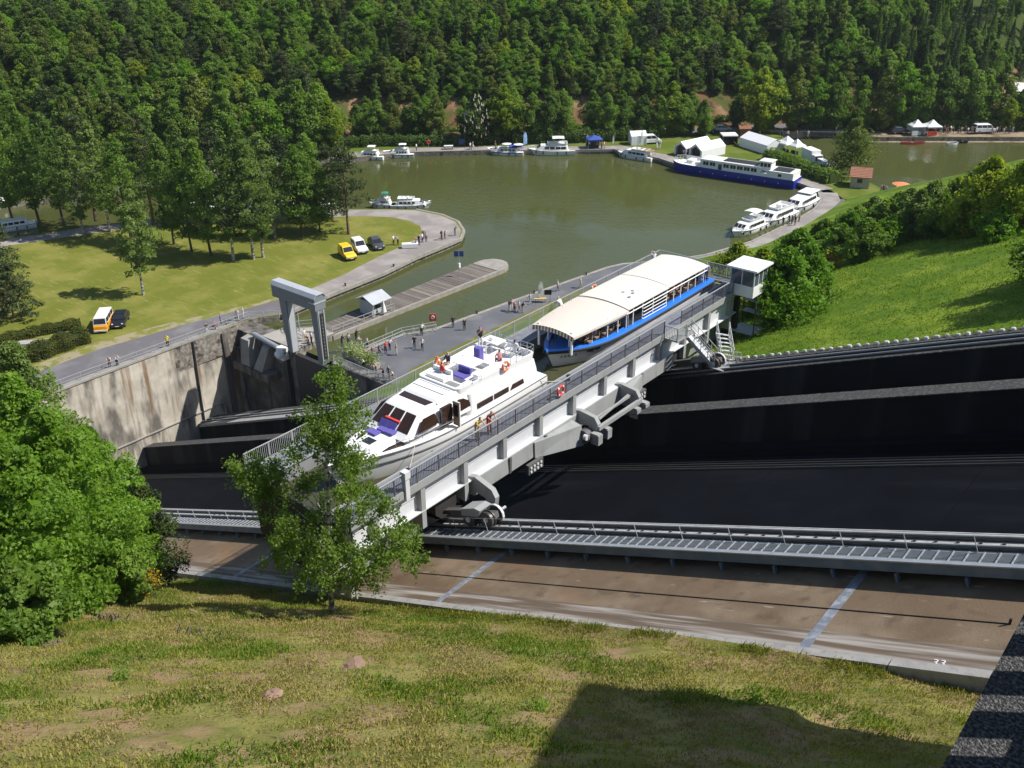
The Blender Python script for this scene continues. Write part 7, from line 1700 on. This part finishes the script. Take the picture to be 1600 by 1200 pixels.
# hedges
def hedge(label, pts, wdt, hgt, fm, n, leaf=.22, name='hedge', z=1.0, base=None):
    rng = np.random.default_rng(len(label)); t = thing(name, label, 'hedge'); P = []; D = []
    pts = [np.array(q_, float) for q_ in pts]; Ls = [np.linalg.norm(pts[i+1]-pts[i]) for i in range(len(pts)-1)]; T = sum(Ls)
    for i in range(len(pts)-1):
        k = int(n*Ls[i]/T); f = rng.random(k); d = (pts[i+1]-pts[i])/Ls[i]; nn_ = np.array([-d[1], d[0]])
        ang = rng.random(k)*math.pi; rr = .8+.25*rng.random(k)+.12*np.sin(f*Ls[i]*2.3)
        c = pts[i]+np.outer(f, pts[i+1]-pts[i]); off = np.cos(ang)*wdt/2*rr; zz = np.abs(np.sin(ang))**.6*hgt*rr
        zlow = rng.random(k) < .35; zz = np.where(zlow, rng.random(k)*hgt*.7, zz); off = np.where(zlow, np.sign(off)*wdt/2*rr, off)
        P.append(np.stack([c[:, 0]+nn_[0]*off, c[:, 1]+nn_[1]*off, z+zz], 1)); D.append(np.stack([nn_[0]*np.cos(ang), nn_[1]*np.cos(ang), np.sin(ang)], 1))
    P = np.concatenate(P); D = np.concatenate(D)
    link('foliage', quads_mesh('foliage', leaves(rng, P, leaf, .3, D, .8, .65), fm), t)
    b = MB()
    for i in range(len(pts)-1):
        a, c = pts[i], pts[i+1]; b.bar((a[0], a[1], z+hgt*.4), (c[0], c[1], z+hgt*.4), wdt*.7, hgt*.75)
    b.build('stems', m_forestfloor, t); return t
F_hedge = foliage('hedge_yellow_green', (.045, .060, .008), (.115, .120, .014), .2)
hedge('long clipped yellow green hedge beside the road left of the camper van', [(-25.2, -30), (-24.3, -24), (-24.6, -17.5)], 2.6, 1.9, F_hedge, 16000, .17)
hedge('lower hedge behind the stone slabs in the meadow', [(-32.8, -27), (-31.0, -20), (-29.2, -15.6)], 1.6, 1.2, F_hedge, 7000, .17)
hedge('dark green hedge between the blue barge and the marquees', [(2.0, 121.0), (9, 117), (15, 113.5), (20.5, 111)], 3.6, 2.2, F_mid, 5000, .42)
hedge('thick hedge under the trees behind the far quay, left part', [(-84, 66), (-72, 80), (-62, 87.5), (-52, 97)], 3.0, 2.2, F_dark, 6000, .45)
hedge('thick hedge under the trees behind the far quay, right part', [(-50, 99), (-40, 108), (-32, 117), (-27, 123)], 3.2, 2.8, F_dark, 6000, .45)
def road_hedge(lab, u0, u1, s, wdt, hgt, fm, n):
    L_ = offs(s); pts = [tuple(L_[i])[:2] for i in range(u0, u1+1)]; hedge(lab, pts, wdt, hgt, fm, n, .42, z=zhill(s)-.4)
road_hedge('low scrub at the foot of the earth bank, left part', 5, 8, 6.4, 1.8, 1.0, F_mid, 4000)
road_hedge('low scrub at the foot of the earth bank, right part', 8, 12, 7.0, 2.0, 1.2, F_olive, 4000)
hedge('undergrowth strip along the pond shore trees', [(-6, 151.5), (5, 160), (13, 164), (26, 174), (40, 185), (56, 197)], 4.0, 3.2, F_dark, 7000, .5)
hedge('undergrowth strip behind the beach at the right edge', [(30, 179), (45, 190), (60, 201)], 4.5, 4.2, F_brt, 4000, .5)
# bushes on the slope at the right
BU = [(1222, 490, 6.6, 3.4, F_brt, 'large bright bush beside the control cabin on the slope'), (1185, 475, 6.0, 3.2, F_yel, 'yellow green bush directly behind the control cabin'), (1258, 462, 5.6, 2.8, F_brt, 'tall bush right behind the large bright bush'), (1240, 440, 6.2, 3.4, F_brt, 'bush behind the large bright bush towards the water'), (1150, 430, 4.6, 3.0, F_yel, 'low yellow green bush left of the control cabin towards the basin'),
      (1350, 390, 4.4, 2.6, F_mid, 'round dark bush at the upper middle of the slope'), (1316, 385, 3.6, 2.2, F_mid, 'bush left of the round dark bush on the slope'), (1394, 368, 3.2, 2.0, F_brt, 'low dark bush right of the round dark bush'), (1432, 356, 5.2, 2.3, F_birch, 'tall grey green bush in the middle of the bank'), (1470, 354, 4.4, 2.2, F_mid, 'dark bush right of the grey green bush'), (1535, 344, 7.2, 3.8, F_yel, 'large yellow green tree on the right bank'), (1598, 340, 7.2, 3.9, F_yel, 'yellow green tree at the right picture edge'), (1500, 354, 3.6, 2.0, F_yel, 'bush before the large yellow green tree'), (1562, 356, 3.2, 2.0, F_brt, 'bush between the two yellow green trees'), (1650, 420, 4.6, 3.0, F_mid, 'dark bush at the right edge casting shade on the lawn'), (1690, 440, 6.0, 3.4, F_dark, 'second dark bush beyond the right edge'), (1380, 345, 3.6, 2.4, F_mid, 'bush near the pond terrace'), (1340, 340, 3.0, 2.4, F_mid, 'low bush below the red roofed house'), (1420, 335, 4.2, 2.4, F_birch, 'pale bush by the coral parasols'), (1310, 372, 2.6, 2.2, F_brt, 'low bright shrub on the bank above the curved quay'), (1290, 352, 2.4, 1.8, F_mid, 'small shrub at the top of the curved quay bank'), (1365, 330, 3.6, 2.4, F_birch, 'pale shrub behind the terrace crowd'), (1455, 338, 5.0, 2.8, F_birch, 'tall pale bush right of the coral parasols'), (1490, 326, 4.4, 2.4, F_yel, 'mid green bush before the pond at the right'), (1560, 335, 5.0, 3.0, F_brt, 'bright bush behind the yellow green trees'), (1330, 352, 2.8, 2.0, F_brt, 'bright shrub below the stone house'), (1405, 318, 3.6, 2.2, F_brt, 'bush hiding the pond terrace edge'), (1525, 322, 5.5, 3.0, F_birch, 'pale bush at the pond behind the yellow green trees'), (1600, 325, 6.0, 3.4, F_mid, 'green bush at the right edge before the pond')]
for i, (px, py, H, Rr, fm, lab) in enumerate(BU):
    q = ats(px, py, -4.4); z = zlawn(q.x, q.y)-.25
    plant_tree('bush', lab, 'bush', (q.x, q.y, z), broadleaf(500+i, H, Rr, .02, 125, .27, 72, fm, m_bark, .75, .85, rtr=.09), mrnd.random()*6, 1.0, 'bushes on the slope')
# yellow broom beside the big bush
def broom(loc, lab, s, seed, flowers=.5):
    rng = np.random.default_rng(seed); k = 26; a = rng.random(k)*6.28; r_ = s*rng.random(k)**.6
    cs = np.stack([r_*np.cos(a), r_*np.sin(a), s*(.35+.9*rng.random(k)*(1-.5*r_/s))], 1); P, D = blob_points(rng, cs, s*rng.uniform(.18, .42, k), [170]*k, 1.2, .1)
    V = leaves(rng, P, .15, .2, D, .5, .4); mi = (rng.random(len(P)) < flowers*np.repeat(rng.random(k)*1.4, 170)*(P[:, 2] > s*.3)).astype(int)
    t = thing('broom_shrub', lab, 'shrub', loc); link('foliage', quads_mesh('foliage', V[mi == 0], F_broom), t); link('blossom', quads_mesh('blossom', V[mi == 1], F_flow), t); return t
q = ats(1292, 405, -4.4); broom((q.x, q.y, zlawn(q.x, q.y)), 'yellow flowering broom at the right of the large bright bush', 1.5, 7, .7)

# hillside woodland: the trees of the front rows stand singly, the rest is one wood
hr = random.Random(77)
def hill_pt(u, s):
    i = min(len(rv)-2, max(0, int(u))); f = u-i; L_ = offs(s); q_ = L_[i].lerp(L_[i+1], f); return (q_.x, q_.y, zhill(max(4.2, s-hshift(u)))-.3)
seg = [(rv[i+1]-rv[i]).length for i in range(len(rv)-1)]; cum = np.concatenate([[0], np.cumsum(seg)])
def u_of(d): i = min(len(seg)-1, int(np.searchsorted(cum, d)-1)); i = max(0, i); return i+(d-cum[i])/seg[i]
pts_all = []
for s, step in ((11.5, 3.6), (13.5, 3.6), (15.5, 3.6), (17.5, 3.6), (20, 3.6), (22.5, 3.6), (25, 3.6), (28, 3.7), (31, 3.9), (34, 4.2), (38, 4.5), (42, 5), (46, 5.4), (51, 6), (58, 6.5), (66, 7), (76, 8), (88, 9)):
    d = 120
    while d < cum[-1]-15:
        pts_all.append((d+hr.uniform(-1.5, 1.5), s+hr.uniform(-1.4, 1.4))); d += step*hr.uniform(.8, 1.25)
def pick(x, y):
    r_ = hr.random(); right = x > -20
    if right and x > 0: return ('SP', hr.choice([0, 1, 3, 2])) if r_ < .55 else ('SL', hr.choice([0, 1, 2])) if r_ < .8 else ('BL', hr.choice([0, 1, 4, 6]))
    if right: return ('SP', hr.choice([2, 2, 1])) if r_ < .12 else ('SL', hr.randrange(4)) if r_ < .45 else ('BL', hr.choice([0, 1, 2, 3, 7]))
    return ('SP', hr.choice([2, 1])) if r_ < .04 else ('PN', hr.randrange(3)) if r_ < .09 else ('SL', hr.randrange(4)) if r_ < .24 else ('BL', hr.randrange(8))
front, back = [], []
for d, s in pts_all:
    if s-hshift(u_of(d)) < 10.5: continue
    x, y, z = hill_pt(u_of(d), s); sc_ = hr.uniform(.5, .92)*(1.0 if s > 14 else .8)
    rel = np.array([x, y, z+5])-CAM; dp = rel@FW; px = 800+FPX*(rel@RT)/dp; py = 600-FPX*(rel@UP)/dp
    if px < -150 or px > 1750: continue
    (front if s < 24 and py > -30 else back).append((x, y, z, sc_, pick(x, y)))
wl = {'BL': 'rounded leafy tree on the lower edge of the wooded hillside', 'SL': 'slender leafy tree on the lower edge of the wooded hillside', 'SP': 'dark pointed conifer on the lower edge of the wooded hillside', 'PN': 'dark flat topped pine on the lower edge of the wooded hillside'}
print('hill trees', len(front), len(back))
for (x, y, z, sc_, (k, v)) in front[:290]:
    plant_tree({'BL': 'leafy_tree', 'SL': 'slender_tree', 'SP': 'conifer', 'PN': 'pine_tree'}[k], wl[k], 'tree', (x, y, z), kinds[k][v], hr.random()*6.28, sc_*(1.1 if k == 'BL' else 1), sz=sc_*(.82 if k == 'BL' else 1), group='trees at the lower edge of the hillside wood: '+k)
back += front[290:]
# the rest of the wood: points with instances of the same trees
def wood(name, label, lst, protos, zs=1.0):
    """one object per wood; geometry nodes put a tree on every point"""
    col = bpy.data.collections.new(name+'_kinds')
    for j, (tm, cm) in enumerate(protos):
        b_ = bpy.data.meshes.new('t'); o_ = bpy.data.objects.new('%s_%02d' % (name, j), cm); col.objects.link(o_)
    me = bpy.data.meshes.new(name); me.from_pydata([q_[:3] for q_ in lst], [], [])
    for nm, ty, vals in (('rz', 'FLOAT', [hr.random()*6.28 for _ in lst]), ('sc', 'FLOAT', [q_[3] for q_ in lst]), ('kd', 'INT', [q_[4] for q_ in lst])):
        at_ = me.attributes.new(nm, ty, 'POINT'); at_.data.foreach_set('value', vals)
    o = link(name, me); setp(o, label, 'wood', None, 'stuff')
    ng = bpy.data.node_groups.new(name, 'GeometryNodeTree'); ng.interface.new_socket('Geometry', in_out='INPUT', socket_type='NodeSocketGeometry'); ng.interface.new_socket('Geometry', in_out='OUTPUT', socket_type='NodeSocketGeometry')
    N = ng.nodes; L_ = ng.links; gi = N.new('NodeGroupInput'); go = N.new('NodeGroupOutput'); ip = N.new('GeometryNodeInstanceOnPoints'); ci = N.new('GeometryNodeCollectionInfo')
    ci.inputs['Collection'].default_value = col; ci.inputs['Separate Children'].default_value = True; ci.inputs['Reset Children'].default_value = True
    def na(nm, ty): n_ = N.new('GeometryNodeInputNamedAttribute'); n_.data_type = ty; n_.inputs['Name'].default_value = nm; return n_.outputs['Attribute']
    cx = N.new('ShaderNodeCombineXYZ'); L_.new(na('rz', 'FLOAT'), cx.inputs[2]); sx = N.new('ShaderNodeCombineXYZ'); sa = na('sc', 'FLOAT')
    mz = N.new('ShaderNodeMath'); mz.operation = 'MULTIPLY'; mz.inputs[1].default_value = zs; L_.new(sa, mz.inputs[0])
    for k in range(2): L_.new(sa, sx.inputs[k])
    L_.new(mz.outputs[0], sx.inputs[2])
    L_.new(gi.outputs[0], ip.inputs['Points']); L_.new(ci.outputs[0], ip.inputs['Instance']); ip.inputs['Pick Instance'].default_value = True
    L_.new(na('kd', 'INT'), ip.inputs['Instance Index']); L_.new(cx.outputs[0], ip.inputs['Rotation']); L_.new(sx.outputs[0], ip.inputs['Scale']); L_.new(ip.outputs[0], go.inputs[0])
    md = o.modifiers.new('trees', 'NODES'); md.node_group = ng; return o
allp = BL+SL+SP+PN; base = dict(BL=0, SL=len(BL), SP=len(BL)+len(SL), PN=len(BL)+len(SL)+len(SP))
wood('hillside_forest', 'dense green mixed forest covering the hillside behind the basin', [(x, y, z, s_, base[k]+v) for (x, y, z, s_, (k, v)) in back], allp, .84)
# woods on the far bank of the canal at the left
lst = []
for k in range(170):
    y = hr.uniform(-60, 66); sx0 = float(np.interp(y, [-130, -80, -40, 0, 40, 68, 80], [-150, -118, -104, -96, -84, -68.8, -62])); rx = float(np.interp(y, [-130, -80, -40, 0, 45, 79], [-175, -140, -124, -114, -99, -80]))
    x = sx0-3-hr.random()*(abs(rx-sx0)-6); k_, v_ = pick(x, y)
    lst.append((x, y, 1.0, hr.uniform(.95, 1.4), (k_, v_)))
lst.sort(key=lambda q_: -q_[0])
for (x, y, z, s_, (k, v)) in lst[:70]:
    plant_tree({'BL': 'leafy_tree', 'SL': 'slender_tree', 'SP': 'conifer', 'PN': 'pine_tree'}[k], wl[k].replace('on the lower edge of the wooded hillside', 'on the far canal bank behind the meadow'), 'tree', (x, y, z), kinds[k][v], hr.random()*6.28, s_, 'trees on the far canal bank: '+k)
wood('canal_bank_wood', 'dense wood between the far canal bank and the hillside at the left', [(x, y, z, s_, base[k]+v) for (x, y, z, s_, (k, v)) in lst[70:]], allp)

# ------------------------------------------------------------------ foreground birch and thicket
rng = np.random.default_rng(12)
B0 = np.array([59.1, -46.6, zg(59.1, -46.6)-.1])
rt2 = np.array([RT[0], RT[1], 0]); rt2 /= np.linalg.norm(rt2); fw2 = np.array([FW[0], FW[1], 0]); fw2 /= np.linalg.norm(fw2)
H = 15.6; leanv = rt2*1.3
bt_ = thing('birch_tree', 'leafy birch with pale stem in front of the lift tank near end', 'tree', tuple(B0)); bt_.scale = (.9, .9, .9)
def axis_at(z): return leanv*(z/H)**1.3
# lobes: height, sideways (right in the picture), depth, radius, clumps
lobes = [(14.6, .15, 0, .6, 5), (13.6, .3, .1, 1.0, 9), (12.6, -.5, -.2, 1.2, 12), (12.4, .9, .3, 1.2, 12), (11.3, .4, .4, 1.6, 18), (11.0, -1.0, -.4, 1.2, 12), (10.2, 1.0, .2, 1.5, 16), (9.3, 0.6, -.5, 1.3, 10), (8.8, -2.6, .2, 1.3, 18), (9.0, -3.5, -.2, 1.2, 18), (9.3, -4.1, .1, .9, 10), (8.2, -3.6, .2, 1.0, 10), (7.8, -1.4, .8, 1.2, 10), (7.6, 1.3, -.3, 1.3, 12),
         (6.6, 2.0, .5, 1.6, 20), (6.4, -1.8, -.6, 1.5, 16), (5.8, 0.2, .8, 1.6, 16), (5.4, 3.2, -.3, 1.5, 18), (5.2, -2.4, .5, 1.4, 14), (4.6, 1.4, -.9, 1.7, 20), (4.4, 3.8, .5, 1.3, 14), (4.0, -.6, -.9, 1.6, 18), (3.8, -2.6, .2, 1.2, 10), (3.6, 2.6, .5, 1.5, 16), (2.9, .8, .6, 1.2, 12), (2.7, 2.2, -.5, 1.1, 9), (2.6, -.8, .4, 1.0, 7), (3.2, 4.6, .2, .8, 6), (8.8, 1.2, .9, 1.1, 8), (6.0, -.2, -1.2, 1.4, 14), (9.9, -.4, 1.0, 1.1, 9)]
cs = []; rs = []
tb_ = MB(); tp = [tuple(axis_at(z)+np.array([.08*math.sin(z*1.3), .06*math.cos(z*1.7), z])) for z in np.linspace(0, 14.8, 12)]
tb_.tube(tp, [.17, .14, .13, .12, .115, .10, .09, .075, .06, .05, .035, .015], 8)
for (z, sx_, dp_, r_, k) in lobes:
    c = axis_at(z)+rt2*sx_+fw2*dp_*1.5+np.array([0, 0, z])
    st_z = max(1.5, z-1.1-abs(sx_)*.55); a0 = axis_at(st_z)+np.array([0, 0, st_z]); tb_.tube([tuple(a0), tuple(a0*.45+c*.55+np.array([0, 0, .25])), tuple(c)], [.045, .03, .01], 5)
    for j in range(k):
        d = rng.normal(size=3); d /= np.linalg.norm(d); q_ = c+d*r_*rng.random()**.5*np.array([1, 1, .8]); cs.append(q_); rs.append(rng.uniform(.3, .6))
        if rng.random() < .35: tb_.tube([tuple(c), tuple(q_)], [.015, .006], 4, cap=False)
cs = np.array(cs); rs = np.array(rs); P, D = blob_points(rng, cs, rs, [74]*len(cs), 1.0, .1)
# hanging twigs
hang = cs[rng.integers(0, len(cs), 420)]; Ph = []
for q_ in hang:
    ln = rng.uniform(.4, 1.3); m_ = int(ln*16); f = np.linspace(0, 1, m_); off = rng.normal(size=(m_, 3))*.06; Ph.append(q_+np.outer(f, np.array([rng.normal()*.2, rng.normal()*.2, -ln]))+off)
P = np.concatenate([P]+Ph); D = np.concatenate([D, rng.normal(size=(len(P)-len(D), 3))])
F_fb = foliage('leaf_fore_birch', (.10, .17, .024), (.225, .32, .06), .55, scale=.9)
link('crown', quads_mesh('crown', leaves(rng, P, .14, .15, D, .3, .8, .6), F_fb), bt_); link('trunk', tb_.mesh('trunk', m_birchbark, smooth=True), bt_)
# thicket at the left: light green maples, dark broom
def thicket(loc, lab, H, Rr, fm, seed, leaf=.185, ncl=105, per=170, name='thicket_tree', **k):
    return plant_tree(name, lab, 'tree', loc, broadleaf(seed, H, Rr, k.pop('z0f', .03), ncl, leaf, per, fm, m_bark, k.pop('top', .9), .75, rtr=.1, clr=.23), mrnd.random()*6, 1.0, 'thicket at the left of the near bank')
F_mpl = foliage('leaf_maple', (.11, .205, .02), (.22, .36, .045), .55, scale=.7)
def gz(x, y): return zg(x, y)-.2
for (x, y, H_, Rr, fm, lab) in ((51.0, -54.6, 10.8, 3.0, F_mpl, 'light green maple in the middle of the left thicket'), (46.3, -53.6, 13.4, 3.6, F_mpl, 'tall light green maple at the left picture edge'), (43.4, -49.8, 11.2, 3.1, F_mpl, 'light green maple at the right of the left thicket'), (39.0, -50.6, 16.5, 3.9, F_birch, 'grey green tree at the back of the left thicket'), (41.0, -48.4, 11.5, 2.8, F_brt, 'bright tree at the back right of the left thicket'), (54.0, -57.6, 9.4, 2.8, F_mpl, 'nearest light green maple of the left thicket'), (57.2, -59.4, 3.6, 1.9, F_mid, 'low dark bush at the foot of the left thicket'), (49.6, -52.6, 5.0, 1.9, F_mid, 'dark bush at the right foot of the left thicket'), (39.5, -46.9, 7.6, 2.2, F_brt, 'bright bush behind the dark broom'), (50.5, -58.5, 13.0, 3.4, F_brt, 'bright tree at the far left of the thicket')):
    thicket((x, y, gz(x, y)), lab, H_, Rr, fm, int(x*10))
t = plant_tree('broom_bush', 'dark feathery broom bush in front of the black trough', 'shrub', (41.6, -46.4, gz(41.6, -46.4)), broadleaf(901, 8.2, 2.0, .05, 110, .14, 110, F_broom, m_bark, .7, 1.2, rtr=.07), .5)
broom((47.0, -50.6, zg(47.0, -50.6)-.1), 'yellow flowering broom at the foot of the left thicket', 1.35, 3, .55)
# pale shrubs in the planters
for o in [o for o in C.objects if o.name.startswith('planter') and o.type == 'EMPTY']:
    rng2 = np.random.default_rng(len(o['label'])); n = 1500; P = rng2.normal(size=(n, 3))*np.array([.75, .45, .38])+np.array([0, 0, 1.1]); link('shrub', quads_mesh('shrub', leaves(rng2, P, .2, .3, None, 0, .6), F_vari), o)

# ------------------------------------------------------------------ grass, stones and litter on the near bank
def grass_stuff(name, label, pts, hgt, m, rng, blades=5, wid=.03, spread=.09):
    n = len(pts)*blades; base = np.repeat(pts, blades, 0)+np.concatenate([rng.normal(size=(n, 2))*spread, np.zeros((n, 1))], 1)
    a = rng.random(n)*6.283; h_ = hgt*rng.uniform(.5, 1.3, n)*np.repeat(rng.uniform(.5, 1.5, len(pts)), blades); ln = rng.uniform(.2, .9, n)*h_
    d = np.stack([np.cos(a), np.sin(a), np.zeros(n)], 1); s_ = np.stack([-np.sin(a), np.cos(a), np.zeros(n)], 1)*wid*rng.uniform(.6, 1.4, n)[:, None]
    mid = base+d*(ln*.35)[:, None]+np.array([0, 0, 1])*(h_*.6)[:, None]; tip = base+d*ln[:, None]+np.array([0, 0, 1])*h_[:, None]
    V = np.stack([base-s_, base+s_, mid+s_*.6, tip], 1); V2 = V.copy(); V2[:, 2] = mid+s_*.6
    return setp(link(name, quads_mesh(name, V, m)), label, 'grass', None, 'stuff')
rng = np.random.default_rng(8)
F_gr = foliage('grass_blades', (.165, .18, .026), (.30, .285, .06), .3, scale=1.2); F_straw = foliage('dry_grass', (.24, .19, .075), (.40, .32, .15), .2, scale=1.5); F_grn = foliage('fresh_grass', (.055, .12, .008), (.12, .20, .016), .35, scale=1.2); F_lawn = foliage('lawn_blades', (.095, .175, .009), (.20, .285, .02), .4, scale=.5)
from mathutils import noise as mnoise
def scatter(n, x0, x1, y0, y1, zf, keep=None):
    out = []
    while len(out) < n:
        x = rng.uniform(x0, x1); y = rng.uniform(y0, y1)
        if keep and not keep(x, y): continue
        out.append((x, y, zf(x, y)-.01))
    return np.array(out)
def infr(x, y):
    r_ = np.array([x, y, zg(x, y)])-CAM; d_ = r_@FW
    if d_ < 1: return False
    u, v = FPX*(r_@RT)/d_, -FPX*(r_@UP)/d_
    return abs(u) < 840 and -640 < v < 660
nz = lambda x, y, s: mnoise.noise(Vector((x*s, y*s, 3.3)))
grass_stuff('grass', 'rough yellow green grass covering the near bank', scatter(54000, 38, 92, -69, -42.8, zg, lambda x, y: infr(x, y) and nz(x, y, .35) > -.30+.5*rng.random()-.25), .08, F_gr, rng, 4, .016, .09)
grass_stuff('dry_grass', 'dry straw coloured grass patches on the near bank', scatter(33000, 38, 92, -69, -42.8, zg, lambda x, y: infr(x, y) and nz(x+40, y, .3) > -.08+.3*rng.random()), .065, F_straw, rng, 4, .018, .1)
grass_stuff('fresh_grass', 'fresh green grass tufts on the near bank', scatter(18000, 38, 92, -69, -42.8, zg, lambda x, y: infr(x, y) and nz(x-70, y, .28) > .12+.25*rng.random()), .105, F_grn, rng, 4, .018)
grass_stuff('slope_grass', 'green grass covering the slope beyond the far track', scatter(36000, 46, 92, -7.0, 30, lambda x, y: zlawn(x, y)), .09, F_lawn, rng, 3, .045, .2)
# long blades that hang over the kerb
kx = rng.uniform(60, 86.5, 2600); kx = kx[np.array([nz(x, 5., .6) for x in kx]) > -.1]; ky = -42.76-np.abs(rng.normal(size=len(kx)))*.4
grass_stuff('kerb_grass', 'longer grass growing over the gutter kerb', np.array([(x, y, zg(x, y)-.02) for x, y in zip(kx, ky)]), .13, F_gr, rng, 5, .015, .1)
# dead branches
def brush(px, py, lab, n, L_):
    d = FW*FPX+RT*(px-800)-UP*(py-600); d = d/np.linalg.norm(d); lo, hi = 20., 140.
    for _ in range(50):
        m_ = (lo+hi)/2; q_ = CAM+d*m_
        if q_[2] > zg(q_[0], q_[1]): lo = m_
        else: hi = m_
    b = MB()
    for k in range(n):
        x, y = rng.normal()*L_*.5, rng.normal()*.35; a = rng.normal()*.5; l = rng.uniform(.4, 1.)*L_*.6; dz = rng.uniform(0, .3)
        zz = lambda u, v: zg(q_[0]+u, q_[1]+v)-q_[2]
        x1, y1 = x+l*math.cos(a), y+l*math.sin(a); b.tube([(x, y, zz(x, y)+.05), ((x+x1)/2, (y+y1)/2+.05, zz((x+x1)/2, (y+y1)/2)+.1+dz), (x1, y1, zz(x1, y1)+.08)], [.03, .022, .008], 5)
    o = b.build('brushwood', m_deadwood); o.location = tuple(q_); setp(o, lab, 'branches', 'dead wood on the bank')
m_deadwood = mat('dead_wood', (.12, .10, .085), .9, 0, .3, 5)
brush(170, 968, 'heap of dead grey branches at the foot of the left thicket', 22, 1.0); brush(300, 990, 'small tangle of dead twigs on the upper bank', 9, .6); brush(60, 1000, 'scattered dry branches at the left edge of the bank', 14, 1.4)
# red sandstone lumps
m_rock = mat('red_sandstone_rock', (.21, .135, .095), .9, 0, .25, 4, bump=.6, bscale=12)
def rock(px, py, s, lab):
    # on the bank surface
    lo, hi = 20., 140.; d = FW*FPX+RT*(px-800)-UP*(py-600); d = d/np.linalg.norm(d)
    for _ in range(50):
        m_ = (lo+hi)/2; q_ = CAM+d*m_
        if q_[2] > zg(q_[0], q_[1]): lo = m_
        else: hi = m_
    b = MB(); r_ = random.Random(px)
    for k in range(2):
        secs_ = [[(sc*s*math.cos(a)*r_.uniform(.7, 1.2)+k*s*.7, sc*s*.8*math.sin(a)*r_.uniform(.7, 1.2), z*s) for a in np.linspace(0, 6.283, 8)[:-1]] for (z, sc) in ((-.3, 1.), (.15, .95), (.45, .5))]
        b.loft(secs_, closed=True, cap=True)
    o = b.build('rock', m_rock); o.location = tuple(q_); o.rotation_euler = (.1, .2, r_.random()*6); setp(o, lab, 'rock', 'sandstone lumps on the bank'); return q_
rock(550, 1043, .5, 'largest red sandstone lump in the middle of the near bank'); rock(420, 1088, .25, 'small red stone low on the near bank'); rock(312, 1092, .16, 'tiny reddish stone left of the small red stone')
rock(300, 955, .14, 'small stone near the top of the bank left of the birch')
# low green weeds
for (px, py, s, lab) in ((190, 1062, .45, 'dark green weed clump low on the left bank'), (335, 912, .7, 'dark conifer seedling beside the gutter'), (606, 1075, .35, 'bright weed clump right of the largest stone'), (1180, 1100, .5, 'dark weed clump at the edge of the shadow'), (840, 1110, .45, 'dark weed clump in the middle of the lower bank')):
    d = FW*FPX+RT*(px-800)-UP*(py-600); d = d/np.linalg.norm(d); lo, hi = 20., 140.
    for _ in range(50):
        m_ = (lo+hi)/2; q_ = CAM+d*m_
        if q_[2] > zg(q_[0], q_[1]): lo = m_
        else: hi = m_
    s *= .75; P = rng.normal(size=(260, 3))*np.array([s*.5, s*.5, s*.3])+np.array([0, 0, s*.4]); t = thing('weed_clump', lab, 'weed', tuple(q_), 0, 'weeds on the bank')
    link('foliage', quads_mesh('foliage', leaves(rng, P, .1, .5, None, 0, .5), F_broom if 'stump' in lab else F_mid), t)
# ------------------------------------------------------------------ thin haze added to lighten and blue the forest
hz = MB().box((-420, -190, -18), (330, 480, 64)).build('haze', None); hz['kind'] = 'stuff'; setp(hz, 'thin added haze that lightens the wooded hillside', 'haze')
hm = bpy.data.materials.new('added_haze'); hm.use_nodes = True; hn = hm.node_tree; hn.nodes.remove(hn.nodes['Principled BSDF'])
pv = hn.nodes.new('ShaderNodeVolumePrincipled'); pv.inputs['Color'].default_value = (.80, .88, 1.0, 1); pv.inputs['Density'].default_value = .00008; pv.inputs['Anisotropy'].default_value = .2
hn.links.new(pv.outputs[0], hn.nodes['Material Output'].inputs['Volume'])
hz.data.materials.clear(); hz.data.materials.append(hm)
scene.cycles.volume_bounces = 0
